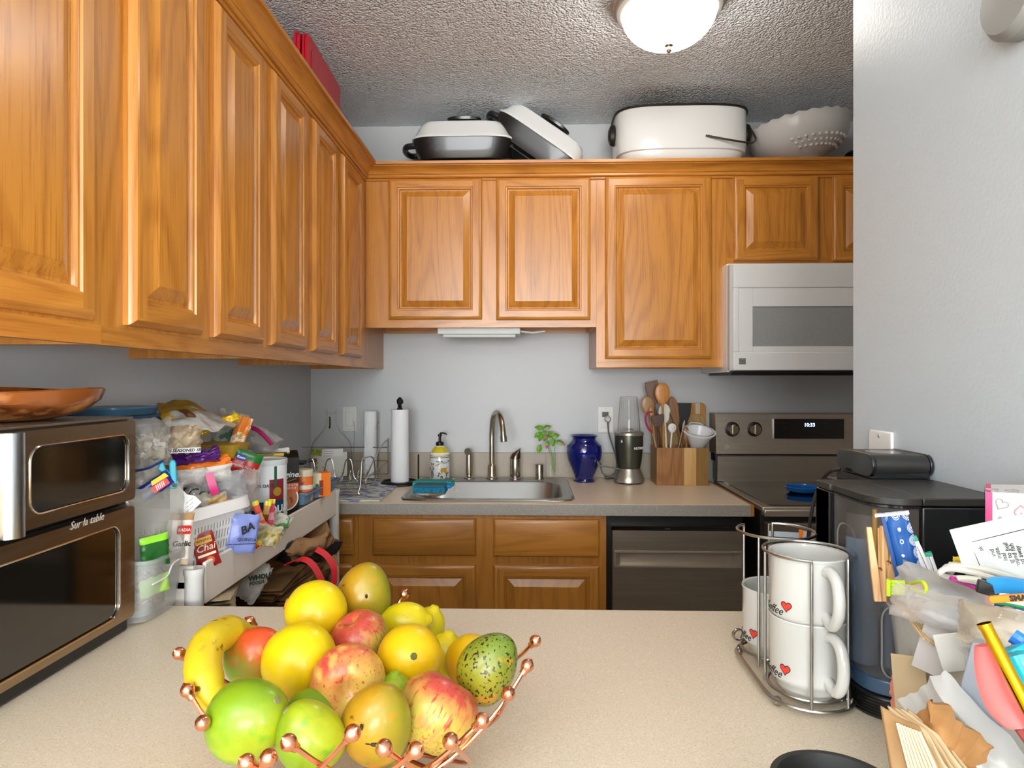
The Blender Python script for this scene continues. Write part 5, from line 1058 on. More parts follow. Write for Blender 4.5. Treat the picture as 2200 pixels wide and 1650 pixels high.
o = pk('noodle_packet', 'orange and white noodle packet leaning beside the clear bag', 'packet', 515, 935, 1.62, 30, 84, .02, mat('noodle_orange', 'e9822c', .35, mix=[('e9e2d6', 26, .53, .56), ('e0b040', 40, .55, .6)]), yaw=R(30), roll=R(20), seed=61, wr=.003)
pk('zip_bag', 'clear bag with green print behind the noodle packet', 'bag', 490, 930, 1.66, 60, 96, .03, mat('bag_green_print', 'aeb0a8', .2, alpha=.8, mix=('4d7a62', 20, .58, .62), bump=(24, 1, (1, 1, 1), .012)), yaw=R(28), roll=R(18), seed=62, wr=.008)
pk('zip_bag', 'clear zip bag arching with a magenta seal, beside the dish rack', 'bag', 560, 948, 1.80, 78, 56, .04, film('bag_haze', 'a8a6a0', .45, .2, 26), yaw=R(24), roll=R(30), seed=63, wr=.006)
o = B().ribbon(cat_rom([P(534, 916, 1.76), P(556, 926, 1.76), P(574, 943, 1.76), P(584, 956, 1.76)], 6), V((.0, .9, .5)), .012, .0022).build('bag_zipper', mat('magenta_zipper', 'a0185a', .3)); adopt(o, 'clear zip bag arching')
o, w_, h_ = pk('soup_packet', 'green and red soup mix packet standing tilted above the basket', 'packet', 526, 998, 1.56, 60, 58, .010, bands('soup_packet_col', [(0, '3c7a20'), (.10, 'b8241c'), (.66, '1d6a2a')], rough=.3), yaw=R(28), roll=R(22), seed=64, wr=.0015, root=True)
B().prism(rrect(w_*.34, h_*.22, .002, 3, -w_*.22, h_*.22), -.0075, -.006).build('blue_badge', BLUE, o); text('Knorr', .008, INKW, o, (-w_*.22, -.0078, h_*.22), bold=.0003); text('Tamarind Soup Base', .0088, INKW, o, (0, -.0075, -h_*.08), shear=.2); text('- -- --- --', .0075, YEL, o, (0, -.0072, -h_*.22))
o, w_, h_ = pk('snack_box', 'black and red carton lying behind the oats canister', 'box', 585, 992, 1.82, 60, 40, .03, mat('carton_dark', '1d1a18', .35), yaw=R(20), seed=65, wr=.001, root=True)
B().box(-w_*.5, w_*.4, -.017, -.015, h_*.34, h_*.48).build('yellow_edge', YEL, o)
pk('paper_packet', 'flat white and yellow packet lying on top beyond the soup packet', 'packet', 575, 972, 1.84, 90, 14, .012, bands('white_yellow', [(0, 'd9a51c'), (.3, 'd8d6d0')], rough=.3), yaw=R(18), roll=R(-3), seed=66, wr=.003)
# ---------------------------------------------------------------- lower shelf: paper bags
LS = .521
bagm = [KRAFT, mat('kraft_dark', '8b6640', .75, mix=('6f4d2c', 12, .4, .7), bump=(30, .4, (1, 1, 1), .004))]
random.seed(11)
bh = []
for i in range(15):
    z = LS+.006+i*.0185; w = random.uniform(-.012, .012); yy = 1.92+random.uniform(-.02, .02)
    r = thing('paper_bag', ('topmost flat brown paper bag of the stack under the shelf' if i == 14 else 'folded brown paper grocery bag in the stack under the shelf'), 'bag', (-.80+w, yy, z), (0, 0, R(random.uniform(-7, 7))), 'folded paper bags under the shelf')
    b = B(); L, Wd, th = .235, .145, .0135
    def fn(u, v, top):
        x = (u-.5)*2*Wd; y = (v-.5)*2*L; e = .0035*noise.noise(V((x*20+i*3, y*20, top*4))); k = th*(1-.25*abs(2*v-1)**4); return V((x, y, (k if top else 0)+e))
    b.grid(lambda u, v: fn(u, v, 1), 12, 16); b.grid(lambda u, v: fn(1-u, v, 0), 12, 16)
    m = b.build('bag_fold', bagm[i % 2], r); 
    for k in (1, 2): 
        bb = B(); bb.box(-Wd+.005*k, Wd-.003*k, -L+.01*k, L-.006*k, th*k/3-.001, th*k/3+.0006); bb.build('inner_fold', bagm[(i+k) % 2], r)
ztop_ = LS+.006+15*.0185
def soft(name, label, cat, c, w, l, h, m, rot, seed, wr=.01):
    o = B().pouch(w, l, h, seed, wr).build(name, m, None, c, rot); return tag(o, label, cat)
soft('paper_bag', 'tan paper bag propped upright against the far post under the shelf', 'bag', P(692, 1172, 2.06), .07, .15, .012, KRAFT, (R(-15), R(-12), R(30)), 70, .004)
soft('plastic_bag', 'crumpled black plastic bag on top of the paper bag stack', 'bag', P(665, 1185, 1.80), .16, .12, .05, mat('black_bag', '1c1b1d', .3, bump=(24, 1, (1, 1, 1), .01)), (R(60), 0, R(30)), 71, .014)
soft('paper_bag', 'crumpled brown bag end between black bag and red straps', 'bag', P(668, 1172, 1.74), .12, .07, .03, bagm[1], (R(50), R(-20), R(20)), 72, .014)
soft('plastic_bag', 'white shopping bag with green lettering wedged under the shelf rail', 'bag', PX(541, 1246, -.70), .07, .10, .03, mat('white_bag', 'c9c7bf', .4, bump=(24, .8, (1, 1, 1), .01)), (R(-10), R(35), R(35)), 73, .01)
wb2 = [x for x in COL.objects if x.get('label', '').startswith('white shopping bag')][0]
text('WHOLE', .016, mat('dark_green_ink', '1f3a26', .6), wb2, (.008, -.022, .014), rot=(pi/2, R(-35), 0), bold=.0006); text('FOODS', .011, mat('dark_green_ink'), wb2, (.008, -.022, -.002), rot=(pi/2, R(-35), 0), bold=.0003)
for i in range(5): soft('paper_sleeve', ('flat cream paper sleeve, topmost of the fan under the near shelf end', 'flat cream paper sleeve, second in the fan under the shelf', 'flat cream paper sleeve, third in the fan under the shelf', 'flat cream paper sleeve, fourth in the fan under the shelf', 'flat cream paper sleeve, lowest of the fan under the shelf')[i], 'paper', (-.76-.006*i, 1.44+.004*i, .872-.012*i), .20, .30, .008, mat('cream_sleeve', 'bfae8e', .6, bump=(20, .3)), (R(83), 0, R(18+3*i)), 74+i, .003)
# red strap handles
RS = mat('red_strap', 'cf1f28', .6)
r = thing('tote_handles', 'two looped red fabric straps hanging over the paper bag stack', 'straps', P(685, 1230, 1.74), 0)
for name, pts in (('front_strap', [(612, 1215), (640, 1202), (662, 1205), (680, 1225), (694, 1255), (704, 1290), (706, 1330)]), ('rear_strap', [(680, 1180), (700, 1192), (716, 1215), (718, 1245), (712, 1275), (706, 1300), (704, 1330)])):
    pp = cat_rom([P(a, c, 1.66 if name[0] == 'f' else 1.70) for a, c in pts], 6); B(r).ribbon(pp, V((.85, .5, .25)), .016, .0009).build(name, RS, r)
# ================================================================ foreground: fruit bowl
BC = V((-.190, .727, CT)); COP = mat('rose_copper', 'e39e7e', .2, 1)
r = thing('fruit_bowl', 'rose copper wire fruit bowl with ball tips on the peninsula', 'fruit bowl', (BC.x, BC.y, CT+.001))
ends = [(1150, 1377, 1.04), (1133, 1430, 1.04), (1092, 1490, 1.04), (1035, 1548, 1.04), (968, 1592, 1.04), (893, 1612, 1.042), (825, 1607, 1.05), (757, 1575, 1.062), (620, 1595, 1.05), (577, 1628, 1.045), (530, 1638, 1.035), (436, 1553, 1.035), (403, 1483, 1.035), (385, 1404, 1.04), (868, 1277, 1.045)]
E = []
for px, py, z in ends: p = PZ(px, py, z); E.append((math.atan2(p.y-BC.y, p.x-BC.x), math.hypot(p.x-BC.x, p.y-BC.y), z-CT-.001))
for a in (150, 128, 108): E.append((R(a), .195, .118))
def surf(a, t, rr, zz):   # bowl surface: t=0 at base ring, 1 at tip
    rad = .055+(rr-.055)*t; z = .006+(zz-.006)*(t**2.0); return V((rad*math.cos(a), rad*math.sin(a), z))
for i, (a, rr, zz) in enumerate(E):
    sw = R(62) if i % 2 else R(-62)
    pts = [surf(a-sw*(1-t)**1.1, t, rr, zz) for t in [k/12 for k in range(13)]]
    o = B().tube(pts, .0023, 8).build('wire', COP, r); tip = pts[-1]; d = (pts[-1]-pts[-2]).normalized()
    q = d.to_track_quat('Z', 'Y').to_matrix().to_4x4()
    B().lathe([(.0038, -.010), (.0044, -.006)]+[(.0070*math.sin(pi*k/8), -.0070*math.cos(pi*k/8)) for k in range(2, 8)]+[(.0014, .0073), (.0004, .0084)], c=tip, n=18, M=q).build('ball_tip', COP, r)
for rad, z in ((.056, .0045), (.10, .026)):
    zz = .006+.112*(((rad-.055)/.14)**2) if rad > .06 else z
    B().tube([(rad*math.cos(t/36*2*pi), rad*math.sin(t/36*2*pi), zz) for t in range(36)], .0032, 8, True).build('base_ring', COP, r)
# ---------------------------------------------------------------- fruit
def fr(name, label, px, py, d, sz, m, rot=(0, 0, 0), kind='round', stem=None, seed=0, group=None):
    Y = d*(CA+(px-1100)/F*SA); c = P(px, py, Y); a, b_, h = sz
    r = thing(name, label, 'fruit', c, tuple(R(x) for x in rot), group)
    def fn(p, t, j):
        x, y, z = p
        if kind == 'apple':
            rr = math.hypot(x, y); k = 1+.06*z-.0*rr; dz = -.30*math.exp(-(rr/.28)**2)*(1 if z > 0 else -.6)
            return V((x*a*k, y*b_*k, (z+dz)*h*.94))
        if kind == 'mango':
            k = 1-.10*z; return V((x*a*k+.10*a*z*z, y*b_*k*.92, z*h*(1+.04*x)))
        if kind == 'lemon':
            k = 1; zz = z*h+(.12*h*(1 if z > 0 else -1) if abs(z) > .97 else 0); return V((x*a, y*b_, zz))
        n_ = 1+.012*noise.noise(V((x*2+seed, y*2, z*2))); return V((x*a*n_, y*b_*n_, z*h*n_))
    N = 28; b = B(); b.lathe([(math.sin(pi*j/N), -math.cos(pi*j/N)) for j in range(N+1)], n=40, fn=fn)
    b.build('skin', m, r, ang=80)
    if stem == 'apple': B().tube([(0, 0, h*.62), (.001, .001, h*.80), (.004, .002, h*1.0)], [.0012, .0011, .0017], 6).build('stem', mat('fruit_stem', '5a4026', .7), r)
    if stem == 'nub':
        B().lathe([(.0038, h*.965), (.0034, h*1.01), (.001, h*1.02)], n=9).build('stem_end', mat('nub', '7c7a4c', .7), r)
    return r
def cit(name, c, c2, c3=None): return mat(name, c, .32, mix=[(c2, 10, .45, .65)]+([(c3, 30, .66, .72)] if c3 else []), bump=(380, .22, (1, 1, 1), .0006), spec=.5)
YG = cit('grapefruit_skin', 'dfc40c', 'd2b00a'); YO = cit('orange_skin', 'dfb40c', 'd6a20a'); LM = cit('lemon_skin', 'dcc816', 'c4b60e')
def two(name, c1, c2, axis, lo, hi, spots=None, streak=None, rough=.33):
    """ripening gradient along one axis of the fruit itself, with spots"""
    m = mat(name, c1, rough, coat=.12, bump=(200, .06, (1, 1, 1), .001)); nt = m.node_tree; L = nt.links; b = nt.nodes['Principled BSDF']
    tc = nn(nt, 'ShaderNodeTexCoord'); sp = nn(nt, 'ShaderNodeSeparateXYZ'); L.new(tc.outputs['Generated'], sp.inputs[0])
    n1 = nn(nt, 'ShaderNodeTexNoise', Scale=3.0, Detail=3.0); L.new(tc.outputs['Generated'], n1.inputs['Vector'])
    md = nn(nt, 'ShaderNodeMath', operation='MULTIPLY_ADD'); md.inputs[1].default_value = .9; L.new(n1.outputs['Fac'], md.inputs[0]); L.new(sp.outputs[axis], md.inputs[2])
    mr = nn(nt, 'ShaderNodeMapRange'); mr.inputs[1].default_value = lo+.45; mr.inputs[2].default_value = hi+.45; L.new(md.outputs[0], mr.inputs[0])
    mc = nn(nt, 'ShaderNodeMix', data_type='RGBA'); mc.inputs[6].default_value = lin(c1); mc.inputs[7].default_value = lin(c2); L.new(mr.outputs[0], mc.inputs[0]); last = mc.outputs[2]
    for it in (streak or []):
        col, sc, a0, a1, mp = it
        mpn = nn(nt, 'ShaderNodeMapping'); mpn.inputs['Scale'].default_value = mp; L.new(tc.outputs['Generated'], mpn.inputs[0])
        n2 = nn(nt, 'ShaderNodeTexNoise', Scale=sc, Detail=4.0); L.new(mpn.outputs[0], n2.inputs['Vector'])
        r2 = nn(nt, 'ShaderNodeMapRange'); r2.inputs[1].default_value = a0; r2.inputs[2].default_value = a1; L.new(n2.outputs['Fac'], r2.inputs[0])
        m2 = nn(nt, 'ShaderNodeMix', data_type='RGBA'); L.new(r2.outputs[0], m2.inputs[0]); L.new(last, m2.inputs[6]); m2.inputs[7].default_value = lin(col); last = m2.outputs[2]
    L.new(last, b.inputs['Base Color']); return m
AP = two('apple_skin', 'c4443a', 'd2ae4c', 'X', .0, .6, streak=[('ba3430', 7, .56, .70, (4, 4, .5)), ('d9b45c', 4, .52, .68, (1.2, 1.2, .5))])
AP2 = two('apple_skin_pale', 'b8483a', 'b3a442', 'Z', .9, .45, streak=[('ab2f2a', 8, .54, .66, (3.8, 3.8, .45)), ('c98a4a', 4, .52, .7, (1.5, 1.5, .5))])
MG = two('mango_green_skin', '739214', 'a6ac1a', 'X', .25, .95, streak=[('5a9418', 3, .52, .7, (1, 1, 1)), ('8a8a3a', 30, .68, .72, (1, 1, 1))])
MY_ = two('mango_yellow_skin', 'a87f16', '87861c', 'X', .3, 1.0, streak=[('6d4a14', 9, .68, .74, (1, 1, 1)), ('c47a16', 3, .55, .75, (1, 1, 1))])
MR = two('mango_red_skin', '7d9a24', 'cc4a20', 'Z', .25, .75, streak=[('d88a24', 3, .52, .68, (1, 1, 1))])
MS = two('mango_spotted_skin', '8f8a20', '667c26', 'Z', .3, .9, streak=[('c08a20', 3, .56, .66, (1, 1, 1)), ('23180e', 19, .575, .61, (1, 1, 1))])
PAT = mat('bruise', '241a0e', .6)
FR = fr
FR('grapefruit', 'large yellow grapefruit front left, right of the red-green mango', 643, 1418, .735, (.041, .041, .0405), YG, (20, 0, 0))
g = FR('grapefruit', 'yellow grapefruit behind the front one, with brown stem scar at left', 679, 1315, .825, (.039, .039, .0385), YG, (0, -70, 15))
B().tube([(.006*math.cos(t/10*2*pi), .006*math.sin(t/10*2*pi), .0385) for t in range(10)], .0014, 6, True).build('stem_scar', mat('scar', 'a8741a', .6), g)
g = FR('orange', 'deep yellow orange at centre right with dark stem end', 880, 1413, .762, (.038, .038, .038), YO, (60, 35, 0)); B().lathe([(.0045, .0372), (.0035, .0388), (.001, .0384)], n=7).build('stem_end', mat('green_nub', '5c5a26', .7), g)
FR('orange', 'orange mostly hidden behind the spotted green mango', 1012, 1420, .83, (.033, .033, .033), YO)
FR('apple', 'red and yellow apple at the very centre of the bowl', 748, 1465, .705, (.040, .040, .038), AP, (72, 62, 0), 'apple', None)
FR('apple', 'pale streaked apple behind the centre one, under the grapefruit', 772, 1372, .80, (.036, .036, .034), AP2, (15, -20, 0), 'apple', None)
FR('apple', 'large streaked apple at the front right of the bowl', 938, 1532, .672, (.043, .043, .041), AP2, (-25, 30, 0), 'apple', None)
g = FR('mango', 'yellow brown mango on top at the back of the pile', 781, 1277, .885, (.037, .037, .043), MY_, (0, 0, 0), 'mango'); B().sph((.012, -.0318, .008), (.002, .0012, .003), 8).build('bruise', PAT, g)
g = FR('mango', 'yellow brown mango with a black scar at front centre', 808, 1553, .628, (.034, .034, .040), MY_, (10, 8, 0), 'mango')
for x, z, w_, h_ in ((.006, .002, .005, .0022), (.012, .003, .0035, .0018), (-.008, .016, .0018, .0035), (.0, .002, .003, .0012)): B().sph((x, -.0302+abs(z)*.12, z), (w_, .002, h_), 8).build('bruise', PAT, g)
FR('mango', 'bright green mango, largest fruit at the front left', 532, 1543, .612, (.037, .037, .041), MG, (15, 55, 0), 'mango', 'nub')
FR('mango', 'smaller green and yellow mango at the front between two others', 663, 1582, .60, (.030, .030, .034), MG, (10, -35, 0), 'mango', 'nub')
FR('mango', 'dark green mango wedged low behind the two front green ones', 668, 1530, .675, (.024, .024, .028), MG, (0, 70, 20), 'mango')
FR('mango', 'red and green mango inside the curve of the banana', 545, 1408, .76, (.032, .032, .036), MR, (0, 35, 0), 'mango')
g = FR('mango', 'green mango with black speckles at the right edge of the bowl', 1046, 1433, .722, (.032, .032, .041), MS, (0, 28, 0), 'mango')
FR('lemon', 'knobbly yellow lemon lying at the back right of the pile', 868, 1337, .872, (.026, .026, .035), LM, (0, 82, 0), 'lemon')
FR('lemon', 'upright yellow lemon behind the knobbly one', 918, 1350, .905, (.024, .024, .030), LM, (0, 20, 0), 'lemon')
FR('lemon', 'greenish yellow lemon between the orange and the spotted mango', 957, 1408, .855, (.026, .026, .029), LM, (0, 10, 0), 'lemon')
FR('lime', 'small green lime glimpsed low between centre apple and front mango', 848, 1492, .71, (.020, .020, .023), MG, (0, 0, 0), 'lemon')
# banana
bp = [(480, 1525, .665), (447, 1480, .668), (436, 1430, .685), (446, 1388, .71), (474, 1364, .745), (508, 1353, .775), (534, 1356, .79)]
bp = cat_rom([P(a, c, d*.985) for a, c, d in bp], 6); nB = len(bp); cB = bp[nB//2]
r = thing('banana', 'ripe speckled banana curving up the left side of the bowl', 'banana', cB)
rad = [.0225*min(1, .45+2.6*(i/(nB-1)))*min(1, .35+2.6*(1-i/(nB-1))) for i in range(nB)]
BAN = mat('banana_skin', 'd6bb1e', .4, mix=[('c9a81a', 14, .45, .6), ('6b3f12', 60, .64, .68), ('8a5a1a', 22, .66, .72)])
B().tube([p-cB for p in bp], rad, 6).build('peel', BAN, r, sub=2, ang=80)
B().tube([bp[-1]-cB, bp[-1]-cB+V((.006, .006, -.002)), bp[-1]-cB+V((.010, .012, -.005))], [.008, .006, .006], 8).build('stem', mat('banana_stem', 'a8a02a', .5), r)
# ================================================================ mug rack and mugs
RKW = mat('dull_chrome', 'aaa9a4', .3, 1)
MB = V((.372, .885, CT+.001)); MB2 = V((.374, 1.003, CT+.001)); RZ = 1.113
r = thing('mug_rack', 'chrome wire double mug stand at the right of the peninsula', 'mug rack', ((MB.x+MB2.x)/2, (MB.y+MB2.y)/2, CT+.001))
def ringpts(c, rad, z, a0=0, a1=360, n=40): return [V((c.x+rad*math.cos(R(a0+(a1-a0)*i/n)), c.y+rad*math.sin(R(a0+(a1-a0)*i/n)), z)) for i in range(n+1)]
rr = .056
for c, g0 in ((MB, 252), (MB2, 75)):
    pts = ringpts(c, rr, RZ, g0+52, g0+360, 44); a, z_ = pts[0], pts[-1]
    full = [V((a.x, a.y, CT+.012)), V((a.x, a.y, RZ-.02)), V((a.x, a.y, RZ-.005))]+pts+[V((z_.x, z_.y, RZ-.005)), V((z_.x, z_.y, RZ-.02)), V((z_.x, z_.y, CT+.012))]
    B(r).tube(full, .0021, 8).build('top_ring', RKW, r)
    B(r).tube(ringpts(c, .050, CT+.020, 0, 360, 40)[:-1], .0021, 8, True).build('cup_ring', RKW, r)
    for k in (g0+150, g0+250): B(r).tube([V((c.x+rr*math.cos(R(k)), c.y+rr*math.sin(R(k)), z)) for z in (CT+.010, RZ-.03, RZ)], .0021, 8).build('upright', RKW, r)
ov = [V((MB.x+rr*math.cos(R(t)), MB.y+rr*math.sin(R(t)), CT+.010)) for t in range(180, 361, 12)]+[V((MB2.x+rr*math.cos(R(t)), MB2.y+rr*math.sin(R(t)), CT+.010)) for t in range(0, 181, 12)]
B(r).tube(ov, .0026, 8, True).build('base_hoop', RKW, r)
for t in ((MB.x-.048, MB.y-.02), (MB.x+.05, MB.y-.02), (MB2.x-.05, MB2.y+.02), (MB2.x+.05, MB2.y+.02)): B(r).sph((t[0], t[1], CT+.007), .0062, 14).build('ball_foot', RKW, r)
def mug(label, c, z, ang, hang):
    r = thing('mug', label, 'mug', (c.x, c.y, z), 0, 'white coffee mugs'); Rm = .0485; H = .103
    b = B(); b.open_lathe([(.001, .003), (.030, .001), (.032, 0), (.038, .006), (.0415, .012), (.0438, .018), (.0475, .0215), (Rm, .026), (Rm, H-.006), (Rm+.0012, H-.002), (Rm+.0005, H), (Rm-.003, H-.001), (Rm-.004, H-.008), (Rm-.004, .03), (.036, .010), (.001, .007)], n=56).build('cup', CERAM, r)
    a = R(ang); d = V((math.cos(a), math.sin(a), 0))
    pts = cat_rom([d*(Rm-.003)+V((0, 0, .088)), d*(Rm+.012)+V((0, 0, .091)), d*(Rm+.025)+V((0, 0, .082)), d*(Rm+.030)+V((0, 0, .062)), d*(Rm+.027)+V((0, 0, .040)), d*(Rm+.014)+V((0, 0, .026)), d*(Rm-.004)+V((0, 0, .033))], 6)
    B().tube(pts, .0072, 14).build('handle', CERAM, r)
    for th in (R(hang)-.10, R(hang+176)):
        text('Coffee', .0155, INK, r, (0, 0, .030), cyl=(Rm, th-R(26)), shear=.45)
        hp = heartpts(.0145); n = len(hp); b = B(); b.add([V((0, 0, 0))]+[V((x, 0, z_)) for x, z_ in hp], [(0, (i+1) % n+1, i+1) for i in range(n)])
        b.v = [V(((Rm+.0006)*math.cos(th+.10+p.x/Rm), (Rm+.0006)*math.sin(th+.10+p.x/Rm), .039+p.z)) for p in b.v]; b.build('heart', mat('heart_red', 'd23a2c', .4), r)
        o_ = [V(((Rm+.0006)*math.cos(th+.10+x/Rm), (Rm+.0006)*math.sin(th+.10+x/Rm), .039+z_)) for x, z_ in hp]; B().tube(o_, .0005, 5, True).build('heart_outline', INK, r)
    return r
mug('lower white mug with red heart in the front stack of the wire rack', MB, CT+.0125, -82, -146)
mug('upper white mug with red heart, on top in the wire rack', MB, CT+.0950, -86, -144)
mug('single white mug with red heart at the back of the wire rack', MB2, CT+.0125, 20, -150)
r = thing('metal_ring', 'small chrome ring standing against the back mug', 'ring', PZ(1587, 1376, CT+.001)+V((0, 0, .009)), (R(0), 0, R(20))); B().tube([(.010*math.cos(t/20*2*pi), 0, .0085*math.sin(t/20*2*pi)) for t in range(20)], .0018, 8, True).tube([(.010*math.cos(t/20*2*pi), .004, .0085*math.sin(t/20*2*pi)) for t in range(20)], .0012, 8, True).build('ring', CHROME, r)
# ================================================================ coffee maker
KX0, KX1, KY0, KY1 = .424, .596, .822, .980; KZ = 1.195
r = thing('coffee_maker', 'large black coffee maker with clear water tank, against the right wall', 'coffee maker', (.51, .92, CT+.001))
BK = mat('appliance_black', '2b2a27', .38, bump=(500, .1, (1, 1, 1), .0005)); BKB = mat('appliance_gloss', '14171a', .2, coat=.6)
def foot(x0, x1, y0, y1, rc, nseg=8):
    """outline with the near left corner rounded (counter-clockwise)"""
    pts = [(x1, y0), (x1, y1), (x0, y1), (x0, y0+rc)]
    for i in range(1, nseg+1): a = R(180+90*i/nseg); pts.append((x0+rc+rc*math.cos(a), y0+rc+rc*math.sin(a)))
    return pts
def slab(b, poly, z0, z1):
    n = len(poly); b.add([V((x, y, z0)) for x, y in poly]+[V((x, y, z1)) for x, y in poly], [tuple(range(n))[::-1], tuple(range(n, 2*n))]+[(i, (i+1) % n, n+(i+1) % n, n+i) for i in range(n)]); return b
sxm = PZ(1992, 1074, KZ).x
tp = foot(KX0, KX1, KY0, KY1, .045); 
slab(B(r), foot(KX0+.004, sxm, KY0, .935, .045), KZ-.010, KZ).build('tank_lid', BK, r, bevel=.0015)
slab(B(r), foot(KX0+.004, sxm-.001, KY0+.002, .935, .043), KZ-.013, KZ-.0103).build('lid_seam', BKB, r)
B(r).box(sxm+.0012, KX1, KY0+.001, KY1, KZ-.010, KZ).box(KX0, sxm+.001, .9362, KY1, KZ-.010, KZ).build('top_cover', BK, r, bevel=.0015)
B(r).box(sxm+.001, KX1, KY0+.002, 1.09, CT+.03, KZ-.0115).box(KX0, sxm+.001, .937, KY1, CT+.03, KZ-.0105).build('machine_body', BKB, r, bevel=.002)
B(r).box(KX0, KX0+.003, .937, KY1, CT+.03, KZ-.012).build('side_cover', BK, r)
B(r).box(.506, KX1, KY1, 1.09, KZ-.012, KZ-.001).build('rear_cover', BK, r)
# water tank: walls of clear smoked plastic, with inner funnel shapes
TG = mat('tank_plastic', '8d8883', .14, alpha=.22, coat=.4, bump=(30, .1, (1, 1, 1), .002))
pl = foot(KX0+.006, sxm-.003, KY0+.003, .934, .042)
n = len(pl); b = B(r); b.add([V((x, y, CT+.05)) for x, y in pl]+[V((x, y, KZ-.014)) for x, y in pl], [(i, (i+1) % n, n+(i+1) % n, n+i) for i in range(n)]); b.build('water_tank', TG, r)
TI = mat('tank_inner', '7488a0', .15, alpha=.4, coat=.4)
b = B(r); c0 = V(((KX0+sxm)/2+.002, .880, 0))
b.open_lathe([(.016, CT+.055), (.018, CT+.15), (.024, KZ-.11), (.024, KZ-.06)], c=(c0.x-.012, c0.y, 0), n=24); b.build('tank_column', TI, r)
for (x, y, w_) in ((KX0+.012, .885, .02), (sxm-.02, .862, .012)): B(r).tube([V((x, y, CT+.055)), V((x, y, KZ-.10))], .007, 12).build('tank_rib', TI, r)
ip = rrect(.050, .10, .02, 6); B(r).tube([V((KX0+.0085, .905+x, KZ-.10+z)) for x, z in ip], .0012, 6, True).tube([V((c0.x+x*.7, KY0+.006, CT+.10+z*.9)) for x, z in ip], .0012, 6, True).build('tank_moulding', mat('tank_edge', '8e8b86', .3), r)
b = B(r); b.lathe([(.026, KZ-.16), (.03, KZ-.09), (.03, KZ-.03), (.001, KZ-.03)], c=(c0.x, c0.y+.01, 0), n=24); b.build('filter_basket', mat('basket_smoke', '6e6a66', .3, alpha=.45), r)
B(r).tube([V((c0.x-.012, .855, KZ-.10)), V((c0.x-.012, .855, KZ-.02))], .003, 8).build('yellow_marker', mat('tank_yellow', 'b88a1a', .4), r)
slab(B(r), foot(KX0-.002, KX1, KY0-.004, KY1, .05), CT+.001, CT+.030).build('base', mat('base_black', '0b0b0b', .3), r, bevel=.003)
slab(B(r), foot(KX0+.003, sxm, KY0+.001, .935, .045), CT+.0302, CT+.050).build('tank_seat', mat('seat_blue', '2e4760', .25, coat=.5), r, bevel=.002)
for k in range(6): 
    pf_ = foot(KX0-.0025, KX1, KY0-.0045, KY1, .05); B(r).tube([V((x, y, CT+.006+k*.004)) for x, y in pf_[3:]], .0006, 4).build('base_groove', mat('groove', '050505', .2), r)
# brew head
hx0, hx1, hy0, hy1 = .508, .598, .982, 1.095; hz = 1.229
def lidshape(x0, x1): 
    return rrect(hy1-hy0, hz-KZ-.002, .0155, 8, (hy0+hy1)/2, (KZ+.004+hz)/2)
b = B(r); b.prism(lidshape(0, 0), hx0+.006, hx1-.006, Matrix(((0, 1, 0, 0), (1, 0, 0, 0), (0, 0, 1, 0), (0, 0, 0, 1)))); b.build('brew_head', BK, r)
for a_, c_ in ((hx0, hx0+.005), (hx1-.005, hx1)):
    b = B(r); b.prism(rrect(hy1-hy0+.002, hz-KZ, .0165, 8, (hy0+hy1)/2, (KZ+.004+hz)/2), a_, c_, Matrix(((0, 1, 0, 0), (1, 0, 0, 0), (0, 0, 1, 0), (0, 0, 0, 1)))); b.build('end_cap', BKB, r, bevel=.001)
B(r).box(hx0+.004, hx1-.004, hy0+.004, hy1-.01, KZ, KZ+.012).build('head_base', BKB, r)
B(r).lathe([(.026, hz), (.026, hz+.0008), (.02, hz+.0014), (.001, hz+.0010)], c=((hx0+hx1)/2, (hy0+hy1)/2, 0), n=36, fn=lambda p, a, j: V((p.x, p.y*1.2, p.z))).build('top_button', mat('button_grey', '6b6d6c', .2, .5), r)
B(r).tube(cat_rom([P(1806, 1008, 1.07), P(1785, 1012, 1.08), P(1768, 1028, 1.09), P(1762, 1045, 1.09), P(1752, 1065, 1.08), P(1742, 1110, 1.06), P(1733, 1180, 1.05), V((.42, 1.05, CT+.03)), V((.44, 1.03, CT+.006)), V((.50, .995, CT+.006))], 6), .0028, 8).build('power_cord', BLK, r)
# blue tool seen behind the rack: paint-brush-like handle
r = thing('silicone_brush', 'white and orange handled brush resting behind the empty rack ring', 'brush', P(1690, 1148, 1.06), 0)
B(r).ribbon([P(1651, 1146, 1.06), P(1716, 1150, 1.06)], V((0, 0, 1)), .008, .002).build('handle', mat('pale_handle', 'a9b3bb', .4), r); B(r).ribbon([P(1716, 1152, 1.06), P(1722, 1153, 1.06)], V((0, 0, 1)), .022, .003).build('ferrule', ORG, r)
B(r).ribbon([P(1722, 1154, 1.06), P(1748, 1160, 1.06)], V((0, 0, 1)), .022, .002).build('head', mat('pale_head', 'd9c2b4', .5), r)
B(r).tube([P(1655, 1148, 1.06), V((P(1655, 1148, 1.06).x+.004, 1.075, CT+.002))], .0015, 6).build('support_stem', WIRE, r)
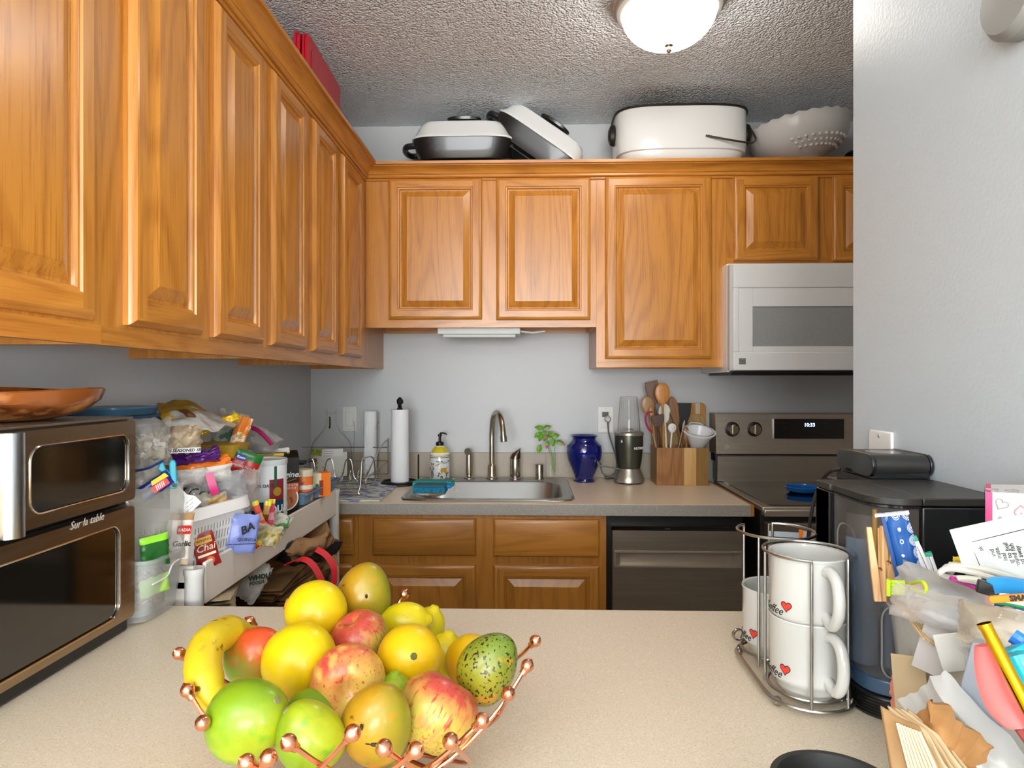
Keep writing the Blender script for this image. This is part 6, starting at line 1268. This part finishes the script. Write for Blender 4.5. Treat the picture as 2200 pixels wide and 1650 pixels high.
# ================================================================ clutter at the right
# clear bin full of odds and ends
QX0, QX1, QY0, QY1 = .414, .590, .61, .790; QB = CT+.001
r = thing('clear_bin', 'clear plastic bin stuffed with bags and sticks in the right foreground', 'bin', ((QX0+QX1)/2, (QY0+QY1)/2, QB))
QH = PX(1907, 1292, QX0+.002).z-QB; hx, hy = (QX1-QX0)/2-.001, (QY1-QY0)/2-.002
B().open_lathe([(.001, .002), (.60, .002), (.70, .010), (.80, .032), (.92, QH*.5), (1.0, QH-.004), (1.02, QH), (.98, QH), (.91, QH*.5), (.78, .034), (.001, .006)], n=56, sq=(hx, hy, 7)).build('bin_shell', BINC, r)
B().open_lathe([(1.0, QH-.005), (1.035, QH-.003), (1.035, QH), (1.0, QH+.001)], n=56, sq=(hx, hy, 7)).build('rim', mat('clear_rim', 'c9c6bf', .2, alpha=.6), r)
pk('zip_bag', 'clear zip bag with white paper inside, bulging out of the clear bin', 'bag', 2040, 1318, .66, 215, 80, .05, mat('bag_cloudy', 'c4bbae', .15, alpha=.42, bump=(26, 1, (1, 1, 1), .012), mix=('c2c4c6', 14, .52, .64)), seed=80, wr=.004, roll=R(8))
pk('zip_bag', 'crinkled clear bag lying over the rim at the far side of the clear bin', 'bag', 2030, 1285, .72, 190, 90, .05, mat('bag_white_paper', 'c0bbb2', .15, alpha=.55, bump=(22, 1, (1, 1, 1), .012), mix=('ccd2d8', 10, .5, .6)), seed=81, wr=.004, roll=R(18))
pk('zip_bag', 'beige-filled clear bag at the right edge of the picture', 'bag', 2150, 1350, .60, 150, 90, .04, mat('bag_beige', 'a8997f', .15, alpha=.5, bump=(22, 1, (1, 1, 1), .012), mix=('c9bda8', 16, .5, .6)), seed=82, wr=.004)
for i, (px, py, w_, h_, Y, c_, lab, rl) in enumerate(((2010, 1385, 60, 130, .665, 'b4afab', 'grey white paper slip upright inside the clear bin', -14), (1955, 1475, 62, 130, .70, 'b09a78', 'kraft card inside the near left of the clear bin', 4), (2120, 1470, 84, 190, .60, '8d929a', 'grey blue card standing in the clear bin behind the pink spoon', -12), (2060, 1400, 80, 80, .64, 'c0bdb5', 'white folded napkin inside the clear bin', 14))):
    p = P(px, py, Y); s = Y/F; o = B().box(-w_*s/2, w_*s/2, -.0008, .0008, -h_*s/2, h_*s/2).build('paper_slip', mat('slip_'+c_, c_, .7), None, p, (0, R(-rl), face_rot(px)+R(8*i-8)), bevel=.0006); tag(o, lab, 'paper')
pk('snack_packet', 'salmon pink packet low inside the clear bin', 'packet', 1948, 1500, .72, 60, 90, .015, mat('salmon', 'c97a66', .4), seed=84, wr=.003)
random.seed(5)
for i in range(9):
    a = P(1925+i*4, 1296+i*2, .725-.004*i); c = P(1985+i*11, 1372+(i*7) % 23, .66)
    o = B(anchor(*a)).tube([a, a.lerp(c, .5)+V((0, 0, random.uniform(-.004, .004))), c], .0016, 6).build('bamboo_skewer', mat('skewer_wood', 'c9ab80', .6)); tag(o, 'thin bamboo skewer in the bundle inside the clear bin', 'skewer', 'bamboo skewers in the clear bin')
o = B().pouch(.125, .13, .085, 97, .008).build('zip_bag', mat('bag_fill', 'a79c8c', .22, alpha=.8, bump=(22, 1, (1, 1, 1), .012), mix=('c6c4be', 12, .5, .62)), None, (.505, .695, CT+.085), (0, 0, R(8))); tag(o, 'large hazy bag of odds and ends filling the clear bin', 'bag')
# clothes pins
def pin(label, base, top, top2, w=.0085):
    r = thing('clothespin', label, 'clothespin', base, 0, 'wooden clothespins on the bin rim'); wm = oak('pin_wood', 'z', 'c79a66', '9a7142', .6, .4)
    d = (top-base); 
    for nm, off, tt in (('arm', -.0035, top), ('arm', .0035, top2)):
        ax = (tt-base).normalized(); q = ax.to_track_quat('Z', 'Y').to_matrix().to_4x4(); L = (tt-base).length
        b = B(); b.prism([(-.004, 0), (.004, 0), (.0042, L*.4), (.0035, L), (-.002, L), (-.004, L*.4)], -w/2, w/2, Matrix.Translation(V((off, 0, 0))) @ q @ Matrix.Rotation(face_rot(1900), 4, 'Z')); b.build('arm', wm, r, bevel=.0008)
    md = (top-base)*.42; B().tube([md+V((.0032*math.cos(t), -.004+.0007*t, .0032*math.sin(t))) for t in [k*.6 for k in range(22)]], .0009, 5).build('spring', mat('rusty_spring', '5a3c22', .5, .7), r)
    return r
pin('left wooden clothespin with splayed arms clipped to the bin rim', P(1893, 1292, .765), P(1874, 1132, .78), P(1888, 1134, .78))
pin('right wooden clothespin with a rusty spring beside the blue packet', P(1902, 1268, .77), P(1907, 1130, .775), P(1918, 1133, .775))
# blue patterned packet
WV = mat('wave_blue', '164a8a', .35, spec=.2); wv = MC['wave_blue']; nt = wv.node_tree
tc = nn(nt, 'ShaderNodeTexCoord'); mp = nn(nt, 'ShaderNodeMapping'); mp.inputs['Scale'].default_value = (85, 85, 70); nt.links.new(tc.outputs['Object'], mp.inputs[0])
vo = nn(nt, 'ShaderNodeTexVoronoi', Scale=1.0, Randomness=.05); nt.links.new(mp.outputs[0], vo.inputs['Vector'])
mu = nn(nt, 'ShaderNodeMath', operation='MULTIPLY'); mu.inputs[1].default_value = 58; nt.links.new(vo.outputs['Distance'], mu.inputs[0]); si = nn(nt, 'ShaderNodeMath', operation='SINE'); nt.links.new(mu.outputs[0], si.inputs[0])
gt = nn(nt, 'ShaderNodeMath', operation='GREATER_THAN'); gt.inputs[1].default_value = -.1; nt.links.new(si.outputs[0], gt.inputs[0])
lt = nn(nt, 'ShaderNodeMath', operation='LESS_THAN'); lt.inputs[1].default_value = .46; nt.links.new(vo.outputs['Distance'], lt.inputs[0]); m2 = nn(nt, 'ShaderNodeMath', operation='MULTIPLY'); nt.links.new(gt.outputs[0], m2.inputs[0]); nt.links.new(lt.outputs[0], m2.inputs[1])
mc = nn(nt, 'ShaderNodeMix', data_type='RGBA'); mc.inputs[6].default_value = lin('164a8a'); mc.inputs[7].default_value = lin('dfe3ea'); nt.links.new(m2.outputs[0], mc.inputs[0]); nt.links.new(mc.outputs[2], nt.nodes['Principled BSDF'].inputs['Base Color'])
o, w_, h_ = pk('wave_packet', 'navy and white wave-patterned packet standing up in the clear bin', 'packet', 1942, 1190, .765, 50, 176, .012, WV, seed=86, wr=.0015, roll=R(-12), root=True)
B().box(-w_*.72, w_*.55, -.006, .004, h_*.47, h_*.50).build('folded_top', mat('packet_white', 'e9ebee', .4), o); B().box(-w_*.50, -w_*.36, -.0068, -.0045, -h_*.46, h_*.46).build('side_seam', mat('navy_seam', '12407e', .4), o)
for i, (px, py, rl, lab) in enumerate(((1978, 1202, -22, 'white paper stick packet with a green end, beside the wave packet'), (2000, 1222, -17, 'shorter white stick packet with a green end, right of the other'))):
    o, w_, h_ = pk('stick_packet', lab, 'packet', px, py, .76, 22, 96-30*i, .005, mat('stick_white', 'dfe2e0', .5), seed=87+i, wr=.0006, roll=R(rl), root=True)
    B().box(-w_/2, w_/2, -.0032, .0032, h_*.40, h_*.52).build('green_end', mat('teal_green', '1f9a78', .5), o)
    for k in range(2): text('----------------', .006, INK, o, (-.003+.005*k, -.0036, 0), rot=(pi/2, R(-90), 0))
# heart box
hp0 = P(2094, 1085, .71); r = thing('heart_box', 'white box with pink edge and heart pattern against the right wall', 'box', (.56, .69, 1.02), 0)
HP = mat('box_white', 'cfcdc9', .5); PK = mat('box_pink', 'd62f6c', .45)
zt = P(2094, 1050, .72).z
A0, A1 = P(2096, 1052, .715), P(2212, 1068, .66); D0 = P(2106, 1026, .77)
xl = A0.x; Bx = RX-.003
b = B(r); v = [V((xl, .70, .98)), V((Bx, .66, .98)), V((Bx, .745, .98)), V((xl+.036, .752, .98))]; t_ = [V((p.x, p.y, zt)) for p in v]
b.add(v+t_, [(3, 2, 1, 0), (4, 5, 6, 7), (0, 1, 5, 4), (1, 2, 6, 5), (2, 3, 7, 6), (3, 0, 4, 7)]); b.build('box_body', HP, r)
nrm = (v[1]-v[0]).normalized(); fwd = V((nrm.y, -nrm.x, 0))
B(r).add([v[0]+fwd*.0008, v[0]+nrm*.006+fwd*.0008, t_[0]+nrm*.006+fwd*.0008, t_[0]+fwd*.0008], [(0, 1, 2, 3)]).add([v[3]-nrm*.0008, v[0]-nrm*.0008, t_[0]-nrm*.0008+V((0, 0, .0006)), t_[3]-nrm*.0008+V((0, 0, .0006))], [(0, 1, 2, 3)]).add([t_[3]+V((0, 0, .0006)), t_[0]+V((0, 0, .0006)), t_[0]+nrm*.005+V((0, 0, .0006)), t_[3]+nrm*.005+V((0, 0, .0006))], [(0, 1, 2, 3)]).build('pink_edge', PK, r)
random.seed(3)
PO = mat('heart_line', 'c98f9a', .5); GO = mat('heart_line_grey', 'a9a2a2', .5)
for i in range(9):
    u = .014+(i % 3)*.017; z = zt-.012-(i//3)*.019-.006*((i % 3) == 1); an = random.uniform(-1, 1)+(pi if i % 2 else 0)
    pts = [v[0]+nrm*(u+x*math.cos(an)-y*math.sin(an))+fwd*.001+V((0, 0, z-.98+x*math.sin(an)+y*math.cos(an))) for x, y in heartpts(.012, 20)]
    if i == 6: n = len(pts); B(r).add(pts, [tuple(range(n))]).build('pink_heart', PK, r)
    else: B(r).tube(pts, .0006, 4, True).build('heart_outline', PO if i % 3 else GO, r)
for i in range(3):
    c = t_[0]+nrm*(.016+i*.018)+V((0, .016, .0008)); B(r).tube([c+V((x, y*1.2, 0)) for x, y in heartpts(.012, 20)], .0006, 4, True).build('heart_outline', GO, r)
# instruction card
A = [P(2040, 1138, .68), P(2260, 1100, .60), P(2250, 1260, .60), P(2085, 1262, .67)]; A[1] = P(2215, 1100, .63); A[2] = P(2215, 1268, .63)
r = thing('instruction_sheet', 'white printed instruction sheet sticking up from the bin at right', 'paper', (A[0]+A[2])/2, 0)
nn_ = (A[1]-A[0]).cross(A[3]-A[0]).normalized()
B(r).add(A+[p-nn_*.0008 for p in A], [(0, 1, 2, 3), (7, 6, 5, 4), (0, 4, 5, 1), (1, 5, 6, 2), (2, 6, 7, 3), (3, 7, 4, 0)]).build('sheet', mat('sheet_paper', 'b9bdbc', .6), r, smooth=False)
ex = (A[1]-A[0]).normalized(); ez = ((A[0]-A[3])-ex*(A[0]-A[3]).dot(ex)).normalized(); ny = ex.cross(ez)*-1
def onsheet(u, v_): return A[0].lerp(A[1], u).lerp(A[3].lerp(A[2], u), v_)+ny*-.0006*(1 if (V((0,0,CZ))-A[0]).dot(ny) < 0 else -1)
B(r).tube([onsheet(.32, .98), onsheet(.22, .30), onsheet(.25, .26), onsheet(.99, .20)], .00035, 5).build('border_line', INK, r)
mt = Matrix((ex, ez, ex.cross(ez))).transposed().to_4x4()
for k, s in enumerate(('and maize husk', 'a minute.', 'not mix and', 'other minute.', 'Original', 'and bring to boil', 'rise around fish', 'cooked away')):
    p = onsheet(.36+.075*k, .62)
    me = text(s, .0056, INK, r, p-r.location, (mt @ Matrix.Rotation(R(82), 4, 'Z')).to_euler())
# cables and small things
r = thing('charging_cable', 'coiled white cable lying across the top of the clear bin', 'cable', P(2110, 1240, .66), 0); CB = mat('cable_white', 'cfcdc2', .35)
def cable(pts): return B(r).tube(cat_rom([P(a, c, d) for a, c, d in pts], 6), .0030, 8).build('cable_loop', CB, r)
cable([(2240, 1275, .60), (2180, 1244, .63), (2110, 1222, .66), (2050, 1216, .68), (2030, 1221, .69), (2045, 1228, .70)])
cable([(2240, 1290, .60), (2170, 1256, .63), (2100, 1232, .66), (2040, 1222, .68), (2020, 1231, .685), (2040, 1240, .69), (2100, 1246, .67)])
cable([(2230, 1265, .61), (2160, 1230, .655), (2100, 1218, .68), (2040, 1213, .70)])
cable([(2110, 1246, .655), (2060, 1242, .67), (2100, 1250, .66), (2160, 1262, .64)])
r = thing('usb_plug', 'black USB plug with a bare metal tip on the bags', 'plug', P(2125, 1265, .63), (R(0), R(12), face_rot(2125)+R(10))); s = .63/F
B().box(-22*s, 16*s, -.004, .004, -13*s, 13*s).build('housing', BLK, r, bevel=.001); B().box(16*s, 40*s, -.003, .003, -11*s, 11*s).build('metal_tip', STEEL, r, bevel=.0005)
for z_ in (-5*s, 5*s): B().box(24*s, 28*s, -.0033, -.0028, z_-2*s, z_+2*s).build('tip_hole', INK, r)
r = thing('blue_clip', 'sky blue plastic handle at the right edge above the orange stick', 'handle', P(2170, 1266, .62), 0); B(r).ribbon(cat_rom([P(2130, 1258, .63), P(2160, 1256, .62), P(2215, 1266, .60)], 5), V((0, -.2, 1)), .014, .004).build('handle_body', mat('sky_blue', '2b8fd0', .3), r)
r = thing('orange_stick', 'orange plastic stick with dark lettering in the clear bin', 'stick', P(2170, 1285, .60), (0, R(-16), face_rot(2170))); s = .6/F
B().prism(rrect(100*s, 15*s, 6*s, 4, 12*s, 0), -.002, .002).build('stick_body', mat('orange_plastic', 'f58418', .35), r, bevel=.0008); text('SMA', .0065, INK, r, (14*s, -.0023, 0), bold=.0004)
r = thing('green_bag_tie', 'lime green plastic clip with a loop on the bin corner', 'clip', P(1935, 1262, .74), 0); LG = mat('lime_plastic', 'b8d818', .35)
B(r).xbox(Matrix.Translation(P(1909, 1262, .728)) @ Matrix.Rotation(face_rot(1909), 4, 'Z'), .0045, .010, .018).build('clip_jaw', LG, r, bevel=.001)
b = B(r)
for k in range(5): a_ = P(1912, 1250+k*6, .728); c_ = P(1944, 1251+k*6, .722); b.tube([a_, c_], .0021, 6)
b.build('clip_ridges', LG, r)
B(r).tube(cat_rom([P(1944, 1262, .725), P(1962, 1252, .69), P(1982, 1250, .67), P(1990, 1264, .665), P(1982, 1274, .67), P(1958, 1264, .69)], 5), .0017, 8).build('clip_loop', LG, r)
for px, py, c_, lab in ((2068, 1205, 'd8b81c', 'yellow bit of packaging behind the white cable'), (1968, 1262, 'e8761c', 'orange scrap inside the bag by the lime clip')):
    pk('wrapper_scrap', lab, 'wrapper', px, py, .72, 34, 14, .005, mat('scrap_'+c_, c_, .4), seed=int(px), wr=.002)
pk('wrapper_scrap', 'magenta and white strip under the white cable', 'wrapper', 2075, 1254, .67, 60, 10, .004, mat('scrap_mag', 'a8287c', .4), roll=R(16), seed=91, wr=.001)
pk('paper_slip', 'green striped slip under the orange stick at the picture edge', 'paper', 2180, 1302, .61, 70, 14, .003, bands('slip_green', [(0, '2c4a7c'), (.35, '2e9a58'), (.75, 'e6e2d8')], rough=.5), seed=92, wr=.001)
# utensil cup at the lower right with spoons and a straw
HC = V((.445, .455, CT+.001)); r = thing('utensil_crock', 'dark utensil cup at the bottom right corner, mostly out of view', 'cup', HC)
B().open_lathe([(.001, .003), (.030, .003), (.034, .008), (.036, .115), (.0345, .117), (.032, .112), (.030, .01), (.001, .008)], n=40).build('cup', mat('crock_dark', '3a3a3a', .35), r)
def rod(name, label, cat, pts, rad, m, group=None, n=10, parts=None):
    p0 = V(pts[0]); o = B(anchor(*p0)).tube(cat_rom(pts, 5), rad, n).build(name, m); tag(o, label, cat, group); return o
hb = V((.452, .455, CT+.02))
ps = [P(2121, 1385, .50), P(2140, 1450, .495), P(2165, 1520, .49), P(2190, 1562, .485), hb]
o = B(anchor(*ps[0])); pts = cat_rom(ps[:4], 6)
wdt = [.010+.014*math.sin(pi*min(i/(len(pts)-1)*.8+.1, 1)) for i in range(len(pts))]; vs = []
Mx = V((.8, -.3, .25)).normalized()
for i, p in enumerate(pts):
    for k in range(12): a_ = 2*pi*k/12; vs.append(p+Mx*wdt[i]*math.cos(a_)*.58+V((.3, .8, 0))*.004*math.sin(a_))
fs = [(i*12+k, i*12+(k+1) % 12, (i+1)*12+(k+1) % 12, (i+1)*12+k) for i in range(len(pts)-1) for k in range(12)]+[tuple(range(12))[::-1], tuple(range((len(pts)-1)*12, len(pts)*12))]
r = thing('silicone_spatula', 'coral pink silicone spatula standing in the dark cup at right', 'spatula', ps[0]); B(r).add(vs, fs).build('spatula_head', mat('coral_pink', 'ec5f5c', .4), r)
B(r).tube([ps[3], hb], .004, 8).build('handle', mat('spatula_handle', '8a3a3c', .4), r)
GO_ = mat('gold_metal', 'd9a51c', .15, 1)
r = thing('drinking_straw', 'shiny gold metal straw leaning across the coral spatula', 'straw', P(2118, 1340, .49)); B(r).tube([P(2116, 1342, .49), P(2212, 1530, .465), hb+V((.012, -.005, 0))], .0046, 16, caps=False).build('straw_tube', GO_, r); B(r).tube([P(2114, 1339, .49), P(2119, 1349, .489)], .0050, 16, caps=False).build('straw_lip', GO_, r)
r = thing('teal_spoon', 'teal translucent utensil end beside the gold straw', 'utensil', P(2180, 1400, .50)); B(r).tube(cat_rom([P(2168, 1388, .50), P(2190, 1420, .495), P(2225, 1480, .485), hb+V((.015, .01, 0))], 5), [.005, .010]+[.011]*9+[.008]*5, 10).build('handle', mat('teal_clear', '159fb4', .2, coat=.5), r)
r = thing('blue_straw', 'bright blue striped utensil tip at the right picture edge', 'utensil', P(2190, 1372, .50)); B(r).tube(cat_rom([P(2176, 1366, .51), P(2200, 1384, .505), P(2240, 1430, .50), hb+V((.02, .015, 0))], 5), .006, 10).build('handle', mat('bright_blue', '2a74d8', .25), r)
# napkins and wraps in front
def sheetfold(name, label, cat, pts, m, th=.002, corr=False):
    c = pts[0]; o = B(anchor(*c)); n1, n2 = 14, 10
    def f(u, v_):
        p = pts[0].lerp(pts[1], u).lerp(pts[3].lerp(pts[2], u), v_); nr = (pts[1]-pts[0]).cross(pts[3]-pts[0]).normalized()
        return p+nr*(.004*noise.noise(p*40)+.0015*noise.noise(p*110))
    o.grid(f, n1, n2); o = o.build(name, m); q = o.modifiers.new('thickness', 'SOLIDIFY'); q.thickness = th; return tag(o, label, cat)
NAP = mat('napkin_tan', 'b89468', .8, mix=('a07c52', 14, .45, .65), bump=(40, .5, (1, 1, 1), .003))
r = thing('corrugated_sleeve', 'tan corrugated paper sleeve with cream ribs standing at the bottom edge', 'sleeve', P(1893, 1518, .56))
sp_ = [P(1893, 1518, .56), P(1975, 1560, .53), P(2050, 1720, .48), P(1925, 1720, .52)]
def sf(u, v_): p = sp_[0].lerp(sp_[1], u).lerp(sp_[3].lerp(sp_[2], u), v_); return p+V((0, 0, .002*noise.noise(p*40)))
o = B(r).grid(sf, 14, 10).build('sleeve_sheet', NAP, r); q = o.modifiers.new('thickness', 'SOLIDIFY'); q.thickness = .0015
st = mat('napkin_stripe', 'd9c9a8', .8)
for i in range(8):
    u = .42+.075*i; B(r).ribbon([sf(u, .06)+V((-.003, -.005, 0)), sf(u, .5)+V((-.003, -.005, 0)), sf(u, 1)+V((-.003, -.005, 0))], V((1, -.3, 0)), .0026, .0005).build('rib', st, r)
for i in range(4):
    sheetfold('paper_napkin', ('outer tan napkin edge folded above the corrugated sleeve', 'second tan napkin edge in the folded stack', 'third tan napkin edge in the folded stack', 'inner tan napkin edge beside the crumpled bag')[i], 'napkin', [P(1908+14*i, 1516+2*i, .565+.006*i), P(1990+12*i, 1572+3*i, .54+.006*i), P(2080+16*i, 1710, .50+.006*i), P(1990+16*i, 1710, .54+.006*i)], mat('napkin_pale%d' % (i % 2), ('cdb38a', 'c2a27a')[i % 2], .8, bump=(30, .4, (1, 1, 1), .002)), .002)
pk('paper_bag', 'crumpled brown paper bag between the napkins and the white bag', 'bag', 2030, 1590, .57, 130, 110, .05, mat('crumple_kraft', 'b0804c', .7, mix=('9a6c3c', 14, .4, .7), bump=(20, .8, (1, 1, 1), .008)), roll=R(35), seed=95, wr=.007)
pk('white_bag', 'white glossy paper bag sloping down to the bottom right corner', 'bag', 2085, 1590, .60, 130, 250, .035, mat('white_glossy', 'b9b8b3', .3, bump=(14, .6, (1, 1, 1), .008)), roll=R(-46), seed=96, wr=.005)
# black pot at the bottom edge
c = PZ(1800, 1690, 1.015); r = thing('black_cup', 'black bowl with a thick rim cut off by the bottom edge', 'bowl', (c.x, c.y, CT+.001)); BH_ = 1.015-CT
rb = .052
B().lathe([(.030, 0), (.036, .003), (rb-.006, BH_-.02), (rb, BH_-.004), (rb-.001, BH_), (rb-.006, BH_), (rb-.010, BH_-.02), (.028, .008), (.001, .007)], n=56).build('bowl_body', mat('matte_charcoal', '1f1f1e', .55), r)
